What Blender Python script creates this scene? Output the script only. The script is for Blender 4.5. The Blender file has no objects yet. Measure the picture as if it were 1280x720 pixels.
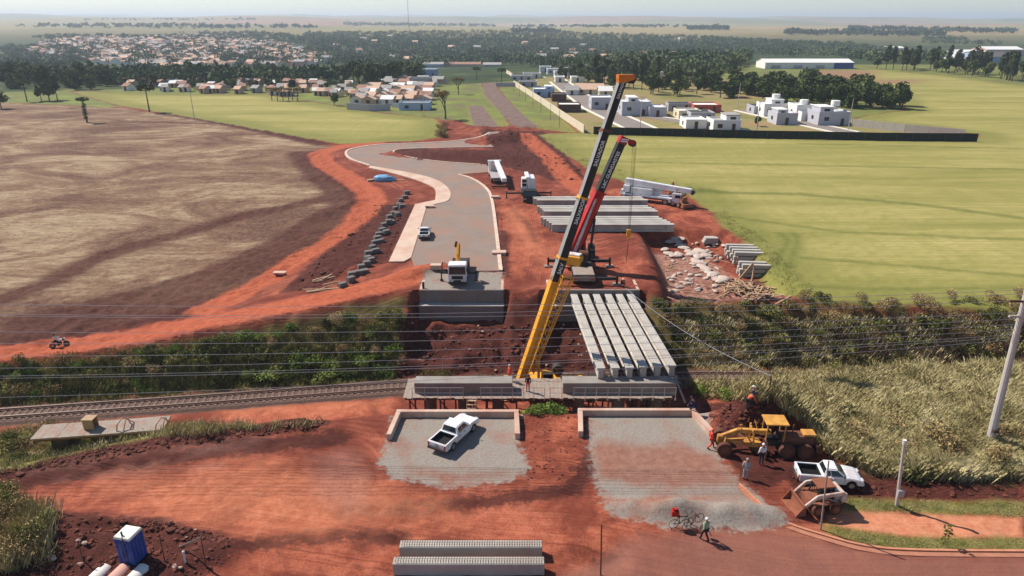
import bpy, bmesh, math, random
import numpy as np
from mathutils import Vector, Matrix, Euler
R = math.radians
random.seed(7)
rnd = random.Random(11)
scene = bpy.context.scene
COL = scene.collection

# ------------------------------------------------------------------ camera
CH, CF, CP = 30.0, 853.33, R(21.5)
cam_d = bpy.data.cameras.new('drone_camera')
cam = bpy.data.objects.new('drone_camera', cam_d)
COL.objects.link(cam)
cam_d.sensor_width = 36; cam_d.lens = 24.0
cam_d.clip_start = 0.5; cam_d.clip_end = 40000
cam.location = (0, 0, CH); cam.rotation_euler = (R(90) - CP, 0, 0)
scene.camera = cam

def lin(r, g, b, k=1.0):
    def f(c):
        c = c / 255.0
        return (c / 12.92 if c <= 0.04045 else ((c + 0.055) / 1.055) ** 2.4) * k
    return (f(r), f(g), f(b), 1)

# ------------------------------------------------------------------ light
SUN_EL, SHADOW_AZ = R(46), R(-31)
w = bpy.data.worlds.new('World'); scene.world = w; w.use_nodes = True
nt = w.node_tree
sky = nt.nodes.new('ShaderNodeTexSky'); sky.sky_type = 'NISHITA'; sky.sun_disc = False
sun_dir = Vector((-math.cos(SHADOW_AZ) * math.cos(SUN_EL), -math.sin(SHADOW_AZ) * math.cos(SUN_EL), math.sin(SUN_EL)))
sky.sun_elevation = SUN_EL
sky.sun_rotation = math.atan2(sun_dir.x, sun_dir.y)
sky.air_density = 1.0; sky.dust_density = 0.25; sky.ozone_density = 3.0; sky.altitude = 500
nt.links.new(sky.outputs[0], nt.nodes['Background'].inputs[0])
nt.nodes['Background'].inputs[1].default_value = 0.09
sd = bpy.data.lights.new('sun', 'SUN'); sd.energy = 5.0; sd.angle = R(0.5); sd.color = (1.0, 0.94, 0.85)
so = bpy.data.objects.new('sun', sd); COL.objects.link(so)
so.rotation_euler = sun_dir.to_track_quat('Z', 'Y').to_euler(); so.location = (-60, 60, 120)
scene.view_settings.view_transform = 'Standard'; scene.view_settings.look = 'None'
scene.view_settings.exposure = 0.42; scene.view_settings.gamma = 1; scene.view_settings.use_curve_mapping = False
scene.render.engine = 'CYCLES'
cy = scene.cycles
cy.max_bounces = 4; cy.diffuse_bounces = 2; cy.glossy_bounces = 2; cy.transmission_bounces = 2; cy.volume_bounces = 0
cy.caustics_reflective = False; cy.caustics_refractive = False
try:
    cy.use_denoising = True; cy.denoiser = 'OPENIMAGEDENOISE'
except Exception: pass

# ------------------------------------------------------------------ materials
MATS = {}
def mat(name, col, rough=0.8, var=0.25, scale=3.0, bump=0.0, metal=0.0, spec=0.3, dust=None, coords='Object', stretch=None):
    """principled with two scales of tone variation; dust = (colour, amount) adds blotchy soil dirt"""
    if name in MATS: return MATS[name]
    m = bpy.data.materials.new(name); m.use_nodes = True
    t = m.node_tree; n = t.nodes; L = t.links
    b = n['Principled BSDF']
    b.inputs['Roughness'].default_value = rough; b.inputs['Metallic'].default_value = metal
    b.inputs['Specular IOR Level'].default_value = spec
    tc = n.new('ShaderNodeTexCoord'); src = tc.outputs[coords]
    if stretch:
        mp = n.new('ShaderNodeMapping'); mp.inputs['Scale'].default_value = stretch
        L.new(src, mp.inputs[0]); src = mp.outputs[0]
    nz = n.new('ShaderNodeTexNoise'); nz.inputs['Scale'].default_value = scale; nz.inputs['Detail'].default_value = 6; nz.inputs['Roughness'].default_value = 0.65
    L.new(src, nz.inputs['Vector'])
    rp = n.new('ShaderNodeValToRGB')
    rp.color_ramp.elements[0].position = 0.28; rp.color_ramp.elements[1].position = 0.72
    rp.color_ramp.elements[0].color = (*[c * (1 - var) for c in col[:3]], 1)
    rp.color_ramp.elements[1].color = (*[min(1, c * (1 + var * 0.7)) for c in col[:3]], 1)
    L.new(nz.outputs[0], rp.inputs[0])
    out = rp.outputs[0]
    if dust:
        n2 = n.new('ShaderNodeTexNoise'); n2.inputs['Scale'].default_value = scale * 0.45; n2.inputs['Detail'].default_value = 5
        L.new(src, n2.inputs['Vector'])
        mr = n.new('ShaderNodeMapRange'); mr.inputs[1].default_value = 0.42; mr.inputs[2].default_value = 0.68; mr.inputs[4].default_value = dust[1]
        L.new(n2.outputs[0], mr.inputs[0])
        mx = n.new('ShaderNodeMix'); mx.data_type = 'RGBA'
        L.new(mr.outputs[0], mx.inputs[0]); L.new(out, mx.inputs[6]); mx.inputs[7].default_value = dust[0]
        out = mx.outputs[2]
    L.new(out, b.inputs['Base Color'])
    if bump:
        bp = n.new('ShaderNodeBump'); bp.inputs['Strength'].default_value = bump; bp.inputs['Distance'].default_value = 0.05
        L.new(nz.outputs[0], bp.inputs['Height']); L.new(bp.outputs[0], b.inputs['Normal'])
    MATS[name] = m
    return m

SOIL = lin(150, 78, 56)
M = dict(
    white=mat('white_paint', (0.78, 0.78, 0.78, 1), 0.28, 0.05, 2, spec=0.5, dust=(lin(176, 122, 96), 0.32)),
    white_dusty=mat('white_dusty_paint', (0.72, 0.71, 0.69, 1), 0.5, 0.12, 3, dust=(lin(165, 110, 85), 0.5)),
    glass=mat('dark_glass', (0.015, 0.018, 0.022, 1), 0.08, 0.1, 2, spec=0.6),
    tyre=mat('tyre_rubber', (0.02, 0.019, 0.018, 1), 0.85, 0.3, 6, dust=(lin(120, 70, 52), 0.35)),
    muddy_tyre=mat('muddy_tyre', lin(92, 58, 46), 0.9, 0.35, 5, bump=0.3),
    rim=mat('wheel_rim', (0.35, 0.35, 0.36, 1), 0.4, 0.2, 6, metal=0.6),
    black=mat('black_plastic', (0.018, 0.018, 0.018, 1), 0.55, 0.3, 4),
    chassis=mat('dark_chassis', (0.03, 0.029, 0.028, 1), 0.7, 0.3, 3, dust=(lin(110, 66, 50), 0.4)),
    redlamp=mat('red_lamp_lens', (0.35, 0.012, 0.01, 1), 0.2, 0.05, 4, spec=0.5),
    lamp=mat('headlamp_lens', (0.55, 0.56, 0.58, 1), 0.12, 0.1, 5, spec=0.6),
    yellow=mat('crane_yellow', lin(226, 160, 48), 0.45, 0.12, 1.5, dust=(lin(140, 95, 55), 0.3)),
    grader=mat('grader_yellow', lin(206, 150, 70), 0.6, 0.18, 2, dust=(lin(140, 84, 56), 0.6)),
    orange=mat('crane_orange', lin(214, 118, 30), 0.45, 0.12, 2),
    red=mat('crane_red', lin(178, 24, 28), 0.42, 0.12, 1.2, dust=(lin(120, 50, 42), 0.3)),
    boomblack=mat('boom_black', (0.02, 0.018, 0.017, 1), 0.5, 0.25, 1.5),
    boomgrey=mat('boom_grey', (0.27, 0.26, 0.25, 1), 0.5, 0.15, 1.5),
    lettering=mat('white_lettering', (0.75, 0.75, 0.74, 1), 0.5, 0.05, 3),
    steel=mat('galvanised_steel', (0.42, 0.42, 0.42, 1), 0.45, 0.2, 4, metal=0.5),
    rust=mat('rusty_steel', lin(110, 70, 52), 0.8, 0.35, 6),
    rail=mat('rail_steel', lin(158, 138, 126), 0.4, 0.2, 6, metal=0.5),
    concrete=mat('precast_concrete', lin(178, 171, 161), 0.85, 0.2, 1.1, bump=0.15, dust=(lin(150, 135, 122), 0.45)),
    concrete_dark=mat('shade_darkened_concrete', lin(128, 120, 114), 0.88, 0.2, 1.2, bump=0.2, dust=(lin(128, 96, 80), 0.55)),  # base tone lowered to match abutment faces in shade; blotches are soil dirt
    concrete_pink=mat('soil_stained_concrete', lin(196, 168, 150), 0.88, 0.15, 1.5, bump=0.15, dust=(lin(176, 120, 96), 0.6)),
    plank=mat('timber_plank', lin(172, 142, 112), 0.85, 0.3, 4, bump=0.2, stretch=(1, 6, 6)),
    plank_grey=mat('weathered_board', lin(150, 138, 126), 0.9, 0.25, 3, bump=0.2, dust=(lin(150, 95, 75), 0.45)),
    post=mat('timber_post', lin(92, 68, 54), 0.9, 0.3, 5),
    polec=mat('pole_concrete', lin(186, 176, 168), 0.85, 0.14, 3),
    blue=mat('blue_plastic', lin(44, 82, 158), 0.4, 0.12, 3, dust=(lin(90, 70, 80), 0.25)),
    cream=mat('cream_roof_plastic', lin(226, 224, 205), 0.5, 0.08, 3),
    skin=mat('skin', lin(150, 100, 76), 0.6, 0.1, 8),
    hair=mat('dark_hair', (0.012, 0.01, 0.008, 1), 0.6, 0.2, 20),
    hivis=mat('orange_work_cloth', lin(226, 84, 48), 0.85, 0.15, 6),
    redcloth=mat('red_work_cloth', lin(205, 66, 50), 0.85, 0.15, 6),
    greycloth=mat('grey_cloth', lin(158, 150, 150), 0.85, 0.15, 6),
    darkcloth=mat('dark_cloth', lin(42, 42, 52), 0.85, 0.2, 6),
    navy=mat('navy_cloth', lin(34, 42, 74), 0.85, 0.2, 6),
    greencloth=mat('pale_green_cloth', lin(150, 172, 140), 0.85, 0.15, 6),
    whitecloth=mat('white_cloth', lin(215, 212, 208), 0.85, 0.08, 6),
    bucket=mat('red_bucket', lin(170, 40, 34), 0.5, 0.1, 5),
    tarp=mat('pale_blue_tarp', lin(120, 170, 205), 0.6, 0.2, 2),
)

# ------------------------------------------------------------------ mesh builder
class MB:
    def __init__(s): s.v = []; s.f = []; s.m = []
    def add(s, vs, fs, mi=0):
        o = len(s.v); s.v += [tuple(v) for v in vs]; s.f += [tuple(i + o for i in f) for f in fs]; s.m += [mi] * len(fs)
        return s
    def box(s, c, d, rz=0, mi=0, tx=1, ty=1, rot=None):
        hx, hy, hz = d[0] / 2, d[1] / 2, d[2] / 2
        vs = [Vector((sx * hx * (tx if sz > 0 else 1), sy * hy * (ty if sz > 0 else 1), sz * hz)) for sz in (-1, 1) for sx, sy in ((-1, -1), (1, -1), (1, 1), (-1, 1))]
        if rot is None and rz: rot = Matrix.Rotation(rz, 3, 'Z')
        if rot is not None: vs = [rot @ v for v in vs]
        vs = [v + Vector(c) for v in vs]
        return s.add(vs, [(3, 2, 1, 0), (4, 5, 6, 7), (0, 1, 5, 4), (1, 2, 6, 5), (2, 3, 7, 6), (3, 0, 4, 7)], mi)
    def frame(s, p0, p1, up=(0, 0, 1)):
        d = (Vector(p1) - Vector(p0)); L = d.length; d.normalize()
        u = Vector(up)
        if abs(d.dot(u)) > 0.98: u = Vector((0, 1, 0))
        x = d.cross(u).normalized(); y = x.cross(d).normalized()
        return d, x, y, L
    def bar(s, p0, p1, wd, hg=None, up=(0, 0, 1), mi=0, w1=None, h1=None):
        hg = hg or wd; w1 = w1 or wd; h1 = h1 or hg
        d, x, y, L = s.frame(p0, p1, up); p0 = Vector(p0); p1 = Vector(p1)
        vs = []
        for p, a, b in ((p0, wd, hg), (p1, w1, h1)):
            for i, j in ((-1, -1), (1, -1), (1, 1), (-1, 1)): vs.append(p + x * (a / 2 * i) + y * (b / 2 * j))
        return s.add(vs, [(3, 2, 1, 0), (4, 5, 6, 7), (0, 1, 5, 4), (1, 2, 6, 5), (2, 3, 7, 6), (3, 0, 4, 7)], mi)
    def cyl(s, p0, p1, r0, r1=None, n=12, mi=0, caps=True):
        r1 = r0 if r1 is None else r1
        d, x, y, L = s.frame(p0, p1); p0 = Vector(p0); p1 = Vector(p1)
        vs = []
        for p, r in ((p0, r0), (p1, r1)):
            for i in range(n):
                a = 2 * math.pi * i / n; vs.append(p + x * (math.cos(a) * r) + y * (math.sin(a) * r))
        fs = [(i, (i + 1) % n, n + (i + 1) % n, n + i) for i in range(n)]
        if caps: fs += [tuple(reversed(range(n))), tuple(range(n, 2 * n))]
        return s.add(vs, fs, mi)
    def tube(s, pts, r, n=6, mi=0):
        for a, b in zip(pts[:-1], pts[1:]): s.cyl(a, b, r, r, n, mi)
        return s
    def prism(s, poly, y0, y1, mi=0, axis='y', top_scale=None):
        """poly in (x,z) extruded along y (axis='y'), or (y,z) along x (axis='x'), or (x,y) along z (axis='z')"""
        n = len(poly)
        def p(a, b, c): return (a, c, b) if axis == 'y' else ((c, a, b) if axis == 'x' else (a, b, c))
        vs = [p(a, b, y0) for a, b in poly] + [p(a, b, y1) for a, b in poly]
        fs = [(i, (i + 1) % n, n + (i + 1) % n, n + i) for i in range(n)] + [tuple(reversed(range(n))), tuple(range(n, 2 * n))]
        return s.add(vs, fs, mi)
    def blob(s, c, r, seed=0, n=1, rough=0.25, mi=0):
        rr = random.Random(seed); bm = bmesh.new(); bmesh.ops.create_icosphere(bm, subdivisions=n, radius=1)
        vs = [Vector(c) + Vector((v.co.x * r[0], v.co.y * r[1], v.co.z * r[2])) * (1 + rr.uniform(-rough, rough)) for v in bm.verts]
        fs = [tuple(v.index for v in f.verts) for f in bm.faces]; bm.free()
        return s.add(vs, fs, mi)
    def mesh(s, name, mats, smooth=False, bevel=0):
        me = bpy.data.meshes.new(name); me.from_pydata(s.v, [], s.f)
        mats = mats if isinstance(mats, (list, tuple)) else [mats]
        for m in mats: me.materials.append(m)
        if len(mats) > 1: me.polygons.foreach_set('material_index', s.m)
        bm = bmesh.new(); bm.from_mesh(me)
        bmesh.ops.recalc_face_normals(bm, faces=bm.faces)
        if bevel:
            es = [e for e in bm.edges if len(e.link_faces) == 2 and e.calc_face_angle(0) > R(35)]
            bmesh.ops.bevel(bm, geom=es, offset=bevel, segments=2, affect='EDGES', clamp_overlap=True)
        bm.to_mesh(me); bm.free()
        if smooth: me.polygons.foreach_set('use_smooth', [True] * len(me.polygons))
        me.update()
        return me
    def build(s, name, mats, parent=None, smooth=False, bevel=0, label=None):
        o = bpy.data.objects.new(name, s.mesh(name, mats, smooth, bevel)); COL.objects.link(o)
        if parent is not None: o.parent = parent
        if label: o['label'] = label
        return o

def mobj(name, me, parent=None, loc=(0, 0, 0), rz=0, sc=None):
    o = bpy.data.objects.new(name, me); COL.objects.link(o)
    if parent is not None: o.parent = parent
    o.location = loc; o.rotation_euler = (0, 0, rz)
    if sc is not None: o.scale = sc if isinstance(sc, (tuple, list)) else (sc, sc, sc)
    return o
def tag(o, label, cat, group=None):
    o['label'] = label; o['category'] = cat
    if group: o['group'] = group
    return o
def struct(o, kind='structure'):
    o['kind'] = kind; return o
def thing(name, label, cat, loc=(0, 0, 0), rz=0, group=None):
    o = bpy.data.objects.new(name, None); COL.objects.link(o); o.empty_display_size = 0.3
    o.location = loc; o.rotation_euler = (0, 0, rz)
    return tag(o, label, cat, group)
KIDS = {}
def copy_tree(o, loc=None, rz=None, parent=None, label=None, group=None, sc=None):
    c = o.copy(); COL.objects.link(c)
    if parent is not None: c.parent = parent
    if loc is not None: c.location = loc
    if rz is not None: c.rotation_euler = (0, 0, rz)
    if sc is not None: c.scale = (sc, sc, sc)
    if label: c['label'] = label
    if group: c['group'] = group
    for ch in o.children: copy_tree(ch, parent=c)
    return c

# ------------------------------------------------------------------ numpy noise
def vn(x, y, s=0):
    x = np.asarray(x, float); y = np.asarray(y, float)
    xi = np.floor(x).astype(np.int64); yi = np.floor(y).astype(np.int64); fx = x - xi; fy = y - yi
    fx = fx * fx * (3 - 2 * fx); fy = fy * fy * (3 - 2 * fy)
    def h(a, b):
        k = (a * 374761393 + b * 668265263 + s * 144665) & 0x7fffffff
        k = ((k ^ (k >> 13)) * 1274126177) & 0x7fffffff
        return ((k ^ (k >> 16)) & 0xffff) / 65535.0 * 2 - 1
    return (h(xi, yi) * (1 - fx) + h(xi + 1, yi) * fx) * (1 - fy) + (h(xi, yi + 1) * (1 - fx) + h(xi + 1, yi + 1) * fx) * fy
def fbm(x, y, s=0, o=4):
    r = 0; a = 1; t = 0
    for i in range(o): r = r + a * vn(x * 2 ** i, y * 2 ** i, s + i * 17); t += a; a *= 0.5
    return r / t
def sst(a, b, x):
    t = np.clip((np.asarray(x, float) - a) / (b - a), 0, 1); return t * t * (3 - 2 * t)
# ------------------------------------------------------------------ terrain
RZ = -6.0
TRX = [-200, -110, -70, -49.9, -31.5, -12.6, 5, 22, 32, 50, 70, 100, 200]
TRY = [30, 46, 54, 57.3, 59.9, 62.8, 64.3, 64.8, 64.6, 63.2, 61, 57, 46]
YFX = [-200, -110, -53, -37.7, -21.8, -11.6, 0, 15, 22, 32, 45, 60, 100, 200]
YFY = [50, 57, 63.4, 66.2, 71.2, 75.5, 75.5, 75.5, 74.5, 73, 70.8, 69.3, 68, 60]
YNX = [-200, -110, -60, -36.6, -27.8, -15.3, -9.5, 16, 22, 28, 34, 45, 70, 100, 200]
YNY = [-10, 12, 32, 40.7, 44.9, 46.9, 47.8, 47.9, 49.5, 52.5, 55, 56, 53.5, 48, 36]
BUMPS = []      # (x, y, height, rx, ry, ang)
PIT = None
def T0(x, y):
    x = np.asarray(x, float); y = np.asarray(y, float)
    yt = np.interp(x, TRX, TRY); yf = np.interp(x, YFX, YFY); yn = np.interp(x, YNX, YNY)
    zf = -3.0 * sst(-12, -52, x) if False else -3.0 * (1 - sst(-52, -14, x))
    zf_y = zf * (1 - sst(0, 90, y - yf))
    # near plateau -> shelf -> track bed -> far bank -> far plateau
    a = y - yn
    sh = -4.4 * sst(0, 4.6, a) - 1.6 * sst(4.6, np.maximum(yt - yn - 3.5, 5.0), a)
    b = np.clip((y - (yt + 3.0)) / np.maximum(yf - yt - 3.0, 1.0), 0, 1)
    wb = sst(-12.0, -11.2, x) * (1 - sst(-.9, -.2, x)) + sst(3.4, 4.2, x) * (1 - sst(15.2, 16.2, x))
    far = RZ + (zf * (1 - wb) - 3.35 * wb - RZ) * (b ** 0.85)
    z = np.where(y < yt, np.maximum(sh, RZ), np.where(y < yf, far, zf_y))
    # valley and rolling country beyond
    y0 = 340 + 170 * sst(-60, 160, x) - 40 * sst(-100, -300, x)
    t = y - y0
    v = np.interp(t, [0, 60, 180, 420, 600, 1050, 1700, 2700, 4500, 7500, 11000, 20000], [0, -1.2, -6, -13.5, -12.5, -4, 3, 9, 26, 46, 42, 0])
    am = np.interp(t, [0, 600, 2000, 4000, 8000, 12000], [0, 0.4, 8, 40, 80, 80])
    v = v + am * fbm(x / 1500.0, y / 1500.0, 5, 3) - np.interp(t, [0, 2500, 9000], [0, 0, 34]) * sst(0.15, 0.6, x / np.maximum(y, 1.0))
    return z + v
def ray(px, py):
    dx = (px - 640) / CF; dy = -(py - 360) / CF
    return np.array((dx, math.cos(CP) + dy * math.sin(CP), -math.sin(CP) + dy * math.cos(CP)))
def P(px, py, z=0.0):
    r = ray(px, py); t = (z - CH) / r[2]
    return Vector((r[0] * t, r[1] * t, z))
def PD(px, py, D):
    """point on the sight line of a photo pixel at ground distance D (y = D)"""
    r = ray(px, py); t = D / r[1]
    return Vector((r[0] * t, D, CH + r[2] * t))
GROUND = [T0]
TS = np.concatenate([np.arange(25, 140, 0.4), np.geomspace(140, 14000, 500)])
def hit(px, py, f=None):
    f = f or GROUND[0]
    r = ray(px, py)
    ts = TS
    X = r[0] * ts; Y = r[1] * ts; Z = CH + r[2] * ts
    d = Z - f(X, Y)
    k = np.where(d <= 0)[0]
    if len(k) == 0: k = [len(ts) - 1]
    i = max(int(k[0]), 1)
    lo, hi = ts[i - 1], ts[i]
    for _ in range(18):
        m = (lo + hi) / 2
        if CH + r[2] * m - float(f(r[0] * m, r[1] * m)) > 0: lo = m
        else: hi = m
    return Vector((r[0] * hi, r[1] * hi, float(f(r[0] * hi, r[1] * hi))))
def H0(px, py): return hit(px, py, T0)

def bump_px(px, py, h, rx, ry, ang=0):
    p = H0(px, py); BUMPS.append((p.x, p.y, h, rx, ry, ang))
PITPOLY = [P(px, py, -1) for px, py in ((800, 296), (850, 292), (905, 300), (965, 340), (1000, 376), (830, 380), (822, 340))]
def sdf_poly(x, y, poly):
    """signed distance, positive inside"""
    x = np.asarray(x, float); y = np.asarray(y, float)
    d = np.full(x.shape, 1e18); ins = np.zeros(x.shape, bool)
    n = len(poly)
    for i in range(n):
        ax, ay = poly[i][0], poly[i][1]; bx, by = poly[(i + 1) % n][0], poly[(i + 1) % n][1]
        ex, ey = bx - ax, by - ay; wx, wy = x - ax, y - ay
        h = np.clip((wx * ex + wy * ey) / max(ex * ex + ey * ey, 1e-9), 0, 1)
        d = np.minimum(d, (wx - ex * h) ** 2 + (wy - ey * h) ** 2)
        if ay != by:
            c = ((ay > y) != (by > y)) & (x < (bx - ax) * (y - ay) / (by - ay) + ax)
            ins ^= c
    d = np.sqrt(d)
    return np.where(ins, d, -d)
def sdf_line(x, y, line, wd):
    x = np.asarray(x, float); y = np.asarray(y, float)
    d = np.full(x.shape, 1e18)
    for i in range(len(line) - 1):
        ax, ay = line[i][0], line[i][1]; bx, by = line[i + 1][0], line[i + 1][1]
        ex, ey = bx - ax, by - ay; wx, wy = x - ax, y - ay
        h = np.clip((wx * ex + wy * ey) / max(ex * ex + ey * ey, 1e-9), 0, 1)
        d = np.minimum(d, (wx - ex * h) ** 2 + (wy - ey * h) ** 2)
    return wd / 2 - np.sqrt(d)
def bumps_at(x, y):
    z = np.zeros(np.shape(x))
    for bx, by, h, rx, ry, a in BUMPS:
        c, s = math.cos(a), math.sin(a)
        u = ((x - bx) * c + (y - by) * s) / rx; v = (-(x - bx) * s + (y - by) * c) / ry
        q = np.exp(-(u * u + v * v) ** 1.5)
        z = z + h * q * (1 + 0.35 * fbm(x * 1.3, y * 1.3, 31, 2))
    return z
FLAT = []   # polygons kept smooth (roads, pads)
def T(x, y):
    x = np.asarray(x, float); y = np.asarray(y, float)
    z = T0(x, y) + bumps_at(x, y)
    p = sdf_poly(x, y, PITPOLY)
    return z - 2.0 * sst(-0.8, 1.6, p)

# heaps of soil and gravel
bump_px(934, 531, 2.0, 2.3, 1.9, 0.1); bump_px(964, 528, 1.8, 2.2, 1.6); bump_px(1003, 537, 1.0, 2.0, 1.2)
bump_px(800, 636, 0.45, 2.6, 0.8, -0.15); bump_px(880, 642, 0.5, 3.0, 0.9, 0.05); bump_px(945, 645, 0.55, 2.4, 0.9, 0.0); bump_px(845, 640, .35, 2, .7)
bump_px(100, 562, 0.5, 5, 0.7, -0.25); bump_px(255, 541, 0.5, 6, 0.7, -0.25); bump_px(380, 532, 0.35, 5, 0.6, -0.15)
bump_px(620, 176, 1.6, 6, 4, 0.5); bump_px(640, 172, 1.4, 5, 3); bump_px(605, 163, 1.2, 5, 2); bump_px(660, 161, 1.2, 9, 2.2)
bump_px(560, 194, 0.8, 12, 5, -0.2); bump_px(620, 198, 0.9, 14, 4, -0.2)
bump_px(528, 338, 0.6, 3.2, 1.4, 0.5); bump_px(505, 346, 0.4, 2.5, 1.2, 0.4)
bump_px(800, 318, 0.5, 1.2, 5); bump_px(430, 340, 0.4, 3, 1.2, .7); bump_px(405, 340, .4, 3, 1, .6)
bump_px(420, 262, .5, 2, 8, -.5)
bump_px(850, 236, 0.7, 6, 2.5, -.4); bump_px(585, 160, 1.0, 8, 2)
bump_px(60, 668, 0.5, 3.5, 2.0); bump_px(110, 690, 0.35, 3, 1.6); bump_px(745, 697, -0.5, 1.6, 0.8); bump_px(265, 690, 0.3, 2, 1.2)
bump_px(195, 655, 0.3, 4, .6, -.15)
for k in range(26):   # spoil along the far embankment crest
    px = rnd.uniform(500, 700); py = rnd.uniform(405, 460)
    bump_px(px, py, rnd.uniform(.2, .5), rnd.uniform(.8, 1.8), rnd.uniform(.6, 1.2))

# --- zones in photo pixels, turned into ground polygons
def Z(*pts): return [hit(a, b) for a, b in pts]
def far_pts(*pts): return [Vector((a, b, 0)) for a, b in pts]
plough = Z((1, 128), (60, 131), (150, 135), (205, 143), (260, 152), (330, 166), (400, 181), (418, 184), (385, 190), (378, 200), (398, 217), (428, 236), (440, 256), (425, 282), (380, 312), (320, 346), (260, 376), (150, 405), (60, 420), (1, 434)) + far_pts((-110, 62), (-330, 60), (-600, 300))
cropL = Z((85, 114), (200, 118), (330, 118), (430, 134), (480, 142), (545, 148), (560, 170), (520, 176), (425, 180), (330, 163), (200, 140), (150, 132))
cropR = Z((673, 168), (720, 166), (900, 170), (1222, 174), (1226, 168), (1160, 160), (1065, 150), (1085, 144), (1135, 138), (1125, 122), (1110, 112), (1020, 97), (1010, 88), (1100, 87), (1190, 95), (1279, 107)) + far_pts((600, 380), (420, 60)) + Z((1279, 393), (1080, 385), (1010, 380), (985, 368), (960, 342), (930, 300), (905, 285), (893, 268), (852, 238), (800, 234), (745, 216), (705, 192))
brownR = Z((1010, 88), (1095, 88), (1090, 100), (1160, 99), (1130, 106), (1020, 97))
verge = Z((566, 88), (640, 85), (625, 96), (605, 92), (600, 105), (640, 160), (590, 160), (575, 150), (560, 120))
strip = Z((618, 85), (643, 85), (650, 100), (722, 166), (668, 162), (630, 118))
oldroad = [Z((611, 86), (620, 86), (617, 100), (625, 115), (650, 140), (676, 162), (645, 162), (625, 140), (605, 118), (603, 105)), Z((585, 132), (603, 132), (626, 162), (594, 162))]
estate = Z((640, 84), (860, 84), (1010, 135), (1068, 150), (1200, 168), (725, 166), (652, 100))
grassL = Z((1, 545), (60, 535), (200, 534), (300, 533), (260, 541), (190, 546), (120, 560), (60, 574), (1, 588)) + far_pts((-60, 36), (-75, 46))
padL = Z((488, 522), (650, 520), (648, 556), (662, 585), (640, 602), (560, 611), (492, 598), (474, 578), (482, 555), (490, 545))
padR = Z((730, 516), (872, 512), (888, 540), (905, 578), (925, 600), (955, 625), (900, 632), (800, 640), (758, 628), (742, 600), (738, 575))
padR2 = Z((750, 628), (830, 634), (880, 622), (930, 615), (965, 634), (986, 655), (940, 664), (840, 660), (765, 645))
padF = Z((530, 340), (628, 340), (628, 363), (526, 363))
verge_near = [Z((1052, 622), (1110, 626), (1279, 628), (1279, 645), (1140, 640), (1060, 636)), Z((1032, 655), (1080, 665), (1140, 673), (1279, 673), (1279, 688), (1130, 687), (1075, 681), (1036, 668))]
street = Z((700, 719), (800, 668), (900, 662), (990, 662), (1030, 674), (1075, 687), (1130, 693), (1279, 694)) + far_pts((40, 20), (5, 20))
walk = Z((1035, 640), (1060, 638), (1140, 642), (1279, 646), (1279, 672), (1140, 672), (1080, 664), (1034, 654))
yard = Z((30, 640), (200, 652), (280, 672), (292, 700), (250, 719)) + far_pts((-14, 24), (-40, 24), (-36, 34))
dryR = Z((955, 476), (1100, 470), (1279, 470)) + far_pts((90, 55), (70, 38)) + Z((1279, 602), (1150, 600), (1080, 590), (1030, 560), (1020, 530), (985, 512))
debris = Z((818, 302), (880, 300), (905, 320), (985, 372), (860, 375), (835, 350))
bankF = Z((494, 396), (700, 396), (870, 400), (870, 474), (700, 478), (490, 478))
orange_lines = [(Z((1, 441), (100, 430), (200, 412), (300, 394), (400, 375), (500, 352), (545, 338)), 4.4),
                (Z((470, 178), (420, 184), (398, 192), (405, 205), (440, 225), (461, 240), (465, 252), (450, 270), (420, 293), (370, 325), (310, 360), (262, 385)), 5.0),
                (Z((655, 168), (690, 200), (712, 225), (740, 245)), 5.0)]
orange_polys = [Z((628, 250), (690, 262), (680, 300), (780, 312), (800, 345), (690, 340), (632, 345), (625, 300)),
                Z((40, 600), (250, 585), (450, 600), (640, 610), (740, 610), (860, 660), (780, 719), (300, 719), (300, 660), (150, 645), (20, 630)),
                Z((656, 520), (720, 520), (730, 600), (670, 600)),
                Z((200, 506), (490, 498), (488, 520), (300, 528), (190, 525)),
                Z((700, 225), (800, 240), (890, 270), (900, 290), (840, 292), (835, 262), (760, 245))]
dark_lines = [(Z((1, 375), (17, 370), (67, 350), (111, 327), (168, 307), (235, 290), (302, 270), (403, 250), (420, 240)), 4.2),
              (Z((205, 141), (260, 150), (330, 164), (400, 180)), 5.0), (Z((160, 152), (330, 156)), 4),
              (Z((1, 592), (120, 566), (200, 550), (300, 540), (400, 530)), 1.8), (Z((1, 596), (130, 575), (260, 552)), .7),
              (Z((1, 606), (130, 584), (280, 562), (420, 548)), 2.0), (Z((430, 640), (600, 628), (715, 612), (742, 570)), 1.4), (Z((240, 690), (420, 668), (500, 672)), 1.2), (Z((380, 192), (400, 215), (432, 240), (437, 258), (420, 285), (360, 325), (300, 356), (200, 395), (60, 422), (1, 432)), 8.0),
              (Z((630, 290), (632, 345)), 1.2), (Z((640, 262), (660, 280), (668, 300)), 1.0)]
dark_polys = [Z((1, 398), (120, 374), (250, 337), (330, 302), (400, 264), (440, 256), (425, 282), (320, 346), (200, 395), (1, 434)), yard, bankF, Z((495, 186), (615, 188), (700, 215), (720, 230), (620, 206), (520, 200), (492, 192)), Z((600, 164), (680, 164), (735, 225), (690, 226), (620, 195)),
              Z((470, 255), (520, 256), (485, 328), (440, 335), (400, 360), (350, 366), (420, 300)),
              Z((740, 690), (775, 685), (770, 719), (735, 719)), Z((880, 505), (965, 500), (990, 560), (1010, 600), (940, 610), (900, 560)), Z((985, 590), (1279, 590), (1279, 628), (1110, 624), (1000, 640))]
stain_lines = [(Z((50, 588), (140, 570), (220, 560), (330, 548)), .9), (Z((70, 604), (200, 580)), .5), (Z((120, 596), (270, 583)), .5), (Z((250, 562), (320, 553)), 1.6), (Z((150, 646), (215, 658)), .35)]
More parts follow.
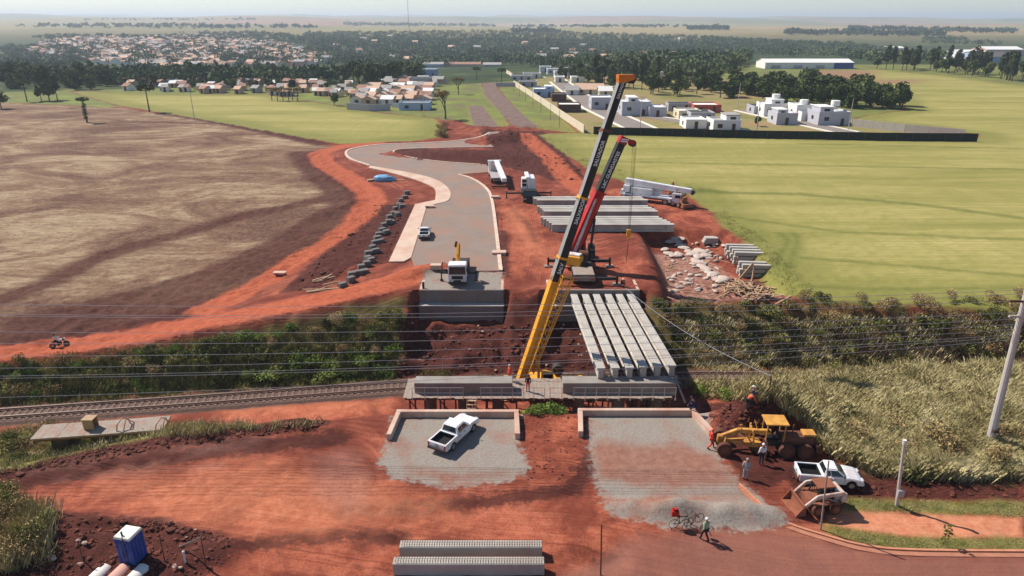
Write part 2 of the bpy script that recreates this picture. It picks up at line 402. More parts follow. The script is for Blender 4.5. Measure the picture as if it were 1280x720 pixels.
stain_polys = [Z((385, 570), (440, 555), (470, 590), (450, 640), (390, 630)), Z((800, 300), (880, 300), (900, 330), (850, 345)), Z((840, 345), (900, 350), (880, 365))]
tram = [(Z((860, 240), (1000, 243), (1150, 256), (1279, 273)), 2.0), (Z((905, 270), (1050, 290), (1279, 300)), 1.0), (Z((1000, 322), (1279, 345)), 1.0), (Z((975, 292), (985, 300), (978, 315), (970, 330), (978, 340)), 1.0), (Z((992, 292), (998, 302), (990, 318), (986, 335)), 1.0), (Z((690, 200), (900, 205), (1279, 212)), 1.5), (Z((1000, 180), (1279, 186)), 2.0), (Z((940, 355), (1100, 362), (1279, 360)), .8)]
haul = Z((-200, 640), (1, 612), (150, 600), (300, 592), (450, 612), (600, 632), (720, 640), (850, 665), (1000, 690))

# --- one sheet to the horizon: a tensor grid that is fine near the camera and coarse far out
def axis_steps(lo_f, hi_f, step, hi, ratio, lo=None):
    a = list(np.arange(lo_f, hi_f, step)); s = step; x = a[-1]
    while x < hi: s *= ratio; x += s; a.append(x)
    if lo is not None:
        s = step; x = a[0]; b = []
        while x > lo: s *= ratio; x -= s; b.append(x)
        a = b[::-1] + a
    return np.array(a)
gx = axis_steps(-56, 62, 0.42, 12500, 1.04, -12500)
gy = axis_steps(22, 100, 0.36, 15000, 1.022, -40)
GX, GY = np.meshgrid(gx, gy)
fx, fy = GX.ravel(), GY.ravel()
near = (np.abs(fx) < 200) & (fy < 320)
zz = T0(fx, fy)
zz[near] = T(fx[near], fy[near])
def zone(polys=(), lines=(), cap=40.0):
    d = np.full(fx.shape, -cap)
    for p in polys: d = np.maximum(d, sdf_poly(fx, fy, p))
    for l, wd in lines: d = np.maximum(d, sdf_line(fx, fy, l, wd))
    return np.clip(d, -cap, cap)
yt_ = np.interp(fx, TRX, TRY); yf_ = np.interp(fx, YFX, YFY); yn_ = np.interp(fx, YNX, YNY)
A = {}
A['plough'] = zone([plough]); A['crop'] = zone([cropL, cropR]); A['brown'] = zone([brownR])
A['green'] = zone([verge, strip, grassL] + verge_near); A['paved'] = zone(oldroad); A['estate'] = zone([estate])
A['gravel'] = zone([padL, padR, padR2, padF]); A['orange'] = zone(orange_polys + [walk], orange_lines)
A['dark'] = zone(dark_polys, dark_lines); A['stain'] = zone(stain_polys, stain_lines); A['street'] = zone([street]); A['debris'] = zone([debris])
bank_l = np.minimum(np.minimum(fy - (yt_ + 2.2), yf_ - 0.8 - fy), np.maximum(-12.5 - fx, fx - 15.5))
A['scrub'] = np.clip(np.maximum(bank_l, zone([dryR])), -40, 40)
A['ballast'] = np.clip(2.0 - np.abs(fy - yt_), -40, 40)
y0_ = 340 + 170 * sst(-60, 160, fx) - 40 * sst(-100, -300, fx)
A['far'] = np.clip(np.maximum(np.minimum(fy - y0_, 40), np.minimum(fy - 170, np.abs(fx) - 330)), -40, 40)
A['far'] = np.where(A['crop'] > -6, -40, A['far']); A['far'] = np.where(A['plough'] > -6, -40, A['far'])
# the outskirts left of the old road, between the fields and the valley
A['outs'] = np.clip(np.minimum(np.minimum(np.minimum(fy - 212, y0_ + 70 - fy), -0.6 - np.maximum(np.maximum(A['crop'], A['plough']), A['paved'])), np.maximum(fy - 222, np.abs(fx + 20) - 75)), -40, 40)
lat = np.full(fx.shape, 60.0); m_ = (fy < 70) & (np.abs(fx) < 120)
lx, ly = fx[m_], fy[m_]
lat[m_] = ly - np.interp(lx, [p.x for p in haul], [p.y for p in haul])
m_ = (np.abs(fx) < 90) & (fy > 55) & (fy < 230)
far_l = np.full(m_.sum(), -60.0)
for ln, wd in orange_lines[:2] + [(Z((640, 352), (652, 310), (648, 268), (680, 244), (712, 226), (690, 200), (655, 168)), 4), (Z((690, 330), (760, 310), (800, 300)), 4), (Z((262, 385), (380, 345), (450, 300), (500, 245)), 4)]:
    far_l = np.maximum(far_l, sdf_line(fx[m_], fy[m_], ln, 0))
lat[m_] = -far_l
A['lat'] = lat
A['walk'] = zone([walk]); A['spill'] = zone([Z((742, 552), (860, 556), (900, 580), (925, 606), (880, 612), (800, 610), (752, 594))], [(Z((520, 590), (560, 596), (630, 592)), .8), (Z((500, 548), (512, 590)), .6), (Z((930, 618), (800, 632), (760, 628)), .9)]); A['road'] = zone([], orange_lines); A['tan'] = zone([Z((120, 600), (350, 584), (520, 616), (570, 645), (380, 664), (200, 640))], [(Z((300, 512), (480, 505)), 1.5), (Z((640, 262), (660, 300), (690, 330)), 2.5)])
A['tram'] = zone([], tram)
# small relief of worked ground
soil = (fy < 225) & (np.abs(fx) < 120)
smooth = np.maximum.reduce([A['street'], A['paved'], A['gravel'] - 0.2])
rel = 0.10 * fbm(fx * 0.9, fy * 0.9, 3, 3) + 0.05 * fbm(fx * 2.6, fy * 2.6, 9, 2)
amp = np.where(soil, 1.0, 0) * (1 - 0.8 * sst(-0.5, 0.5, smooth)) * (1 + 2.2 * sst(-.5, 1.2, A['dark']))
bank = (fy > yt_ + 2.5) & (fy < yf_) & (np.abs(fx) < 120)
zz = zz + rel * amp + np.where(bank, 0.35 * fbm(fx * 0.55, fy * 0.55, 23, 3), 0)
zz = zz + np.where((A['crop'] > 0) & soil, 0.03, 0)
nx_, ny_ = len(gx), len(gy)
idx = np.arange(nx_ * ny_).reshape(ny_, nx_)
quads = np.stack([idx[:-1, :-1], idx[:-1, 1:], idx[1:, 1:], idx[1:, :-1]], -1).reshape(-1, 4)
ZG = zz.reshape(ny_, nx_)
def G(x, y):
    """height of the finished ground sheet"""
    i = int(np.clip(np.searchsorted(gx, x) - 1, 0, nx_ - 2)); j = int(np.clip(np.searchsorted(gy, y) - 1, 0, ny_ - 2))
    u = (x - gx[i]) / (gx[i + 1] - gx[i]); v = (y - gy[j]) / (gy[j + 1] - gy[j])
    return float((ZG[j, i] * (1 - u) + ZG[j, i + 1] * u) * (1 - v) + (ZG[j + 1, i] * (1 - u) + ZG[j + 1, i + 1] * u) * v)
def GV(x, y):
    x = np.asarray(x, float); y = np.asarray(y, float)
    i = np.clip(np.searchsorted(gx, x) - 1, 0, nx_ - 2); j = np.clip(np.searchsorted(gy, y) - 1, 0, ny_ - 2)
    u = np.clip((x - gx[i]) / (gx[i + 1] - gx[i]), 0, 1); v = np.clip((y - gy[j]) / (gy[j + 1] - gy[j]), 0, 1)
    return (ZG[j, i] * (1 - u) + ZG[j, i + 1] * u) * (1 - v) + (ZG[j + 1, i] * (1 - u) + ZG[j + 1, i + 1] * u) * v
GROUND[0] = GV
def inside(px, py, poly):
    c = False; n = len(poly); j = n - 1
    for i in range(n):
        xi, yi, xj, yj = poly[i][0], poly[i][1], poly[j][0], poly[j][1]
        if (yi > py) != (yj > py) and px < (xj - xi) * (py - yi) / (yj - yi) + xi: c = not c
        j = i
    return c
def on(px, py, dz=0.0):
    """the ground point seen at a photo pixel"""
    p = hit(px, py); return Vector((p.x, p.y, G(p.x, p.y) + dz))

# --- ground material: soil, then each zone laid over it with a ragged noisy edge
gm = bpy.data.materials.new('worked_ground'); gm.use_nodes = True
t = gm.node_tree; N = t.nodes; L = t.links
geo = N.new('ShaderNodeNewGeometry')
def noise(scale, detail=6, rough=0.6, vec=None, dist=0.0):
    n = N.new('ShaderNodeTexNoise'); n.inputs['Scale'].default_value = scale; n.inputs['Detail'].default_value = detail
    n.inputs['Roughness'].default_value = rough; n.inputs['Distortion'].default_value = dist
    L.new(vec or geo.outputs['Position'], n.inputs['Vector']); return n.outputs[0]
def mapped(scale, rz=0.0):
    m = N.new('ShaderNodeMapping'); m.inputs['Scale'].default_value = scale; m.inputs['Rotation'].default_value = (0, 0, rz)
    L.new(geo.outputs['Position'], m.inputs[0]); return m.outputs[0]
def ramp(v, stops):
    r = N.new('ShaderNodeValToRGB'); e = r.color_ramp.elements
    while len(e) < len(stops): e.new(0.5)
    for q, (p, c) in zip(e, stops): q.position = p; q.color = c
    L.new(v, r.inputs[0]); return r.outputs[0]
def math_(op, a, b):
    m = N.new('ShaderNodeMath'); m.operation = op
    for k, s in enumerate((a, b)):
        if isinstance(s, (int, float)): m.inputs[k].default_value = s
        else: L.new(s, m.inputs[k])
    return m.outputs[0]
def attr(nm):
    a = N.new('ShaderNodeAttribute'); a.attribute_name = nm; return a.outputs['Fac']
def mix(f, a, b, mode='MIX'):
    m = N.new('ShaderNodeMix'); m.data_type = 'RGBA'; m.blend_type = mode
    if isinstance(f, (int, float)): m.inputs[0].default_value = f
    else: L.new(f, m.inputs[0])
    for k, s in ((6, a), (7, b)):
        if isinstance(s, tuple): m.inputs[k].default_value = s
        else: L.new(s, m.inputs[k])
    return m.outputs[2]
def mask(nm, amp, w, nz, strength=1.0, off=0.0):
    v = math_('ADD', attr(nm), math_('MULTIPLY', math_('SUBTRACT', nz, 0.5), amp))
    m = N.new('ShaderNodeMapRange'); m.interpolation_type = 'SMOOTHSTEP'
    m.inputs[1].default_value = -w + off; m.inputs[2].default_value = w + off; m.inputs[4].default_value = strength
    L.new(v, m.inputs[0]); return m.outputs[0]
nA = noise(0.35, 8, 0.65); nB = noise(1.6, 6, 0.65); nC = noise(6.0, 5, 0.7); nF = noise(0.012, 6, 0.6); nM = noise(0.09, 6, 0.62); nM2 = noise(0.16, 9, 0.68, None, 0.8)
# streaks that follow the haul path
cx = N.new('ShaderNodeCombineXYZ'); sx = N.new('ShaderNodeSeparateXYZ'); L.new(geo.outputs['Position'], sx.inputs[0])
L.new(math_('MULTIPLY', sx.outputs[0], 0.07), cx.inputs[0]); L.new(math_('MULTIPLY', attr('lat'), 1.5), cx.inputs[1])
nS = noise(1.0, 7, 0.7, cx.outputs[0], 0.3)
soilc = ramp(nA, [(0.25, lin(98, 55, 44)), (0.5, lin(134, 77, 58)), (0.75, lin(160, 99, 76))])
pm = N.new('ShaderNodeMapRange'); pm.inputs[1].default_value = 0.47; pm.inputs[2].default_value = 0.58; pm.inputs[4].default_value = 0.72; L.new(nM2, pm.inputs[0])
qm = N.new('ShaderNodeMapRange'); qm.inputs[1].default_value = 0.5; qm.inputs[2].default_value = 0.66; qm.inputs[4].default_value = 0.5; L.new(nC, qm.inputs[0])
soilc = mix(mask('orange', 3.0, 0.7, nA), soilc, ramp(nB, [(0.2, lin(140, 80, 57)), (0.5, lin(168, 101, 74)), (0.85, lin(190, 128, 98))]))
stm = N.new('ShaderNodeMapRange'); stm.inputs[1].default_value = 0.40; stm.inputs[2].default_value = 0.66; stm.inputs[4].default_value = 0.5
L.new(nS, stm.inputs[0])
ltm = N.new('ShaderNodeMapRange'); ltm.inputs[1].default_value = 22; ltm.inputs[2].default_value = 6
L.new(math_('ABSOLUTE', attr('lat'), 0), ltm.inputs[0])
soilc = mix(math_('MULTIPLY', stm.outputs[0], ltm.outputs[0]), soilc, ramp(nS, [(0.4, lin(136, 72, 52)), (0.66, lin(190, 128, 96))]))
stm2 = N.new('ShaderNodeMapRange'); stm2.inputs[1].default_value = 0.48; stm2.inputs[2].default_value = 0.34; stm2.inputs[4].default_value = 0.4
L.new(nS, stm2.inputs[0])
soilc = mix(math_('MULTIPLY', stm2.outputs[0], ltm.outputs[0]), soilc, lin(98, 52, 40))
cx2 = N.new('ShaderNodeCombineXYZ'); L.new(math_('MULTIPLY', sx.outputs[0], 0.05), cx2.inputs[0]); L.new(math_('MULTIPLY', attr('lat'), 4.5), cx2.inputs[1])
nS2 = noise(1.0, 5, 0.6, cx2.outputs[0], 0.2)
rm_ = N.new('ShaderNodeMapRange'); rm_.inputs[1].default_value = 0.5; rm_.inputs[2].default_value = 0.64; rm_.inputs[4].default_value = 0.5; L.new(nS2, rm_.inputs[0])
soilc = mix(math_('MULTIPLY', rm_.outputs[0], ltm.outputs[0]), soilc, lin(104, 56, 42))
soilc = mix(pm.outputs[0], soilc, lin(110, 58, 43))
lm_ = N.new('ShaderNodeMapRange'); lm_.inputs[1].default_value = 0.44; lm_.inputs[2].default_value = 0.34; lm_.inputs[4].default_value = 0.55; L.new(nM2, lm_.inputs[0]); soilc = mix(lm_.outputs[0], soilc, lin(190, 122, 92)); soilc = mix(qm.outputs[0], soilc, lin(104, 60, 47))
soilc = mix(mask('dark', 3.0, 0.4, nB, 0.85), soilc, ramp(nB, [(0.25, lin(56, 33, 29)), (0.6, lin(84, 50, 43)), (0.85, lin(108, 68, 57))]))
soilc = mix(mask('road', 2.2, 0.7, nA, 0.9), soilc, mix(math_('MULTIPLY', rm_.outputs[0], 0.8), ramp(nB, [(0.2, lin(146, 80, 54)), (0.5, lin(176, 102, 70)), (0.85, lin(196, 128, 94))]), lin(126, 66, 48)))
soilc = mix(mask('tan', 6.0, 2.0, nA, 0.55), soilc, ramp(nB, [(0.3, lin(180, 112, 78)), (0.7, lin(214, 150, 112))]))
soilc = mix(mask('debris', 2.0, 0.8, nB, 0.75), soilc, ramp(nB, [(0.35, lin(116, 68, 56)), (0.6, lin(176, 142, 122)), (0.8, lin(205, 185, 165))]))
soilc = mix(mask('stain', 3.4, 1.0, nA, 0.32, 0.25), soilc, ramp(nC, [(0.3, lin(130, 88, 74)), (0.7, lin(176, 150, 138))]))
soilc = mix(mask('walk', 0.5, 0.3, nA, 0.85), soilc, ramp(nB, [(0.3, lin(186, 122, 88)), (0.7, lin(212, 156, 120))]))
soilc = mix(mask('street', 1.6, 0.8, nA, 0.7), soilc, ramp(nM, [(0.3, lin(126, 86, 72)), (0.5, lin(140, 102, 88)), (0.75, lin(158, 112, 90))]))
# gravel with soil tracked over it
gr = ramp(nC, [(0.2, lin(126, 117, 108)), (0.5, lin(148, 139, 129)), (0.8, lin(164, 155, 144))])
gr = mix(math_('MULTIPLY', mask('gravel', 0, 1.0, nB, 0.0), 1.0), gr, gr)
tr = N.new('ShaderNodeMapRange'); tr.inputs[1].default_value = 0.5; tr.inputs[2].default_value = 0.72; tr.inputs[4].default_value = 0.6; L.new(nA, tr.inputs[0])
gr = mix(tr.outputs[0], gr, lin(152, 106, 84)); gr = mix(mask('spill', 3.0, 0.9, nA, 0.75), gr, ramp(nB, [(0.3, lin(128, 80, 62)), (0.7, lin(160, 116, 94))]))
gmask = mask('gravel', 2.6, 0.35, nB, 1.0); soilc = mix(gmask, soilc, gr)
# railway ballast
soilc = mix(mask('ballast', 1.0, 0.4, nB), soilc, ramp(nC, [(0.3, lin(74, 56, 50)), (0.7, lin(120, 98, 88))]))
# stubble field
pl = noise(1.0, 11, 0.74, mapped((0.04, 0.07, 0.05), R(-24)), 0.8)
pl2 = noise(1.0, 8, 0.75, mapped((0.3, 1.3, 0.1), R(-20)))
plc = ramp(pl, [(0.40, lin(92, 58, 46)), (0.50, lin(134, 105, 82)), (0.60, lin(176, 156, 126))])
pcm = N.new('ShaderNodeMapRange'); pcm.inputs[1].default_value = 0.42; pcm.inputs[2].default_value = 0.6; pcm.inputs[4].default_value = 0.6; L.new(nC, pcm.inputs[0])
plc = mix(pcm.outputs[0], plc, ramp(nB, [(0.35, lin(84, 58, 50)), (0.6, lin(170, 150, 124))]))
p2m = N.new('ShaderNodeMapRange'); p2m.inputs[1].default_value = 0.48; p2m.inputs[2].default_value = 0.6; p2m.inputs[4].default_value = 0.45; L.new(pl2, p2m.inputs[0])
plc = mix(p2m.outputs[0], plc, lin(100, 70, 58))
pld = mask('dark', 3.0, 1.4, nA, 0.85)
plc = mix(pld, plc, ramp(nB, [(0.3, lin(72, 42, 36)), (0.7, lin(102, 64, 54))]))
hsn = N.new('ShaderNodeHueSaturation'); hsn.inputs['Hue'].default_value = 0.495; hsn.inputs['Saturation'].default_value = 1.0; hsn.inputs['Value'].default_value = 1.04; L.new(soilc, hsn.inputs['Color']); soilc = hsn.outputs[0]
soilc = mix(mask('plough', 5.0, 1.0, nM), soilc, plc)
# cereal crop in drilled rows
cr = noise(1.0, 7, 0.62, mapped((0.010, 0.085, 0.05), R(3)), 0.4); cr2 = noise(1.0, 5, 0.7, mapped((0.12, 1.3, 0.1), R(4)))
crc = ramp(cr, [(0.34, lin(128, 127, 68)), (0.5, lin(162, 153, 94)), (0.66, lin(182, 168, 112))])
crc = mix(math_('MULTIPLY', cr2, 0.5), crc, ramp(cr2, [(0.35, lin(122, 120, 64)), (0.65, lin(170, 157, 98))]))
mr = N.new('ShaderNodeMapRange'); mr.interpolation_type = 'SMOOTHSTEP'; mr.inputs[1].default_value = 7; mr.inputs[2].default_value = -1.5; mr.inputs[4].default_value = 0.6
L.new(math_('ADD', attr('crop'), math_('MULTIPLY', nM, -9)), mr.inputs[0])
crc = mix(mr.outputs[0], crc, ramp(nB, [(0.3, lin(92, 100, 48)), (0.7, lin(132, 130, 66))]))
cr3 = noise(1.0, 4, 0.6, mapped((0.02, 2.4, 0.1), R(4)))
cm3 = N.new('ShaderNodeMapRange'); cm3.inputs[1].default_value = 0.46; cm3.inputs[2].default_value = 0.6; cm3.inputs[4].default_value = 0.45; L.new(cr3, cm3.inputs[0])
crc = mix(cm3.outputs[0], crc, lin(132, 128, 72))
crc = mix(math_('MULTIPLY', pm.outputs[0], 0.5), crc, lin(140, 136, 76))
crc = mix(mask('tram', 1.6, 0.8, nA, 0.55), crc, lin(92, 102, 50))
crc = mix(mask('brown', 12, 8, nM, 0.85), crc, lin(150, 116, 94))
soilc = mix(mask('crop', 3.0, 0.7, nA), soilc, crc)
# mown and rough grass
soilc = mix(mask('green', 1.4, 0.5, nA), soilc, ramp(nB, [(0.2, lin(100, 100, 56)), (0.5, lin(134, 130, 74)), (0.8, lin(160, 148, 98))]))
soilc = mix(mask('scrub', 2.0, 0.8, nA), soilc, ramp(nA, [(0.3, lin(70, 58, 38)), (0.5, lin(104, 92, 56)), (0.72, lin(140, 122, 80))]))
soilc = mix(mask('outs', 2.5, 1, nM), soilc, ramp(nM, [(0.35, lin(120, 110, 84)), (0.5, lin(118, 122, 70)), (0.68, lin(134, 142, 72))]))
soilc = mix(mask('estate', 1.0, 0.8, nA), soilc, ramp(noise(0.05, 6, .65), [(0.35, lin(126, 122, 72)), (0.5, lin(146, 136, 92)), (0.66, lin(158, 128, 100))]))
soilc = mix(mask('paved', 0.8, 0.4, nA), soilc, ramp(nA, [(0.3, lin(112, 94, 86)), (0.7, lin(140, 118, 108))]))
# far country: patchwork of pasture, cane and bare soil
vo = N.new('ShaderNodeTexVoronoi'); vo.inputs['Scale'].default_value = 1.0
wv = N.new('ShaderNodeVectorMath'); wv.operation = 'ADD'
nv = N.new('ShaderNodeTexNoise'); nv.inputs['Scale'].default_value = 0.0022; L.new(geo.outputs['Position'], nv.inputs['Vector'])
L.new(mapped((0.0016, 0.0009, 0.0), R(20)), wv.inputs[0]); L.new(nv.outputs['Color'], wv.inputs[1]); L.new(wv.outputs[0], vo.inputs['Vector'])
sv = N.new('ShaderNodeSeparateColor'); L.new(vo.outputs['Color'], sv.inputs[0])
fc = ramp(sv.outputs[0], [(0.0, lin(112, 112, 70)), (0.3, lin(186, 154, 118)), (0.5, lin(112, 124, 74)), (0.7, lin(170, 126, 104)), (0.9, lin(150, 142, 90))])
fc = mix(0.3, fc, ramp(nF, [(0.35, lin(84, 96, 56)), (0.6, lin(150, 136, 96))]))
near_far = ramp(noise(0.02, 6, 0.65), [(0.35, lin(52, 64, 38)), (0.55, lin(70, 82, 46)), (0.72, lin(110, 112, 70))])
fm = N.new('ShaderNodeMapRange'); fm.inputs[1].default_value = 1150; fm.inputs[2].default_value = 1900; L.new(sx.outputs[1], fm.inputs[0])
fc = mix(fm.outputs[0], near_far, fc)
soilc = mix(mask('far', 12, 3, nM), soilc, fc)
bs = N['Principled BSDF']; bs.inputs['Roughness'].default_value = 0.95; bs.inputs['Specular IOR Level'].default_value = 0.12
gmn = N.new('ShaderNodeGamma'); gmn.inputs[1].default_value = 1.12; L.new(soilc, gmn.inputs[0]); L.new(gmn.outputs[0], bs.inputs['Base Color'])
bp = N.new('ShaderNodeBump'); bp.inputs['Strength'].default_value = 0.6; bp.inputs['Distance'].default_value = 0.2
hb = math_('ADD', math_('MULTIPLY', nB, 0.6), math_('MULTIPLY', nC, 0.3)); hb = math_('ADD', hb, math_('MULTIPLY', math_('MULTIPLY', nS2, 0.7), math_('MULTIPLY', ltm.outputs[0], math_('SUBTRACT', 1.0, gmask))))
L.new(hb, bp.inputs['Height']); L.new(bp.outputs[0], bs.inputs['Normal'])

qc = np.stack([fx[quads].mean(1), fy[quads].mean(1)], 1)
def at_q(nm): return A[nm][quads].mean(1)
cls = np.zeros(len(quads), int)
names = ['ground', 'ploughed_field', 'crop_field', 'gravel_area', 'dirt_road', 'path', 'street', 'old_road', 'grass_verge', 'hills', 'housing_land', 'debris_yard', 'embankment']
cls[at_q('orange') > 0] = 0
for ln, wd in orange_lines[:2]: cls[sdf_line(qc[:, 0], qc[:, 1], ln, wd) > 0] = 4
cls[at_q('debris') > 0] = 11
cls[at_q('street') > 0] = 6
cls[(at_q('gravel') > 0)] = 3
bm_ = (qc[:, 1] > np.interp(qc[:, 0], TRX, TRY) + 2.6) & (qc[:, 1] < np.interp(qc[:, 0], YFX, YFY)) & (np.abs(qc[:, 0]) < 130)
cls[bm_] = 12
cls[at_q('plough') > 0] = 1; cls[at_q('crop') > 0] = 2
cls[at_q('green') > 0] = 8
cls[at_q('estate') > 0] = 10
cls[at_q('paved') > 0] = 7
cls[sdf_poly(qc[:, 0], qc[:, 1], walk) > 0] = 5
cls[(at_q('far') > 0)] = 9
for ci, nm in enumerate(names):
    fsel = quads[cls == ci]
    if not len(fsel): continue
    used, inv = np.unique(fsel.ravel(), return_inverse=True)
    me = bpy.data.meshes.new(nm)
    nv_, nf_ = len(used), len(fsel)
    me.vertices.add(nv_); me.vertices.foreach_set('co', np.stack([fx[used], fy[used], zz[used]], 1).astype(np.float32).ravel())
    me.loops.add(nf_ * 4); me.loops.foreach_set('vertex_index', inv.astype(np.int32))
    me.polygons.add(nf_); me.polygons.foreach_set('loop_start', np.arange(0, nf_ * 4, 4, dtype=np.int32))
    me.polygons.foreach_set('use_smooth', np.ones(nf_, bool))
    for k, v in A.items():
        a = me.attributes.new(k, 'FLOAT', 'POINT'); a.data.foreach_set('value', v[used].astype(np.float32))
    me.update(calc_edges=True); me.materials.append(gm)
    o = bpy.data.objects.new(nm, me); COL.objects.link(o); struct(o)
# --- haze box
hm = bpy.data.materials.new('haze_air'); hm.use_nodes = True
hn = hm.node_tree.nodes; hn.remove(hn['Principled BSDF'])
pv = hn.new('ShaderNodeVolumePrincipled'); pv.inputs['Density'].default_value = 1.7e-4; pv.inputs['Color'].default_value = (0.80, 0.90, 1.0, 1)
pv.inputs['Anisotropy'].default_value = 0.2
hm.node_tree.links.new(pv.outputs[0], hn['Material Output'].inputs['Volume'])
hb_ = MB().box((0, 7400, 55), (26000, 16000, 2 * 90)); ho = hb_.build('haze', hm); struct(ho, 'stuff')
zmin, zmax = float(zz.min()) - 1, max(float(zz.max()) + 25, 60)
ho.scale = (1, 1, (zmax - zmin) / 180.0); ho.location = (0, 0, (zmin + zmax) / 2 - 55 * (zmax - zmin) / 180.0)
# ------------------------------------------------------------------ paved surfaces as raised sheets
from mathutils import geometry as mgeo
def sheet(name, pts, m, dz, thick=0.0, seg=1.5, kind=True, res=2.0):
    """flat paving: polygon (world xy) triangulated with inner points, draped dz above the ground, with a skirt of the given thickness"""
    ring = []
    n = len(pts)
    for i in range(n):
        a = Vector((pts[i][0], pts[i][1])); b = Vector((pts[(i + 1) % n][0], pts[(i + 1) % n][1]))
        k = max(1, int((b - a).length / seg))
        for j in range(k): ring.append(a.lerp(b, j / k))
    xs = [p.x for p in ring]; ys = [p.y for p in ring]
    inner = []
    if res:
        X, Y = np.meshgrid(np.arange(min(xs), max(xs), res), np.arange(min(ys), max(ys), res))
        X = X.ravel(); Y = Y.ravel()
        ok = sdf_poly(X, Y, pts) > res * 0.35
        inner = [Vector((a, b)) for a, b in zip(X[ok], Y[ok])]
    vs, es, fs, *_ = mgeo.delaunay_2d_cdt(ring + inner, [(i, (i + 1) % len(ring)) for i in range(len(ring))], [list(range(len(ring)))], 1, 1e-5)
    V3 = [(v.x, v.y, float(T0(v.x, v.y)) + dz) for v in vs]
    b = MB(); b.add(V3, fs)
    if thick:
        k = len(ring)
        for i in range(k):
            p, q = ring[i], ring[(i + 1) % k]
            zp = float(T0(p.x, p.y)) + dz; zq = float(T0(q.x, q.y)) + dz
            b.add([(p.x, p.y, zp), (q.x, q.y, zq), (q.x, q.y, zq - thick), (p.x, p.y, zp - thick)], [(0, 1, 2, 3)])
    o = b.build(name, m)
    if kind: struct(o)
    return o
def smooth_line(pts, it=2, closed=False):
    for _ in range(it):
        q = []
        n = len(pts)
        rng_ = range(n if closed else n - 1)
        if not closed: q.append(pts[0])
        for i in rng_:
            a, b = pts[i], pts[(i + 1) % n]
            q += [a * 0.75 + b * 0.25, a * 0.25 + b * 0.75]
        if not closed: q.append(pts[-1])
        pts = q
    return pts
def pz(*pts): return [P(a, b, 0) for a, b in pts]
def strip_obj(name, line, wd, hg, m, dz=0.0, kind=True):
    """a kerb: a bar of given width and height following a polyline on the ground"""
    b = MB(); n = len(line); L_, R_ = [], []
    for i in range(n):
        d = (line[min(i + 1, n - 1)] - line[max(i - 1, 0)]); d = Vector((d.x, d.y)).normalized(); nn = Vector((-d.y, d.x)) * (wd / 2)
        L_.append((line[i].x + nn.x, line[i].y + nn.y)); R_.append((line[i].x - nn.x, line[i].y - nn.y))
    for i in range(n - 1):
        z0 = float(T0(line[i].x, line[i].y)) + dz; z1 = float(T0(line[i + 1].x, line[i + 1].y)) + dz
        (a, b_), (c, d_) = L_[i], L_[i + 1]; (e, f_), (g, h_) = R_[i], R_[i + 1]
        b.add([(a, b_, z0 - .1), (c, d_, z1 - .1), (g, h_, z1 - .1), (e, f_, z0 - .1), (a, b_, z0 + hg), (c, d_, z1 + hg), (g, h_, z1 + hg), (e, f_, z0 + hg)],
              [(4, 5, 6, 7), (0, 1, 5, 4), (3, 2, 6, 7)] + ([(0, 3, 7, 4)] if i == 0 else []) + ([(1, 2, 6, 5)] if i == n - 2 else []))
    o = b.build(name, m)
    if kind: struct(o)
    return o
asphalt = mat('new_asphalt', lin(134, 117, 106), 0.92, 0.12, 0.35, bump=0.1, dust=(lin(150, 112, 92), 0.75))
edge_r = smooth_line(pz((626, 339), (621, 295), (615, 246), (607, 234), (590, 223), (573, 218.5)), 2)
isl_r = pz((617, 215), (620, 206))
isl = smooth_line(pz((600, 206), (560, 203.5), (525, 199.5), (503, 195), (492, 191.5), (492, 188.5), (502, 186.5), (555, 185), (617, 184)), 2)
end = pz((610, 177), (634, 168), (636, 165), (612, 164))
up = smooth_line(pz((612, 166), (605, 170), (590, 174), (550, 178.5), (500, 180), (470, 181), (438, 186), (431, 191), (436, 199), (462, 207)), 2)
inner = smooth_line(pz((462, 207.5), (500, 214), (530, 220), (550, 227), (561, 236), (564, 243), (562, 252), (544, 256)), 2) + pz((533, 260), (514, 323), (520, 340))
road_poly = edge_r + isl_r + isl + end + up + inner
sheet('asphalt_road', road_poly, asphalt, 0.09, 0.12, 1.2, True, 2.2)
conc = mat('sidewalk_concrete', lin(198, 172, 152), 0.9, 0.12, 0.7, bump=0.1, dust=(lin(178, 128, 104), 0.5))
so_in = inner[:-1]
outer = smooth_line(pz((461, 210), (485, 215), (520, 225), (542, 234), (545, 240), (544, 251)), 2) + pz((519, 256), (486, 328))
sheet('sidewalk', so_in + pz((505, 328)) + outer[::-1], conc, 0.17, 0.2, 1.2, True, 2.0)
kerbm = mat('kerb_concrete', lin(206, 184, 166), 0.9, 0.12, 2, dust=(lin(180, 130, 106), 0.5))
strip_obj('kerb', up, 0.55, 0.19, kerbm); strip_obj('kerb', isl, 0.35, 0.19, kerbm); strip_obj('kerb', edge_r, 0.5, 0.19, kerbm)
gut = smooth_line(pz((924, 606), (945, 626), (968, 647), (990, 658), (1030, 670), (1075, 683), (1130, 689), (1285, 690)), 2)
strip_obj('kerb', gut, 0.16, 0.13, mat('street_kerb', lin(190, 128, 98), 0.9, 0.2, 2))
# broad tarred apron of the walkway kerb line on the far edge of the street
strip_obj('gutter', [p + Vector((-.05, -.28, 0)) for p in gut], 0.35, 0.04, mat('gutter_concrete', lin(168, 112, 88), 0.9, 0.2, 2))
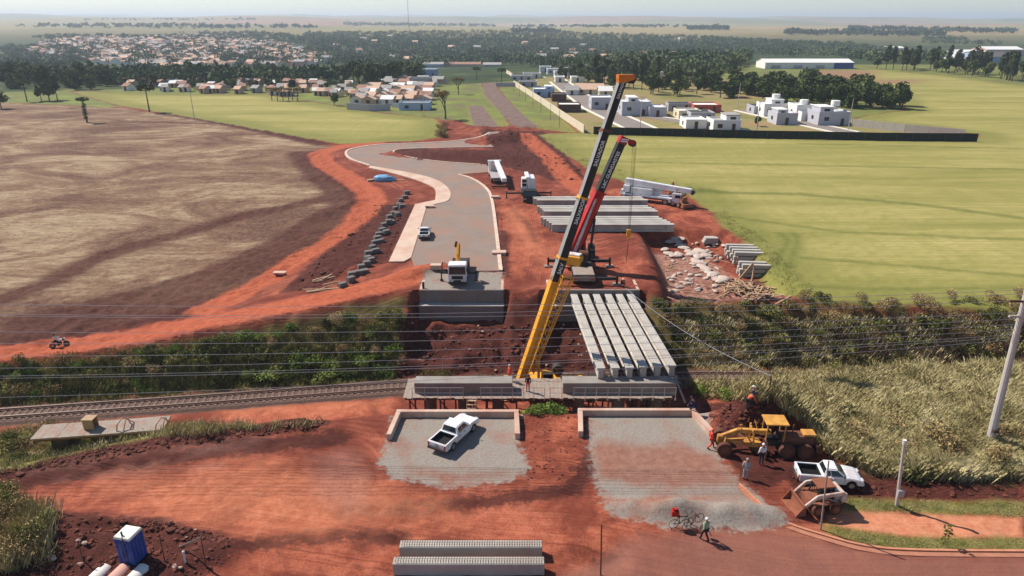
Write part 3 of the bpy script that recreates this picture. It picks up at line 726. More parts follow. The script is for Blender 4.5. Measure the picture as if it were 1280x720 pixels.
# estate streets behind the dark fence
est = mat('estate_asphalt', lin(132, 120, 112), 0.9, 0.12, 0.3)
estk = mat('estate_kerb', lin(214, 206, 192), 0.9, 0.1, 1)
for k, (pts, wd, sides) in enumerate(((((690, 96), (715, 114), (745, 135), (790, 156), (812, 166)), 8, (-1, 1)), (((752, 137), (830, 149), (890, 158), (935, 166)), 5, (1,)), (((930, 138), (985, 150), (1060, 166)), 6, (1, -1)))):
    ln = [hit(a, b) for a, b in pts]
    strip_obj('estate_street', ln, wd, 0.06 + .03 * k, est)
    for s in sides:
        l2 = []
        for i, p in enumerate(ln):
            d = (ln[min(i + 1, len(ln) - 1)] - ln[max(i - 1, 0)]); d = Vector((-d.y, d.x, 0)).normalized(); l2.append(p + d * s * (wd / 2 + .7))
        strip_obj('pavement', l2, 1.2, 0.13 + .04 * k, estk)
# ------------------------------------------------------------------ bridge works
def wall_u(name, label, x0, x1, yw, wing0, wing1, x0w, x1w, top=0.55, th=0.38):
    r = thing(name, label, 'abutment', ((x0 + x1) / 2, yw, 0))
    ox, oy = (x0 + x1) / 2, yw
    MB().prism([(x0 - ox, 0), (x1 - ox, 0), (x1 - ox, th), (x0 - ox, th)], -6.4, top, axis='z').build('front_wall', M['concrete_pink'], r, bevel=.02)
    for sx, xa, xb, wl in ((1, x0, x0w, wing0), (-1, x1, x1w, wing1)):
        b = MB(); b.prism([(xa - ox, -0.004), (xa - ox + sx * th, -0.004), (xb - ox + sx * th, -wl), (xb - ox, -wl)], -3.0, top - .003, axis='z')
        b.build('wing_wall', M['concrete_pink'], r, bevel=.02)
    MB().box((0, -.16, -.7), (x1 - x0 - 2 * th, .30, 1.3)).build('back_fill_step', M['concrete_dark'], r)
    return r
wall_u('near_abutment', 'low U-shaped concrete abutment around the gravel pad with the white double-cab pickup', -9.35, 0.55, 47.55, 3.2, 3.1, -9.6, 0.62)
wall_u('near_abutment', 'low U-shaped concrete abutment around the empty gravel pad, nearer the motor grader', 5.35, 14.9, 47.75, 3.0, 2.9, 5.1, 15.6)
# far abutments: upper back wall on a bearing ledge over a lower wall
def far_abut(label, x0, x1):
    r = thing('far_abutment', label, 'abutment', ((x0 + x1) / 2, 75.2, 0)); hw = (x1 - x0) / 2
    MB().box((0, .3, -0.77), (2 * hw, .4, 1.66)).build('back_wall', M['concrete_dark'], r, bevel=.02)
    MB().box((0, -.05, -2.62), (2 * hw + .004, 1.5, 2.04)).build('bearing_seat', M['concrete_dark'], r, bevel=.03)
    MB().box((0, -.1, -1.59), (2 * hw + .1, 1.55, .05)).build('ledge', M['concrete'], r)
    for s in (-1, 1): MB().box((s * (hw - .17), 2.1, -.83), (.34, 3.2, 1.72)).build('wing_wall', M['concrete_pink'], r, bevel=.02)
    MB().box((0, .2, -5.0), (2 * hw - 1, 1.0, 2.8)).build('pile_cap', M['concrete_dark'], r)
    return r
far_abut('far left concrete abutment in two tiers carrying the white-cab truck', -11.05, -1.0)
far_abut('far right concrete abutment on which the six bridge girders rest', 4.2, 15.2)
MB().box((.0, 0, .35), (.25, .22, .7)).cyl((0, 0, .7), (0, 0, .85), .1, .02).build('marker', M['black'])
o = bpy.data.objects['marker']; o.name = 'waste_drum'; o.location = (-10.6, 76.0, .06); tag(o, 'small black drum on the outer left corner of the far left abutment', 'drum')
# piers
def pier(label, x0, x1, cols):
    r = thing('bridge_pier', label, 'pier', ((x0 + x1) / 2, 56.5, RZ)); hw = (x1 - x0) / 2
    MB().box((0, 0, 3.82), (2 * hw, 1.4, 1.36)).build('cap_beam', mat('cap_concrete', lin(146, 139, 131), .88, .2, 1.0, bump=.2, dust=(lin(120, 96, 82), .5)), r, bevel=.03)
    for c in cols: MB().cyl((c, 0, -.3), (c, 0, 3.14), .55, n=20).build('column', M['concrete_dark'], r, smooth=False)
    return r
pier('left bridge pier with bare concrete cap beam beside the yellow boom foot', -9.1, 0.05, (-3.2, 0, 3.2))
pier('right bridge pier whose cap beam carries the near ends of the girders', 4.75, 15.3, (-3.7, 0, 3.7))
# working platform round the pier caps
wp = thing('work_platform', 'timber working platform with thin handrails around the pier caps', 'platform', (2.7, 56.8, -2.6))
b = MB()
for i in range(62):
    x = -12.6 + i * .402
    b.box((x, 0, rnd.uniform(-.008, .008)), (.39, 3.7 + rnd.uniform(-.2, .25), .05))
b.build('deck', M['plank_grey'], wp)
b = MB()
for y in (-1.72, -.9, 1.6): b.box((-.2, y, -.12), (24.8, .14, .18))
b.build('ledger', M['post'], wp)
for i in range(18):
    x = -12.2 + i * 1.42
    for y in (-1.66, 1.62): MB().bar((x, y, -.2), (x + rnd.uniform(-.06, .06), y, -3.6), .15).build('post', M['post'], wp)
for i in range(0, 17, 2):
    x = -12.2 + i * 1.42
    MB().bar((x, -1.75, -.3), (x + 1.4, -1.75, -2.2), .05, .1).build('brace', M['post'], wp)
for x0, x1 in ((-11.9, -7.2), (-5.6, .3), (.8, 1.9), (3.0, 12.4)):
    b = MB(); k = max(2, int((x1 - x0) / .98) + 1)
    for j in range(k):
        x = x0 + (x1 - x0) * j / (k - 1); b.cyl((x, -1.84, -.2), (x, -1.84, 1.12), .028, n=6)
        b.box((x, -1.84, -.12), (.12, .1, .2))
    b.cyl((x0, -1.84, 1.1), (x1, -1.84, 1.1), .026, n=6); b.cyl((x0, -1.84, .55), (x1, -1.84, .55), .018, n=6)
    b.build('handrail', M['steel'], wp)
b = MB(); b.cyl((-12, 1.8, 1.1), (12.3, 1.8, 1.1), .03, n=6)
for j in range(17): b.cyl((-12 + j * 1.52, 1.8, -.1), (-12 + j * 1.52, 1.8, 1.1), .03, n=6)
b.build('handrail', M['rust'], wp)
b = MB(); 
for j in range(12): b.box((-6.4, -2.1 - j * .25, -.1 - j * .26), (.8, .28, .05))
b.bar((-6.85, -1.9, 0), (-6.85, -5.0, -3.1), .06, .14).bar((-5.95, -1.9, 0), (-5.95, -5.0, -3.1), .06, .14)
b.build('stair', M['plank'], wp)
def small(name, label, cat, build, loc, m, rz=0, group=None, bevel=0):
    b = MB(); build(b); o = b.build(name, m, bevel=bevel); o.location = loc; o.rotation_euler = (0, 0, rz); tag(o, label, cat, group); return o
small('debris_chute', 'long pale pipe leaning at the right end of the working platform', 'pipe', lambda b: b.cyl((0, 0, 0), (-.8, 1.8, 1.9), .09), (16.3, 55.8, -3.6), M['concrete'])
# --- girders
def girder_mb(L, H, wt, wb, web, endblk=0.0, y=True):
    """I girder along +y, section centred on x, from z=0 to H"""
    tf, bf = .16, .2
    prof = [(-wb / 2, 0), (wb / 2, 0), (wb / 2, bf), (web / 2, bf + .14), (web / 2, H - tf - .1), (wt / 2, H - tf), (wt / 2, H), (-wt / 2, H), (-wt / 2, H - tf), (-web / 2, H - tf - .1), (-web / 2, bf + .14), (-wb / 2, bf)]
    b = MB(); b.prism(prof, 0, L)
    if endblk:
        for y0, y1 in ((.0, endblk), (L - endblk, L)): b.box((0, (y0 + y1) / 2, H / 2), (min(wt, wb) - .03, y1 - y0 - .02, H - .12))
    return b
gme = girder_mb(18.9, 1.12, .80, .56, .2, 1.3)
bars = MB()
for j in range(30): 
    for s in (-.2, .2): bars.cyl((s, .4 + j * .62, 1.1), (s, .4 + j * .62, 1.17), .012, n=4)
nm_pos = ['leftmost, nearest the yellow boom', 'second from the left', 'third from the left', 'fourth from the left', 'fifth from the left', 'rightmost']
g0 = gme.mesh('bridge_girder', M['concrete'], bevel=.015); bm_ = bars.mesh('stirrups', M['rust'])
for i, (n_, fx_, yo) in enumerate(((8.35, 7.3, 0), (9.7, 8.65, .05), (11.05, 9.95, .12), (12.4, 11.35, .3), (13.75, 12.65, .42), (15.1, 13.95, .5))):
    r = thing('bridge_girder', 'long pale concrete bridge girder lying across the span, ' + nm_pos[i], 'girder', (n_, 56.6 + yo, -1.5), math.atan2(n_ - fx_, 18.9), 'girders placed across the span')
    mobj('beam', g0, r); mobj('stirrups', bm_, r)
    for yy in (.25, 18.4): MB().box((0, yy, -.001), (.5, .35, .05)).build('bearing_pad', M['black'], r)
    r.location.z += .03
# stacks of girders on the ground behind the red crane
gs = girder_mb(18.2, 1.15, .78, .62, .2, 1.2).mesh('precast_girder', M['concrete'], bevel=.012)
ordn = ['nearest', 'second', 'third', 'fourth', 'fifth']
def gl(i, n): return ('nearest' if i == 0 else ('rearmost' if i == n - 1 else ordn[i]))
for y0, x0, n, tagn, L in ((99.6, 5.9, 5, 'front', 18.5), (107.2, 5.2, 4, 'middle', 18.4), (114.5, 4.2, 3, 'back', 19.0)):
    for i in range(n):
        o = mobj('precast_girder', gs, None, (x0 - i * .35 + rnd.uniform(-.15, .15), y0 + i * 1.02, .04), -R(90), (1, L / 18.2, 1))
        tag(o, f'precast concrete girder stored on the ground, {gl(i, n)} beam of the {tagn} row', 'girder', f'girders stored in the {tagn} row')
# foreground beams with exposed stirrups
for i, (y, lab) in enumerate(((32.35, 'farther of the two grey concrete beams at the bottom edge, stirrups on top'), (31.0, 'nearer of the two grey concrete beams at the bottom edge, stirrups on top'))):
    r = thing('concrete_beam', lab, 'beam', (-2.45 - i * .05, y, 0), 0, 'beams lying at the bottom edge')
    L = 8.5 + i * .25
    z0 = G(-2.4, y) - .05
    MB().box((0, 0, z0 + .44), (L, .62, .95)).build('beam_body', M['concrete'], r, bevel=.025)
    b = MB()
    for j in range(56):
        x = -L / 2 + .15 + j * (L - .3) / 55
        b.tube([(x, -.2, z0 + .9), (x + .02, -.19, z0 + 1.06), (x, .19, z0 + 1.06), (x, .2, z0 + .9)], .013, 4)
    for yy in (-.19, .19): b.cyl((-L / 2 + .1, yy, z0 + 1.05), (L / 2 - .1, yy, z0 + 1.05), .012, n=4)
    b.build('stirrups', M['rust'], r)
# --- railway
rt = thing('railway_track', 'single railway track curving through the cutting behind the working platform', 'railway', (0, 0, 0))
xs = np.arange(-75, 70, 1.0)
cl = [Vector((x, float(np.interp(x, TRX, TRY)), RZ)) for x in xs]
cl = smooth_line(cl, 1)
def offs(line, d, dz):
    out = []
    for i, p in enumerate(line):
        q = line[min(i + 1, len(line) - 1)] - line[max(i - 1, 0)]; q = Vector((-q.y, q.x, 0)).normalized(); out.append(p + q * d + Vector((0, 0, dz)))
    return out
for s in (-.75, .75):
    l = offs(cl, s, .36); b = MB()
    for a, c in zip(l[:-1], l[1:]): b.bar(a, c, .09, .17)
    b.build('rail', M['rail'], rt)
prof = [(-2.2, -.25), (-1.5, .17), (1.5, .17), (2.2, -.25)]
b = MB(); rows = [offs(cl, d, z) for d, z in prof]
for k in range(3):
    for i in range(len(cl) - 1): b.add([rows[k][i], rows[k][i + 1], rows[k + 1][i + 1], rows[k + 1][i]], [(0, 1, 2, 3)])
b.build('ballast_bed', mat('ballast', lin(98, 76, 66), 0.95, 0.45, 5, bump=.6), rt)
slp = MB().box((0, 0, 0), (.26, 2.5, .16)).mesh('sleeper', mat('sleeper_wood', lin(116, 92, 80), 0.9, 0.4, .8))
stuffb = MB(); cum = 0; last = cl[0]; nsl = 0
for x in np.arange(-74, 69, .66):
    y = float(np.interp(x, TRX, TRY)); dy = float(np.interp(x + .5, TRX, TRY) - np.interp(x - .5, TRX, TRY)); a = math.atan2(dy, 1)
    if (-53 < x < -10.2 or 18 < x < 32) and nsl < 100:
        mobj('sleeper', slp, rt, (x, y, RZ + .14), a); nsl += 1
    else: stuffb.box((x, y, RZ + .14), (.26, 2.5, .16), rz=a)
struct(stuffb.build('sleepers', M['plank_grey'], rt), 'stuff')
# ------------------------------------------------------------------ cranes
TXT = {}
def text_mesh(s, size, m, ext=.008):
    k = (s, size)
    if k not in TXT:
        c = bpy.data.curves.new('lettering', 'FONT'); c.body = s; c.size = size; c.extrude = ext; c.offset = size * .02; c.align_x = 'LEFT'; c.align_y = 'CENTER'
        o = bpy.data.objects.new('lettering', c); COL.objects.link(o)
        dg = bpy.context.evaluated_depsgraph_get(); me = bpy.data.meshes.new_from_object(o.evaluated_get(dg)); bpy.data.objects.remove(o)
        me.materials.clear(); me.materials.append(m); me.name = 'lettering'; TXT[k] = me
    return TXT[k]
def boom_frame(foot, tip):
    f, t_ = Vector(foot), Vector(tip); d = (t_ - f); L = d.length; d.normalize()
    side = Vector((d.y, -d.x, 0)).normalized()      # horizontal, on the right hand of the boom's lean, toward the camera
    if side.y > 0: side = -side
    top = d.cross(side); 
    if top.z < 0: top = -top
    return f, d, side, top, L
def boom_section(f, d, side, top, a, b, wd, hg, m_side, m_top, name, parent):
    """rounded-belly box section from a to b along the boom; slot 0 side, slot 1 top"""
    prof = [(-wd / 2, hg / 2), (wd / 2, hg / 2), (wd / 2, -hg * .22), (wd * .3, -hg * .5), (-wd * .3, -hg * .5), (-wd / 2, -hg * .22)]
    mb = MB(); n = len(prof); off = f - parent.location
    vs = [off + d * s + side * x + top * z for s in (a, b) for x, z in prof]
    mb.add(vs, [(i, (i + 1) % n, n + (i + 1) % n, n + i) for i in range(1, n)] + [tuple(reversed(range(n))), tuple(range(n, 2 * n))], 0)
    mb.add([vs[0], vs[1], vs[n + 1], vs[n]], [(0, 1, 2, 3)], 1)
    return mb.build(name, [m_side, m_top], parent)
def lettering(f, d, side, top, s0, size, text, wd, parent, part):
    me = text_mesh(text, size, M['lettering'])
    o = mobj('lettering', me, part)
    p = f - parent.location + d * s0 + side * (wd / 2 + .006)
    mw = Matrix((( d.x, top.x, side.x, p.x), (d.y, top.y, side.y, p.y), (d.z, top.z, side.z, p.z), (0, 0, 0, 1)))
    if d.cross(top).dot(side) < 0: mw = Matrix(((d.x, -top.x, side.x, p.x), (d.y, -top.y, side.y, p.y), (d.z, -top.z, side.z, p.z), (0, 0, 0, 1)))
    o.matrix_local = mw
    return o
# --- the tall yellow and black crane standing in the cutting
tip = PD(781, 92, 63.6); foot = PD(652, 474, 61.0)
cr = thing('mobile_crane', 'tall mobile crane with yellow and black boom standing in the cutting behind the pier', 'crane', (foot.x + 2.0, 61.6, RZ))
f, d, side, top, L = boom_frame(foot, tip); O = cr.location
def tpar(py):   # boom parameter at a photo row
    lo, hi = 0, L
    for _ in range(30):
        m_ = (lo + hi) / 2; q = f + d * m_; dd = q - Vector((0, 0, CH))
        fw = dd.y * math.cos(CP) - dd.z * math.sin(CP); u = dd.y * math.sin(CP) + dd.z * math.cos(CP)
        if 360 - CF * u / fw > py: lo = m_
        else: hi = m_
    return lo
s = [tpar(y) for y in (345, 322, 247, 163, 98)]
base = boom_section(f, d, side, top, -.6, s[0], .74, .92, M['yellow'], M['yellow'], 'boom_base', cr)
segs = [(s[0] - .5, s[1], .78, .92), (s[1] - .1, s[2], .73, .86), (s[2] - .1, s[3], .68, .79), (s[3] - .1, s[4], .62, .72)]
prt = []
for a, b_, wd, hg in segs:
    p_ = boom_section(f, d, side, top, a, b_, wd, hg, M['boomblack'], M['boomgrey'], 'boom_section', cr); prt.append((p_, wd, hg))
    c = MB(); o_ = f - O
    c.bar(o_ + d * (b_ - .12), o_ + d * (b_ + .1), wd + .09, hg + .09, up=top); c.build('collar', M['yellow' if b_ < s[3] else 'rust'], p_)
    c = MB(); c.bar(o_ + d * (b_ - .3) - side * (wd / 2 + .2) , o_ + d * (b_ - .3) - side * (wd / 2), .06).bar(o_ + d * (b_ - .2) + top * (hg / 2), o_ + d * (b_ - .2) + top * (hg / 2 + .25), .08)
    c.build('bracket', M['yellow'], p_)
lettering(f, d, side, top, tpar(279), 0.5, 'SALVADOR', segs[1][2], cr, prt[1][0])
lettering(f, d, side, top, tpar(207), 0.48, 'SALVADOR', segs[2][2], cr, prt[2][0])
lettering(f, d, side, top, tpar(123), 0.37, 'SALVADOR', segs[3][2], cr, prt[3][0])
lettering(f, d, side, top, tpar(341), .5, 'SALV', segs[0][2], cr, prt[0][0])
# boom head with sheaves
hd = f - O + d * s[4]; rgt = Vector((1, .2, -.12)).normalized()
b = MB(); b.bar(hd - d * .1 - rgt * .5, hd + d * .2 + rgt * .95, .8, .75, up=d, w1=.6, h1=.5); head = b.build('boom_head', M['orange'], cr, bevel=.04)
b = MB(); 
for q in (-.25, 0, .25): b.cyl(hd + rgt * .8 + side * (q - .05) - d * .1, hd + rgt * .8 + side * (q + .05) - d * .1, .28, n=16)
b.build('sheave', M['chassis'], head)
# folded lattice jib beside the base section
b = MB(); j0, j1 = 1.2, s[0] + .4
def jp(t_, i, j): return f - O + d * t_ + side * (.72 + .2 * t_ / j1 + i * .26 * (.6 + .5 * t_ / j1)) + top * (-.35 - .35 * t_ / j1 + j * .5 * (0.4 + .75 * t_ / j1))
for i, j in ((-1, -1), (1, -1), (1, 1), (-1, 1)): b.bar(jp(j0, i, j), jp(j1, i, j), .085)
nseg = 11
for k in range(nseg):
    a = j0 + (j1 - j0) * k / nseg; c_ = j0 + (j1 - j0) * (k + 1) / nseg
    for (i, j), (i2, j2) in (((-1, -1), (1, -1)), ((1, -1), (1, 1)), ((1, 1), (-1, 1)), ((-1, 1), (-1, -1))):
        b.bar(jp(a, i, j), jp(c_, i2, j2), .055); b.bar(jp(c_, i, j), jp(c_, i2, j2), .045)
b.build('lattice_jib', M['yellow'], cr)
# superstructure, carrier
b = MB(); b.box((-.2, -.2, 1.75), (4.4, 2.3, .6)).box((-1.75, 0, 2.2), (.7, 1.2, .7), tx=.7); b.build('turntable', M['yellow'], cr, bevel=.05)
b = MB(); b.box((.6, -.9, 2.55), (1.3, .9, 1.1), tx=.85, ty=.9); cab = b.build('crane_cab', M['yellow'], cr, bevel=.08)
MB().box((.6, -1.34, 2.7), (.9, .02, .5)).build('window', M['glass'], cab)
MB().cyl((1.7, .1, 2.6), (1.7, 1.0, 2.6), .55, n=20).build('hoist_drum', M['chassis'], cr)
MB().cyl((-.2, 0, 2.9), f - O + d * 8.2 - top * .5, .11, n=12).cyl((-.2, 0, 2.9), f - O + d * 4.5 - top * .5, .15, n=12).build('luffing_cylinder', M['boomblack'], cr)
MB().box((-.3, -1.0, 3.2), (.26, .26, 2.6)).build('jib_rest_post', M['yellow'], cr, bevel=.02)
MB().box((-3.4, -.3, 1.5), (1.2, 1.2, .3)).build('counterweight', M['yellow'], cr, bevel=.06)
b = MB(); b.box((-.5, .2, 1.0), (12.5, 2.4, .7)).box((5.2, .2, 1.25), (1.6, 2.4, .9)); b.build('carrier', M['chassis'], cr, bevel=.06)
for wx in (-5.6, -4.2, -2.8, 1.6, 3.0, 5.2):
    for sy in (-1, 1):
        wl = MB().cyl((wx, .2 + sy * 1.25, .55), (wx, .2 + sy * .85, .55), .55, n=18).build('wheel', M['tyre'], cr)
        MB().cyl((wx, .2 + sy * 1.27, .55), (wx, .2 + sy * 1.2, .55), .27, n=14).build('rim', M['rim'], wl)
for wx in (-3.6, 4.2):
    for sy in (-1, 1):
        og = MB().box((wx, .2 + sy * 1.1, .95), (.4, 1.2, .35)).cyl((wx, .2 + sy * 1.6, .9), (wx, .2 + sy * 1.6, .1), .12).build('outrigger', M['yellow'], cr)
        MB().box((wx, .2 + sy * 1.6, .08), (.7, .5, .16)).build('outrigger_pad', M['plank'], og)
# --- the red crane on the far bank
foot = PD(711, 326, 83.2); tip = PD(777, 178, 84.6)
rc = thing('mobile_crane', 'shorter mobile crane with red and black boom parked behind the girders', 'crane', (8.7, 81.5, G(8.7, 81.5)))
f, d, side, top, L = boom_frame(foot, tip); O = rc.location
sb = tpar(239)
base = boom_section(f, d, side, top, -.5, sb, 1.15, 1.35, M['red'], M['red'], 'boom_base', rc)
b = MB(); q = f - O
b.bar(q + d * (sb - .15), q + d * sb, 1.3, 1.5, up=top); b.build('collar', M['red'], base)
b = MB(); b.bar(q + d * 1 + side * .62, q + d * (sb - 1) + side * .62 + top * .2, .08, .5, up=top); b.build('fold_stay', M['white_dusty'], base)
b = MB(); b.bar(q + d * .8 + side * .75 - top * .35, q + d * (sb - .5) + side * .75 + top * .1, .3, .3, up=top); b.build('stowed_jib', M['red'], base)
tel = boom_section(f, d, side, top, sb - .4, L, .86, 1.0, M['boomblack'], M['boomblack'], 'boom_section', rc)
lettering(f, d, side, top, tpar(234), .60, 'L&C GUINDASTES', .86, rc, tel)
hd = q + d * L
b = MB(); b.bar(hd - d * .2, hd + d * .75, .95, 1.05, up=top).bar(hd + d * .5 - top * .3, hd + d * .5 - top * 1.5, .8, .5, up=d); head = b.build('boom_head', M['red'], rc, bevel=.05)
b = MB(); 
for z_ in (.1, .35): b.bar(hd + d * z_ + side * .5 + top * .4, hd + d * (z_ + .25) + side * .5 - top * .5, .05, .16, up=top)
b.build('head_stripe', M['lettering'], head)
b = MB(); tipx = hd + d * .4 - top * 1.35
b.cyl(tipx + side * .35, tipx - side * .35, .42, n=16); b.build('sheave', M['chassis'], head)
b = MB(); b.cyl(Vector((.25, .1, 2.0)), q + d * 3.0 - top * .6, .22, n=12).cyl(q + d * 3.0 - top * .6 - Vector((-.3, 0, 0)), q + d * (sb - 1.2) - top * .75, .10, n=10); b.build('luffing_cylinder', M['boomblack'], rc)
b = MB(); b.cyl(Vector((1.2, 1.0, 2.2)), Vector((1.75, 1.9, 6.6)), .16, n=10).cyl(Vector((1.75, 1.9, 6.6)), Vector((2.05, 2.5, 9.2)), .07, n=8); b.build('support_strut', M['boomblack'], rc)
b = MB(); b.box((0, 1, 1.55), (2.5, 4.4, .4)).box((.35, .9, 2.1), (1.4, 2.4, .8), tx=.7, ty=.8); b.build('turntable', M['chassis'], rc, bevel=.04)
b = MB(); b.box((-1.15, -.55, 1.95), (2.5, 1.3, 1.15), rz=-.45); cw = b.build('counterweight', M['yellow'], rc, bevel=.05)
b = MB(); b.box((-1.05, -.35, 2.62), (2.1, 1.0, .22), rz=-.45); b.build('winch_cover', M['white_dusty'], cw, bevel=.04)
b = MB(); b.cyl((-.2, .3, 2.5), (.9, .0, 2.5), .42, n=16); b.build('hoist_drum', M['rust'], rc)
b = MB(); b.box((1.45, 1.6, 2.5), (.9, 1.7, 1.5), tx=.85, ty=.85); cab = b.build('crane_cab', M['boomblack'], rc, bevel=.07)
MB().box((1.45, .68, 2.6), (.7, .02, .8)).build('window', M['glass'], cab)
b = MB(); b.box((0, 1.0, 1.0), (2.6, 11.5, .55)); b.build('carrier', M['chassis'], rc, bevel=.05)
b = MB(); b.box((0, -3.1, 1.36), (2.5, 2.9, .14)); b.build('rear_deck', M['plank_grey'], rc, bevel=.02)
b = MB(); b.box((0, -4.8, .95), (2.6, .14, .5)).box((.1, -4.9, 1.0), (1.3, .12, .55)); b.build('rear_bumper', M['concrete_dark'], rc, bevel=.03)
for sx in (-1, 1): MB().box((sx * 1.05, -4.9, 1.0), (.3, .1, .16)).build('tail_light', M['redlamp'], rc)
b = MB(); b.box((0, 6.9, 1.5), (2.5, 1.7, 1.6), ty=.85); dc = b.build('driver_cab', M['red'], rc, bevel=.1)
MB().box((0, 7.62, 1.85), (2.0, .04, .6)).build('window', M['glass'], dc)
for wy in (-3.6, -2.3, 3.4, 4.8, 6.6):
    for sx in (-1, 1):
        wl = MB().cyl((sx * 1.3, wy, .55), (sx * .9, wy, .55), .55, n=18).build('wheel', M['tyre'], rc)
        MB().cyl((sx * 1.32, wy, .55), (sx * 1.25, wy, .55), .27, n=12).build('rim', M['rim'], wl)
for wy in (-4.35, 2.2):
    for sx in (-1, 1):
        og = MB().box((sx * 2.6, wy, .85), (2.8, .34, .34)).box((sx * 4.0, wy, .75), (.24, .24, 1.1)).build('outrigger', M['boomblack'], rc)
        MB().box((sx * 4.0, wy, .12), (.95, .8, .2)).build('outrigger_pad', M['plank_grey'], og)
b = MB()
hk = tipx.copy(); hkz = 4.6
for dx, dy in ((-.22, 0), (.0, .1), (.22, 0), (.1, -.1)): b.cyl(tipx + Vector((dx + .3, dy, -.2)), Vector((tipx.x + dx * .6 + .3, tipx.y + dy, hkz)), .018, n=5)
b.build('hoist_rope', M['black'], rc)
b = MB(); hx = Vector((tipx.x + .3, tipx.y, hkz))
b.box(hx + Vector((0, 0, -.35)), (.55, .35, .9)).cyl(hx + Vector((0, 0, -.8)), hx + Vector((0, 0, -1.2)), .1).tube([hx + Vector((0, 0, -1.2)), hx + Vector((.2, 0, -1.4)), hx + Vector((.05, 0, -1.6)), hx + Vector((-.16, 0, -1.5))], .06)
b.build('hook_block', M['yellow'], rc, bevel=.03)
b = MB(); b.cyl(hx + Vector((0, 0, -1.5)), hx + Vector((-.1, -.1, -4.2)), .045, n=5); b.build('lifting_chain', M['chassis'], rc)
# ------------------------------------------------------------------ road vehicles.  +y is forward, wheels on z=0
def wheel(parent, x, y, r, wd, tm=None, rm=None, sx=1):
    wl = MB().cyl((x - wd / 2 * 1, y, r), (x + wd / 2, y, r), r, n=20).build('wheel', tm or M['tyre'], parent, bevel=.02)
    ox = x + sx * (wd / 2)
    MB().cyl((ox - sx * .02, y, r), (ox + sx * .012, y, r), r * .6, n=16).build('rim', rm or M['rim'], wl)
    return wl
def lower_body(L, wd, zb, zt, wheels, r, hood_y, nose):
    """side profile in (y,z) with wheel-arch cut-outs, extruded across the width"""
    def arch(yc):
        return [(yc + math.cos(a) * (r + .07), max(zb, .34 + math.sin(a) * (r + .07))) for a in [R(k) for k in (180, 150, 120, 90, 60, 30, 0)]]
    prof = [(-L / 2, zb + .1), (-L / 2, zt)]
    prof += [(hood_y, zt), (hood_y + .2, zt - .0), (L / 2 - .35, zt - .12), (L / 2 - .06, zt - .24), (L / 2, zb + .25), (L / 2 - .04, zb)]
    bot = []
    for yc in sorted(wheels, reverse=True):
        bot += list(reversed(arch(yc)))
    prof += bot + [(-L / 2 + .15, zb)]
    return prof
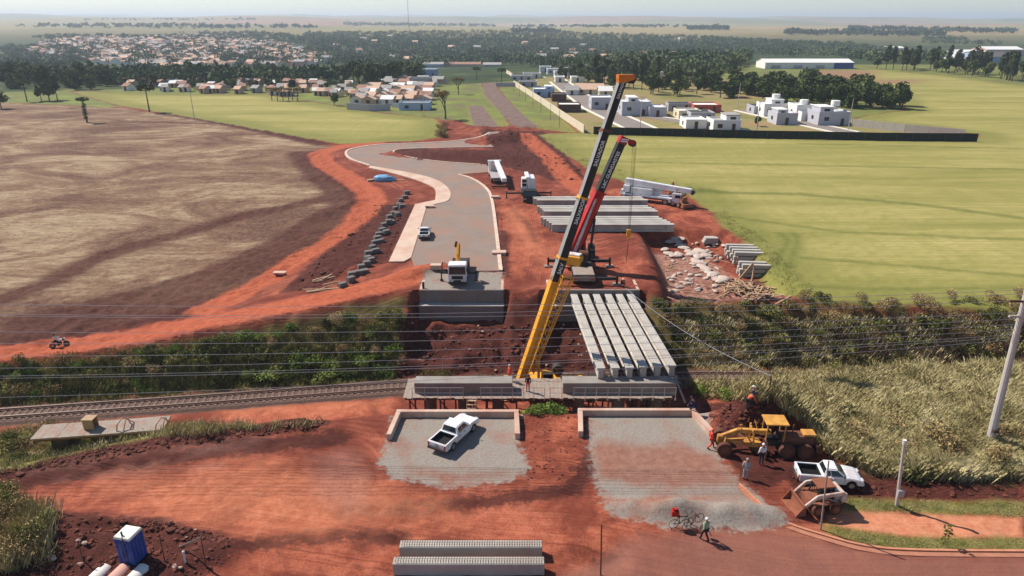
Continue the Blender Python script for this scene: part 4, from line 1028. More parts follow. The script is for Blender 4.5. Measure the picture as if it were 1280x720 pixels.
def pickup(label, loc, rz, double=True, name='pickup_truck'):
    r_ = thing(name, label, 'pickup truck', loc, rz)
    L, wd, zb, zt, r = (5.25, 1.84, .42, 1.06, .37) if double else (4.45, 1.68, .34, .94, .31)
    wf, wb = (1.65, -1.5) if double else (1.42, -1.25)
    hy = 1.05 if double else .95
    bed0 = -L / 2; cab0 = (-.82 if double else -.55)          # bed from bed0 to cab0
    prof = lower_body(L, wd, zb, zt, (wf, wb), r, hy, 0)
    # front half: solid hull; the bed is an open tub
    b = MB()
    front = [p for p in prof]
    b.prism([(max(y, cab0), z) if False else (y, z) for y, z in front], -wd / 2, wd / 2, axis='x')
    body = b.build('body', M['white'], r_, bevel=.045)
    # open load bed cut by a boolean-free tub: dark liner walls and floor set inside raised rims
    bw = wd - .3; bl = cab0 - bed0 - .26; by = (bed0 + cab0) / 2 + .02
    bm = bmesh.new(); bm.from_mesh(body.data)
    bm.free()
    cut = MB().box((0, by, zt), (bw, bl, .95)).mesh('cut', M['black'])
    co = bpy.data.objects.new('cut', cut); COL.objects.link(co); co.parent = r_
    md = body.modifiers.new('bed', 'BOOLEAN'); md.object = co; md.operation = 'DIFFERENCE'; md.solver = 'EXACT'
    bpy.context.view_layer.update()
    dg = bpy.context.evaluated_depsgraph_get(); nm_ = bpy.data.meshes.new_from_object(body.evaluated_get(dg)); body.modifiers.clear(); body.data = nm_; bpy.data.objects.remove(co)
    body.data.materials.clear(); body.data.materials.append(M['white'])
    body.data.polygons.foreach_set('material_index', [0] * len(body.data.polygons))
    f0 = zt - .47
    b = MB(); b.box((0, by, f0 + .03), (bw - .01, bl - .01, .05))
    for sx in (-1, 1): b.box((sx * (bw / 2 - .02), by, f0 + .22), (.03, bl - .02, .36))
    for sy in (-1, 1): b.box((0, by + sy * (bl / 2 - .02), f0 + .22), (bw - .08, .03, .36))
    for k in range(7): b.box((-bw / 2 + .2 + k * (bw - .4) / 6, by, f0 + .065), (.06, bl - .1, .02))
    b.build('bed_liner', M['black'], r_)
    # cabin
    c1 = hy + .12; ch = .60 if double else .50
    b = MB(); tw = wd / 2 - .03; ttw = wd / 2 - .24; ry0, ry1 = cab0 + .22, hy - .62
    lo = [(-tw, cab0), (tw, cab0), (tw, c1), (-tw, c1)]; hi = [(-ttw, ry0), (ttw, ry0), (ttw, ry1), (-ttw, ry1)]
    vs = [(x, y, zt - .02) for x, y in lo] + [(x, y, zt + ch) for x, y in hi]
    b.add(vs, [(3, 2, 1, 0), (4, 5, 6, 7), (0, 1, 5, 4), (1, 2, 6, 5), (2, 3, 7, 6), (3, 0, 4, 7)])
    cabin = b.build('cabin', M['white'], r_, bevel=.07)
    V = [Vector(v) for v in vs]
    def pane(nm, a, b_, c, d_, s0, s1, t0, t1, out):
        # quad a-b bottom, d-c top; inset by parameters, pushed out along its normal
        def at(s_, t_): return (a.lerp(b_, s_)).lerp(d_.lerp(c, s_), t_)
        q = [at(s0, t0), at(s1, t0), at(s1, t1), at(s0, t1)]
        n = (q[1] - q[0]).cross(q[3] - q[0]).normalized()
        if n.dot(out) < 0: n = -n
        mb = MB(); mb.add([p + n * .012 for p in q] + [p - n * .02 for p in q], [(0, 1, 2, 3), (7, 6, 5, 4), (0, 4, 5, 1), (1, 5, 6, 2), (2, 6, 7, 3), (3, 7, 4, 0)])
        mb.build(nm, M['glass'], r_)
    pane('rear_window', V[1], V[0], V[4], V[5], .1, .9, .18, .86, Vector((0, -1, 0)))
    pane('windshield', V[2], V[3], V[7], V[6], .07, .93, .1, .9, Vector((0, 1, 0)))
    for sx, (a, b_, c, d_) in ((1, (V[1], V[2], V[6], V[5])), (-1, (V[0], V[3], V[7], V[4]))):
        if double:
            pane('side_window', a, b_, c, d_, .10, .43, .16, .84, Vector((sx, 0, .3))); pane('side_window', a, b_, c, d_, .46, .86, .16, .84, Vector((sx, 0, .3)))
        else:
            pane('side_window', a, b_, c, d_, .34, .88, .16, .84, Vector((sx, 0, .3))); pane('side_window', a, b_, c, d_, .08, .28, .2, .8, Vector((sx, 0, .3)))
    for sx in (-1, 1):
        for wy in (wf, wb): wheel(r_, sx * (wd / 2 - .12), wy, r, .24, sx=sx)
        MB().box((sx * (wd / 2 + .1), hy - .15, zt + .12), (.2, .1, .16)).build('mirror', M['white' if double else 'black'], r_, bevel=.03)
        MB().box((sx * (wd / 2 - .12), -L / 2 - .01, zt - .22), (.14, .06, .36)).build('tail_light', M['redlamp'], r_, bevel=.02)
        MB().box((sx * (wd / 2 - .28), L / 2 - .06, zb + .36), (.4, .12, .18)).build('headlight', M['lamp'], r_, bevel=.03)
        for yy in ((.25, -.55) if double else (.05,)):
            MB().box((sx * (wd / 2 + .012), yy, zt - .16), (.03, .2, .045)).build('door_handle', M['black'], r_)
        b = MB()
        for yy in ([cab0 + .08, .1, hy + .02] if double else [cab0 + .25, hy - .05]): b.box((sx * (wd / 2 + .002), yy, zt - .3), (.008, .014, .5))
        b.build('door_seam', M['black'], r_)
    MB().box((0, -L / 2 - .07, zb + .12), (wd - .1, .16, .2)).build('rear_bumper', M['chassis'], r_, bevel=.03)
    MB().box((0, L / 2 - .02, zb + .1), (wd - .06, .16, .26)).build('front_bumper', M['white'], r_, bevel=.05)
    MB().box((0, L / 2 + .005, zb + .36), (wd * .48, .05, .16)).build('grille', M['black'], r_)
    MB().box((0, -L / 2 - .022, zt - .3), (.42, .02, .14)).build('number_plate', M['greycloth'], r_)
    MB().box((0, -L / 2 - .012, zt - .14), (.3, .02, .05)).build('tailgate_handle', M['black'], r_)
    MB().box((0, 0, .36), (wd * .7, L * .86, .16)).build('chassis', M['chassis'], r_)
    r_.scale = (.9,) * 3 if double else (.95,) * 3
    return r_
a_ = P(563, 561, 0); b_ = P(592, 528, 0)
pk = P(570, 547, 0)
pickup('white double-cab pickup seen from behind, parked on the left gravel pad', (pk.x - .1, pk.y - .1, G(pk.x, pk.y) + .01), math.atan2(-(P(600, 545).x - P(578, 566).x), (P(600, 545).y - P(578, 566).y)))
sv_ = on(1040, 607)
pickup('white single-cab pickup with an open bed parked right of the skid loader', (sv_.x - .15, sv_.y + .5, sv_.z + .01), R(-90) - .13, False)
pv_ = P(531, 296)
pickup('small white pickup on the new asphalt beside the wide sidewalk', (pv_.x, pv_.y, .1), R(4), False)
# --- trucks
def truck_cab(r_, y, wd, ht, ln, m, z0=.55):
    b = MB(); b.prism([(y - ln / 2, z0), (y + ln / 2, z0), (y + ln / 2, z0 + ht * .45), (y + ln / 2 - .18, z0 + ht), (y - ln / 2, z0 + ht)], -wd / 2, wd / 2, axis='x')
    cab = b.build('cab', m, r_, bevel=.07)
    MB().add([(-wd / 2 + .1, y + ln / 2 + .012, z0 + ht * .47), (wd / 2 - .1, y + ln / 2 + .012, z0 + ht * .47), (wd / 2 - .14, y + ln / 2 - .14, z0 + ht * .9), (-wd / 2 + .14, y + ln / 2 - .14, z0 + ht * .9)], [(0, 1, 2, 3)]).build('windshield', M['glass'], cab)
    for sx in (-1, 1):
        MB().box((sx * (wd / 2 + .008), y + .12, z0 + ht * .68), (.02, ln * .5, ht * .3)).build('side_window', M['glass'], cab)
        MB().box((sx * (wd / 2 - .3), y + ln / 2 + .02, z0 + .25), (.4, .06, .2)).build('headlight', M['lamp'], cab)
        MB().box((sx * (wd / 2 + .2), y + ln / 2 - .1, z0 + ht * .68), (.22, .1, .5)).build('mirror', M['black'], cab)
    MB().box((0, y + ln / 2 + .015, z0 + ht * .28), (wd * .62, .05, ht * .2)).build('grille', M['black'], cab)
    MB().box((0, y + ln / 2 + .03, z0 - .08), (wd, .2, .3)).build('front_bumper', M['chassis'], cab, bevel=.04)
    return cab
def truck_base(r_, L, wheels, wd=2.4, rr=.5, m=None):
    MB().box((0, 0, .72), (1.0, L, .28)).build('chassis', M['chassis'], r_)
    for wy in wheels:
        for sx in (-1, 1): wheel(r_, sx * (wd / 2 - .2), wy, rr, .38, sx=sx)
# loader-crane truck on the far left abutment, nose to the camera
r_ = thing('crane_truck', 'white-cab truck with folded yellow loader arm on the far left abutment', 'truck', (-6.55, 80.3, .1), R(180)); r_.scale = (.92,) * 3
truck_base(r_, 8.4, (3.1, -1.4, -2.7)); truck_cab(r_, 3.2, 2.35, 2.3, 1.9, M['white'])
MB().box((0, -1.2, 1.05), (2.4, 5.6, .16)).box((0, 1.62, 1.6), (2.3, .1, 1.0)).build('flatbed', M['chassis'], r_)
b = MB(); b.box((0, 1.9, 1.6), (.6, .6, 1.6)).bar((0, 1.9, 2.4), (0, .4, 4.6), .42, .5).bar((0, .5, 4.7), (.1, 1.6, 3.4), .34, .4).cyl((.25, 1.8, 2.0), (.25, .8, 3.6), .1)
b.build('loader_arm', M['yellow'], r_, bevel=.04)
MB().bar((.3, .2, 4.8), (.5, -.3, 4.0), .25).build('grapple', M['black'], r_)
for sx in (-1, 1):
    og = MB().box((sx * 1.7, 1.9, 1.05), (1.4, .22, .22)).cyl((sx * 2.3, 1.9, 1.4), (sx * 2.3, 1.9, .1), .09).build('outrigger', M['black'], r_)
    MB().cyl((sx * 2.3, 1.9, 0), (sx * 2.3, 1.9, .1), .25).build('outrigger_pad', M['black'], og)
MB().bar((1.0, -2.5, 1.4), (1.0, 1.2, 1.4), .2, .5).bar((-1.0, -2.5, 1.4), (-1.0, 1.2, 1.4), .2, .5).build('side_board', M['black'], r_)
# boom truck with the long pale trough
p = on(621, 232)
r_ = thing('boom_truck', 'truck with a long pale box boom hanging over its tail beside the asphalt', 'truck', (p.x - .3, p.y + 5.5, p.z), R(6))
truck_base(r_, 9.5, (3.4, -1.6, -2.9)); truck_cab(r_, 3.7, 2.4, 2.3, 2.0, M['white_dusty'])
MB().box((0, -.9, 1.1), (2.4, 6.2, .2)).build('flatbed', M['greycloth'], r_)
MB().box((0, 3.2, 3.1), (2.7, .7, .3)).box((-.9, 2.4, 1.8), (.3, .3, 2.6)).box((.9, 2.4, 1.8), (.3, .3, 2.6)).build('boom_cradle', M['white'], r_)
b = MB(); b.bar((.4, 3.0, 3.0), (.9, -8.6, 1.7), .95, .7); b.build('box_boom', M['white'], r_, bevel=.05)
MB().bar((-1.4, -7.5, .35), (2.6, -7.6, .35), .35).build('tail_beam', M['rust'], r_)
# white crane truck standing with outriggers out, behind the girder stacks
p = on(661, 252)
r_ = thing('crane_truck', 'white crane truck on spread outriggers at the left end of the stored girders', 'truck', (p.x, p.y + 3.2, p.z), R(183))
truck_base(r_, 9.0, (3.3, -1.5, -2.8)); truck_cab(r_, 3.4, 2.4, 1.6, 1.9, M['black'])
b = MB(); b.box((-.5, -1.0, 2.4), (1.3, 3.6, 2.4)); b.build('crane_body', M['white'], r_, bevel=.08)
b = MB(); b.box((.75, -.8, 2.5), (1.0, 1.8, 1.9), tx=.9); oc = b.build('crane_cab', M['white'], r_, bevel=.08)
for z_ in (2.3, 3.0): MB().box((.75, .12, z_), (.75, .03, .5)).build('window', M['glass'], oc)
MB().box((0, -1.0, 1.1), (2.4, 6.4, .25)).build('flatbed', M['chassis'], r_)
MB().box((.2, -1.0, 3.75), (.7, 4.8, .45)).build('boom', M['white'], r_, bevel=.04)
for wy in (.8,):
    for sx in (-1, 1):
        og = MB().box((sx * 2.6, wy, 1.0), (2.9, .25, .25)).cyl((sx * 4.0, wy, 1.3), (sx * 4.0, wy, .1), .1).build('outrigger', M['chassis'], r_)
        MB().cyl((sx * 4.0, wy, 0), (sx * 4.0, wy, .1), .3).build('outrigger_pad', M['black'], og)
# long white mobile crane with the boom stowed
p = on(819, 255); q = on(838, 258); q2 = on(803, 246)
r_ = thing('mobile_crane', 'white mobile crane with its boom stowed lengthwise beside the crop field', 'crane', (p.x - .4, p.y + 1.6, p.z), R(-118))
truck_base(r_, 11, (4.2, 2.8, -2.4, -3.8), 2.5, .55); truck_cab(r_, 4.8, 2.5, 1.7, 1.8, M['white'])
MB().box((0, -.6, 1.15), (2.5, 9.4, .35)).box((0, -4.9, 1.5), (2.4, .9, .8)).build('carrier_deck', M['white'], r_, bevel=.05)
b = MB(); b.bar((.3, -4.8, 3.3), (.3, 7.0, 2.7), 1.0, 1.1, w1=.75, h1=.8); bo = b.build('boom', M['white'], r_, bevel=.06)
MB().cyl((.0, 7.2, 2.5), (.6, 7.2, 2.5), .35).build('sheave', M['chassis'], bo)
b = MB(); b.box((0, -1.6, 1.9), (2.3, 3.8, 1.1)).box((0, -4.3, 2.1), (2.4, 1.2, 1.2)); b.build('turntable', M['white'], r_, bevel=.06)
b = MB(); b.box((-.85, 1.0, 2.2), (.85, 1.5, 1.3), tx=.9); oc = b.build('crane_cab', M['white'], r_, bevel=.07)
MB().box((-.85, 1.76, 2.3), (.65, .03, .7)).build('window', M['glass'], oc); MB().box((-1.28, 1.0, 2.35), (.03, 1.0, .6)).build('window', M['glass'], oc)
for wy in (3.6, -4.6):
    for sx in (-1, 1): MB().box((sx * 1.35, wy, .95), (.35, .4, .7)).build('outrigger', M['white'], r_)
# backhoe loader
p = on(848, 258)
dr = mat('dusty_machine_red', lin(150, 104, 76), .8, .25, 3, dust=(lin(120, 70, 50), .6))
r_ = thing('backhoe_loader', 'dusty backhoe loader with raised digging arm beside the white mobile crane', 'backhoe', (p.x, p.y + 1.2, p.z), R(200))
MB().box((0, .6, 1.1), (1.1, 3.2, .7)).box((0, 1.7, 1.5), (.95, 1.3, .6)).build('body', dr, r_, bevel=.06)
cab = MB(); 
for sx in (-1, 1):
    for y in (-.9, .6): cab.bar((sx * .7, y, 1.2), (sx * .65, y, 2.75), .1)
cab.box((0, -.15, 2.8), (1.6, 1.8, .12)); cb = cab.build('cab_frame', dr, r_)
MB().box((0, -.15, 2.1), (1.25, 1.35, 1.1)).build('window', M['glass'], cb)
for sx in (-1, 1): wheel(r_, sx * .85, -.7, .72, .45, M['muddy_tyre'], dr, sx); wheel(r_, sx * .8, 1.8, .45, .35, M['muddy_tyre'], dr, sx)
MB().bar((0, -1.3, 1.0), (.1, -1.7, 3.6), .3, .4).bar((.1, -1.7, 3.6), (.1, -2.4, 1.6), .25, .3).box((.1, -2.4, 1.3), (.7, .5, .6)).build('digging_arm', dr, r_)
b = MB(); b.prism([(2.7, .2), (3.4, .25), (3.5, .9), (2.9, .8)], -1.05, 1.05, axis='x')
for sx in (-1, 1): b.bar((sx * .5, 1.0, 1.3), (sx * .6, 2.9, .6), .16, .22)
b.build('loader_bucket', dr, r_)
# --- motor grader, nose to the left
p = on(958, 573)
gr_ = thing('motor_grader', 'yellow motor grader with sun canopy working below the red soil heap', 'grader', (p.x + .2, p.y + 1.0, p.z), R(90) - .06)
gy_ = M['grader']; gr_.scale = (.82,) * 3
# local: +y forward (to the left in the photo), x across
b = MB(); b.bar((0, -.3, 2.0), (0, 2.6, 2.05), .36, .42).bar((0, 2.6, 2.05), (0, 4.0, 1.35), .34, .4).box((0, 4.1, 1.1), (.5, .5, .8)); b.build('main_frame', gy_, gr_, bevel=.03)
b = MB(); b.box((0, 3.9, .72), (2.0, .28, .3)).bar((-.6, 3.9, .85), (.0, 3.6, 1.7), .12); b.build('front_axle', gy_, gr_)
for sx in (-1, 1):
    wl = wheel(gr_, sx * 1.05, 3.9, .68, .4, M['muddy_tyre'], M['rust'], sx)
    for y in (-1.6, -3.2): wheel(gr_, sx * 1.05, y, .7, .42, M['muddy_tyre'], M['rust'], sx)
b = MB(); b.bar((0, 3.6, 1.0), (-.55, 1.3, .85), .16, .2).bar((0, 3.6, 1.0), (.55, 1.3, .85), .16, .2); b.cyl((0, 1.2, .8), (0, 1.2, .95), .75, n=24); b.build('circle_drawbar', gy_, gr_)
b = MB(); b.prism([(-.08, .12), (.06, .1), (.14, .4), (.1, .75), (0, .78), (.03, .4)], -1.75, 1.75, axis='x')
bl = b.build('blade', M['rust'], gr_); bl.location = (0, 1.15, 0); bl.rotation_euler = (0, 0, .5)
b = MB()
for sx in (-1, 1): b.cyl((sx * .55, 1.4, 2.5), (sx * .65, 1.3, 1.0), .09).bar((sx * .2, 1.4, 2.2), (sx * .6, 1.4, 2.4), .14)
b.cyl((.5, 2.3, 2.35), (-.2, 1.4, 1.0), .07); b.bar((0, 2.3, 2.1), (-.5, 2.5, 3.0), .06).bar((0, .9, 2.2), (.5, 1.1, 2.9), .06); b.build('lift_cylinder', gy_, gr_)
b = MB(); b.box((0, -2.6, 1.45), (1.1, 2.9, .9)); b.build('engine_hood', M['rust'], gr_, bevel=.06)
MB().box((0, -3.6, 2.02), (1.0, 1.1, .2)).build('radiator_cover', gy_, gr_, bevel=.03)
MB().cyl((.2, -2.3, 1.9), (.2, -2.3, 2.7), .06).build('exhaust', M['rust'], gr_)
b = MB(); b.box((0, -.5, 1.35), (1.1, 1.1, .12)).box((0, -.95, 1.75), (.6, .2, .7)).box((0, -.75, 1.55), (.55, .5, .14)); b.build('operator_seat', M['black'], gr_)
b = MB(); b.bar((0, .1, 1.4), (0, .0, 2.1), .08).cyl((0, -.02, 2.15), (0, -.12, 2.2), .24, n=14); b.build('steering_column', M['black'], gr_)
b = MB(); 
for sx in (-1, 1):
    for y in (-1.3, .25): b.bar((sx * .62, y, 1.4), (sx * .66, y, 3.15), .09)
cp = b.build('canopy_post', gy_, gr_)
b = MB(); b.box((0, -.55, 3.22), (1.75, 2.0, .12)); b.build('canopy', gy_, gr_, bevel=.03)
MB().box((0, -.9, 1.1), (.9, 1.6, .6)).box((0, -2.4, .75), (1.5, 3.2, .35)).build('rear_frame', M['chassis'], gr_)
b = MB(); b.box((0, -4.25, .9), (1.9, .2, .7)).box((0, -4.5, .6), (2.0, .4, .25)); b.build('ripper', M['rust'], gr_)
# --- skid-steer loader, bucket to the left
p = on(1024, 636)
sk = thing('skid_steer_loader', 'mud-splashed white skid-steer loader with lowered bucket beside the grass strip', 'loader', (p.x, p.y + .2, p.z), R(97))
sk.scale = (.9,) * 3
sw = mat('muddy_white_paint', lin(206, 190, 178), .6, .15, 2, dust=(lin(150, 92, 68), .75)); sm = mat('caked_mud', lin(138, 84, 62), .95, .3, 3, bump=.4)
MB().box((0, -.1, .75), (1.1, 2.5, .75)).build('chassis', sm, sk, bevel=.06)
b = MB(); b.box((0, -1.1, 1.25), (1.3, .8, .9), ty=.85); b.build('engine_cover', sw, sk, bevel=.08)
b = MB()
for sx in (-1, 1):
    b.bar((sx * .52, .65, 1.0), (sx * .5, .45, 2.05), .09).bar((sx * .52, -.65, 1.1), (sx * .5, -.6, 2.05), .09)
    for k in range(6): b.bar((sx * .52, -.5 + k * .18, 1.15), (sx * .5, -.5 + k * .17, 2.0), .03)
cg = b.build('cab_cage', M['black'], sk); MB().box((0, -.08, 2.1), (1.15, 1.35, .1)).build('cab_roof', sm, sk, bevel=.03)
MB().box((0, -.15, 1.25), (.6, .5, .15)).box((0, -.4, 1.5), (.6, .12, .5)).build('seat', M['black'], sk)
for sx in (-1, 1):
    b = MB(); b.bar((sx * .85, -1.25, 1.75), (sx * .85, .75, 1.6), .17, .3).bar((sx * .85, .7, 1.65), (sx * .8, 1.6, .75), .16, .26).bar((sx * .85, -1.25, 1.0), (sx * .85, -1.25, 1.75), .2, .35)
    b.build('lift_arm', sw, sk, bevel=.03)
    MB().cyl((sx * .85, -.9, 1.0), (sx * .85, .3, 1.5), .06).build('lift_cylinder', M['rail'], sk)
    b = MB(); b.box((sx * .86, -.1, .98), (.36, 2.1, .1)); b.build('mudguard', sm, sk, bevel=.03)
    for y in (.55, -.75): wheel(sk, sx * .86, y, .44, .34, M['muddy_tyre'], sm, sx)
b = MB(); pr = [(1.55, .15), (2.35, .08), (2.36, .13), (1.72, .22), (1.66, .6), (1.75, 1.0), (1.66, 1.02), (1.54, .6)]
b.prism(pr, -1.0, 1.0, axis='x')
for sx in (-1, 1): b.prism([(1.55, .15), (2.35, .1), (1.72, 1.0)], sx * 1.0 - .02, sx * 1.0 + .02, axis='x')
b.build('bucket', sm, sk)
for sx in (-1, 1): MB().box((sx * .5, -1.52, 1.3), (.16, .04, .1)).build('tail_light', M['redlamp'], sk)
# ------------------------------------------------------------------ vegetation
def leafmat(name, a, b_, c, scale=0.9):
    m = bpy.data.materials.new(name); m.use_nodes = True; t_ = m.node_tree; n = t_.nodes; l = t_.links
    bs_ = n['Principled BSDF']; bs_.inputs['Roughness'].default_value = .8; bs_.inputs['Specular IOR Level'].default_value = .15
    g = n.new('ShaderNodeNewGeometry'); oi = n.new('ShaderNodeObjectInfo')
    add = n.new('ShaderNodeVectorMath'); add.operation = 'ADD'; l.new(g.outputs['Position'], add.inputs[0])
    nz = n.new('ShaderNodeTexNoise'); nz.inputs['Scale'].default_value = scale; nz.inputs['Detail'].default_value = 4
    l.new(add.outputs[0], nz.inputs['Vector'])
    mx = n.new('ShaderNodeMath'); mx.operation = 'MULTIPLY_ADD'; l.new(oi.outputs['Random'], mx.inputs[0]); mx.inputs[1].default_value = .3; l.new(nz.outputs[0], mx.inputs[2])
    rp = n.new('ShaderNodeValToRGB'); e = rp.color_ramp.elements; e.new(.5)
    for q, (p_, c_) in zip(e, ((.35, a), (.62, b_), (.9, c))): q.position = p_; q.color = c_
    l.new(mx.outputs[0], rp.inputs[0]); l.new(rp.outputs[0], bs_.inputs['Base Color'])
    return m
LM = dict(
    tree=leafmat('tree_leaves', lin(46, 58, 32), lin(72, 86, 44), lin(110, 116, 62), .3),
    gum=leafmat('tall_tree_leaves', lin(44, 56, 38), lin(66, 78, 50), lin(98, 104, 68), .3),
    wood=leafmat('far_wood_leaves', lin(48, 62, 40), lin(72, 88, 54), lin(112, 118, 76), .03),
    bush=leafmat('bush_leaves', lin(50, 56, 26), lin(98, 100, 50), lin(154, 146, 86), .7),
    green=leafmat('fresh_leaves', lin(66, 84, 30), lin(104, 124, 50), lin(146, 158, 76), 1.2),
    lawn=leafmat('lawn_blades', lin(104, 108, 58), lin(140, 136, 80), lin(172, 160, 108), .8),
    dry=leafmat('dry_grass_blades', lin(134, 122, 80), lin(184, 170, 122), lin(212, 198, 156), .35),
    brown=leafmat('dry_bush_leaves', lin(92, 74, 46), lin(138, 116, 76), lin(178, 154, 108), .8),
)
bark = mat('bark', lin(84, 68, 56), .95, .3, 4)
def leaf_cloud(seed, blobs, n, size, flat=1.0):
    """n leaf-sized quads scattered through a set of ellipsoid clumps, denser toward their surface"""
    r_ = np.random.RandomState(seed); ws = np.array([b[3] * b[4] * b[5] for b in blobs]) ** .67; ws /= ws.sum()
    k = r_.choice(len(blobs), n, p=ws); B = np.array(blobs)[k]
    d = r_.normal(size=(n, 3)); d /= np.linalg.norm(d, axis=1)[:, None]
    rad = r_.uniform(.35, 1.06, n) ** .55
    c = B[:, :3] + d * rad[:, None] * B[:, 3:6]
    a = r_.normal(size=(n, 3)) + d * .6; a /= np.linalg.norm(a, axis=1)[:, None]
    u = np.cross(a, r_.normal(size=(n, 3))); u /= np.linalg.norm(u, axis=1)[:, None]; v = np.cross(a, u)
    s = size * r_.uniform(.6, 1.3, n)[:, None]
    q = np.stack([c - u * s, c - v * s * .6, c + u * s, c + v * s * .6], 1)
    return q.reshape(-1, 3)
def quad_mesh(name, V, m):
    me = bpy.data.meshes.new(name); nf = len(V) // 4
    me.vertices.add(len(V)); me.vertices.foreach_set('co', V.astype(np.float32).ravel())
    me.loops.add(nf * 4); me.loops.foreach_set('vertex_index', np.arange(nf * 4, dtype=np.int32))
    me.polygons.add(nf); me.polygons.foreach_set('loop_start', np.arange(0, nf * 4, 4, dtype=np.int32))
    me.update(calc_edges=True); me.materials.append(m); return me
def tree_kind(kind, seed):
    r_ = random.Random(seed)
    tb = MB()
    if kind == 'round':
        H_, W_ = 8.5, 3.6; bl = [(r_.uniform(-.5, .5) * W_, r_.uniform(-.5, .5) * W_, H_ * r_.uniform(.45, .85), W_ * r_.uniform(.35, .6), W_ * r_.uniform(.35, .6), H_ * r_.uniform(.14, .24)) for _ in range(9)]
        tb.cyl((0, 0, -.5), (0, 0, H_ * .5), .28, .16, 7)
        for b_ in bl[:5]: tb.cyl((0, 0, H_ * .35), (b_[0], b_[1], b_[2]), .12, .05, 5)
        V = leaf_cloud(seed, bl, 620, .62); m = LM['tree']
    elif kind == 'dense':
        H_, W_ = 8.0, 3.8; bl = [(r_.uniform(-.55, .55) * W_, r_.uniform(-.55, .55) * W_, H_ * r_.uniform(.2, .8), W_ * r_.uniform(.3, .6), W_ * r_.uniform(.3, .6), H_ * r_.uniform(.14, .26)) for _ in range(13)]
        tb.cyl((0, 0, -.5), (0, 0, H_ * .5), .25, .14, 7)
        V = leaf_cloud(seed, bl, 900, .5); m = LM['tree']
    elif kind == 'tall':
        H_, W_ = 14, 2.6; bl = [(r_.uniform(-.5, .5) * W_, r_.uniform(-.5, .5) * W_, H_ * (.38 + .58 * i / 8), W_ * r_.uniform(.3, .55), W_ * r_.uniform(.3, .55), H_ * r_.uniform(.07, .12)) for i in range(9)]
        tb.cyl((0, 0, -.5), (r_.uniform(-.4, .4), 0, H_ * .9), .26, .07, 7)
        for b_ in bl[1:6]: tb.cyl((0, 0, b_[2] - 1.2), (b_[0], b_[1], b_[2]), .08, .04, 5)
        V = leaf_cloud(seed, bl, 520, .62); m = LM['gum']
    elif kind == 'umbrella':      # araucaria-like: bare trunk, flat tuft at the top
        H_ = 10; tb.cyl((0, 0, -.3), (.1, 0, H_ * .86), .3, .16, 8); bl = []
        for i in range(9):
            a = i * .7; x, y = 2.5 * math.cos(a), 2.5 * math.sin(a); z_ = H_ * r_.uniform(.78, .94)
            tb.cyl((0, 0, H_ * .74), (x, y, z_), .08, .04, 5); bl.append((x, y, z_, .9, .9, .5))
        bl.append((0, 0, H_ * .92, 1.6, 1.6, .6)); V = leaf_cloud(seed, bl, 420, .42); m = LM['tree']
    elif kind == 'ivy':
        H_ = 9; tb.cyl((0, 0, -.3), (.1, 0, H_ * .9), .3, .14, 8)
        bl = [(r_.uniform(-.3, .3), 0, H_ * (.2 + .1 * i), .75, .75, .7) for i in range(6)] + [(.6 * math.cos(k), .6 * math.sin(k), H_ * .93, 1.5, 1.5, .55) for k in range(5)]
        for k in range(5): tb.cyl((0, 0, H_ * .8), (1.4 * math.cos(k), 1.4 * math.sin(k), H_ * .95), .07, .03, 5)
        V = leaf_cloud(seed, bl, 400, .4); m = LM['tree']
    else:                           # bare: forked twigs with few leaves
        H_ = 9; V = []
        def br(p, d, ln, rad, lev):
            e = p + d * ln; tb.cyl(p, e, rad, rad * .65, 5, caps=False)
            if lev == 0: V.append(e); return
            for _ in range(3):
                dd = (d + Vector((r_.uniform(-.75, .75), r_.uniform(-.75, .75), r_.uniform(-.1, .5)))).normalized(); br(e, dd, ln * .72, rad * .6, lev - 1)
        br(Vector((0, 0, -.2)), Vector((0, 0, 1)), 2.4, .26, 5)
        bl = [(v.x, v.y, v.z, .35, .35, .35) for v in V[::4]]; V = leaf_cloud(seed, bl, 520, .2); m = LM['brown']
    return quad_mesh('crown', V, m), tb.mesh('trunk', bark)
KINDS = {k: [tree_kind(k, 40 + i * 7 + len(k)) for i in range(n)] for k, n in (('round', 6), ('dense', 6), ('tall', 4), ('umbrella', 2), ('ivy', 1), ('bare', 2))}
def tree(kind, loc, sc, label, group=None, cat='tree', name=None):
    cm, tm = rnd.choice(KINDS[kind])
    r_ = thing(name or {'round': 'broadleaf_tree', 'dense': 'broadleaf_tree', 'tall': 'tall_tree', 'umbrella': 'umbrella_tree', 'ivy': 'umbrella_tree', 'bare': 'bare_tree'}[kind], label, cat, (loc[0], loc[1], loc[2] - .1), rnd.uniform(0, 6.28), group)
    r_.scale = (sc * rnd.uniform(.9, 1.12), sc * rnd.uniform(.9, 1.12), sc)
    mobj('crown', cm, r_); mobj('trunk', tm, r_)
    return r_
gz = G
def at_px(px, py):
    p = hit(px, py); return Vector((p.x, p.y, gz(p.x, p.y)))
# single trees
tree('ivy', at_px(109, 153), .85, 'lone ivy-clad tree with a flat tuft standing in the ploughed field')
tree('umbrella', at_px(187, 140), .95, 'lone flat-topped tree at the edge of the ploughed field')
tree('umbrella', at_px(34, 127), .85, 'dark flat-topped tree left of the small clump on the ploughed field')
for k, (px, py, s_) in enumerate(((52, 126, .7), (62, 126, .95), (72, 125, .9))): tree('round', at_px(px, py), s_ * .95, 'dark tree in the small clump at the far edge of the ploughed field', 'clump at the far edge of the ploughed field')
tree('round', at_px(2, 136), .8, 'tree cut by the left edge of the photo at the field end')
tree('bare', at_px(557, 149), 1.25, 'big bare grey tree beside the green strip left of the old road')
tree('bare', at_px(573, 118), 1.0, 'smaller leafless tree farther along the green strip')
for px in (340, 347, 354, 361, 366, 372): tree('bare', at_px(px, 126), .72, 'leafless tree in the row behind the green field', 'row of leafless trees behind the green field')
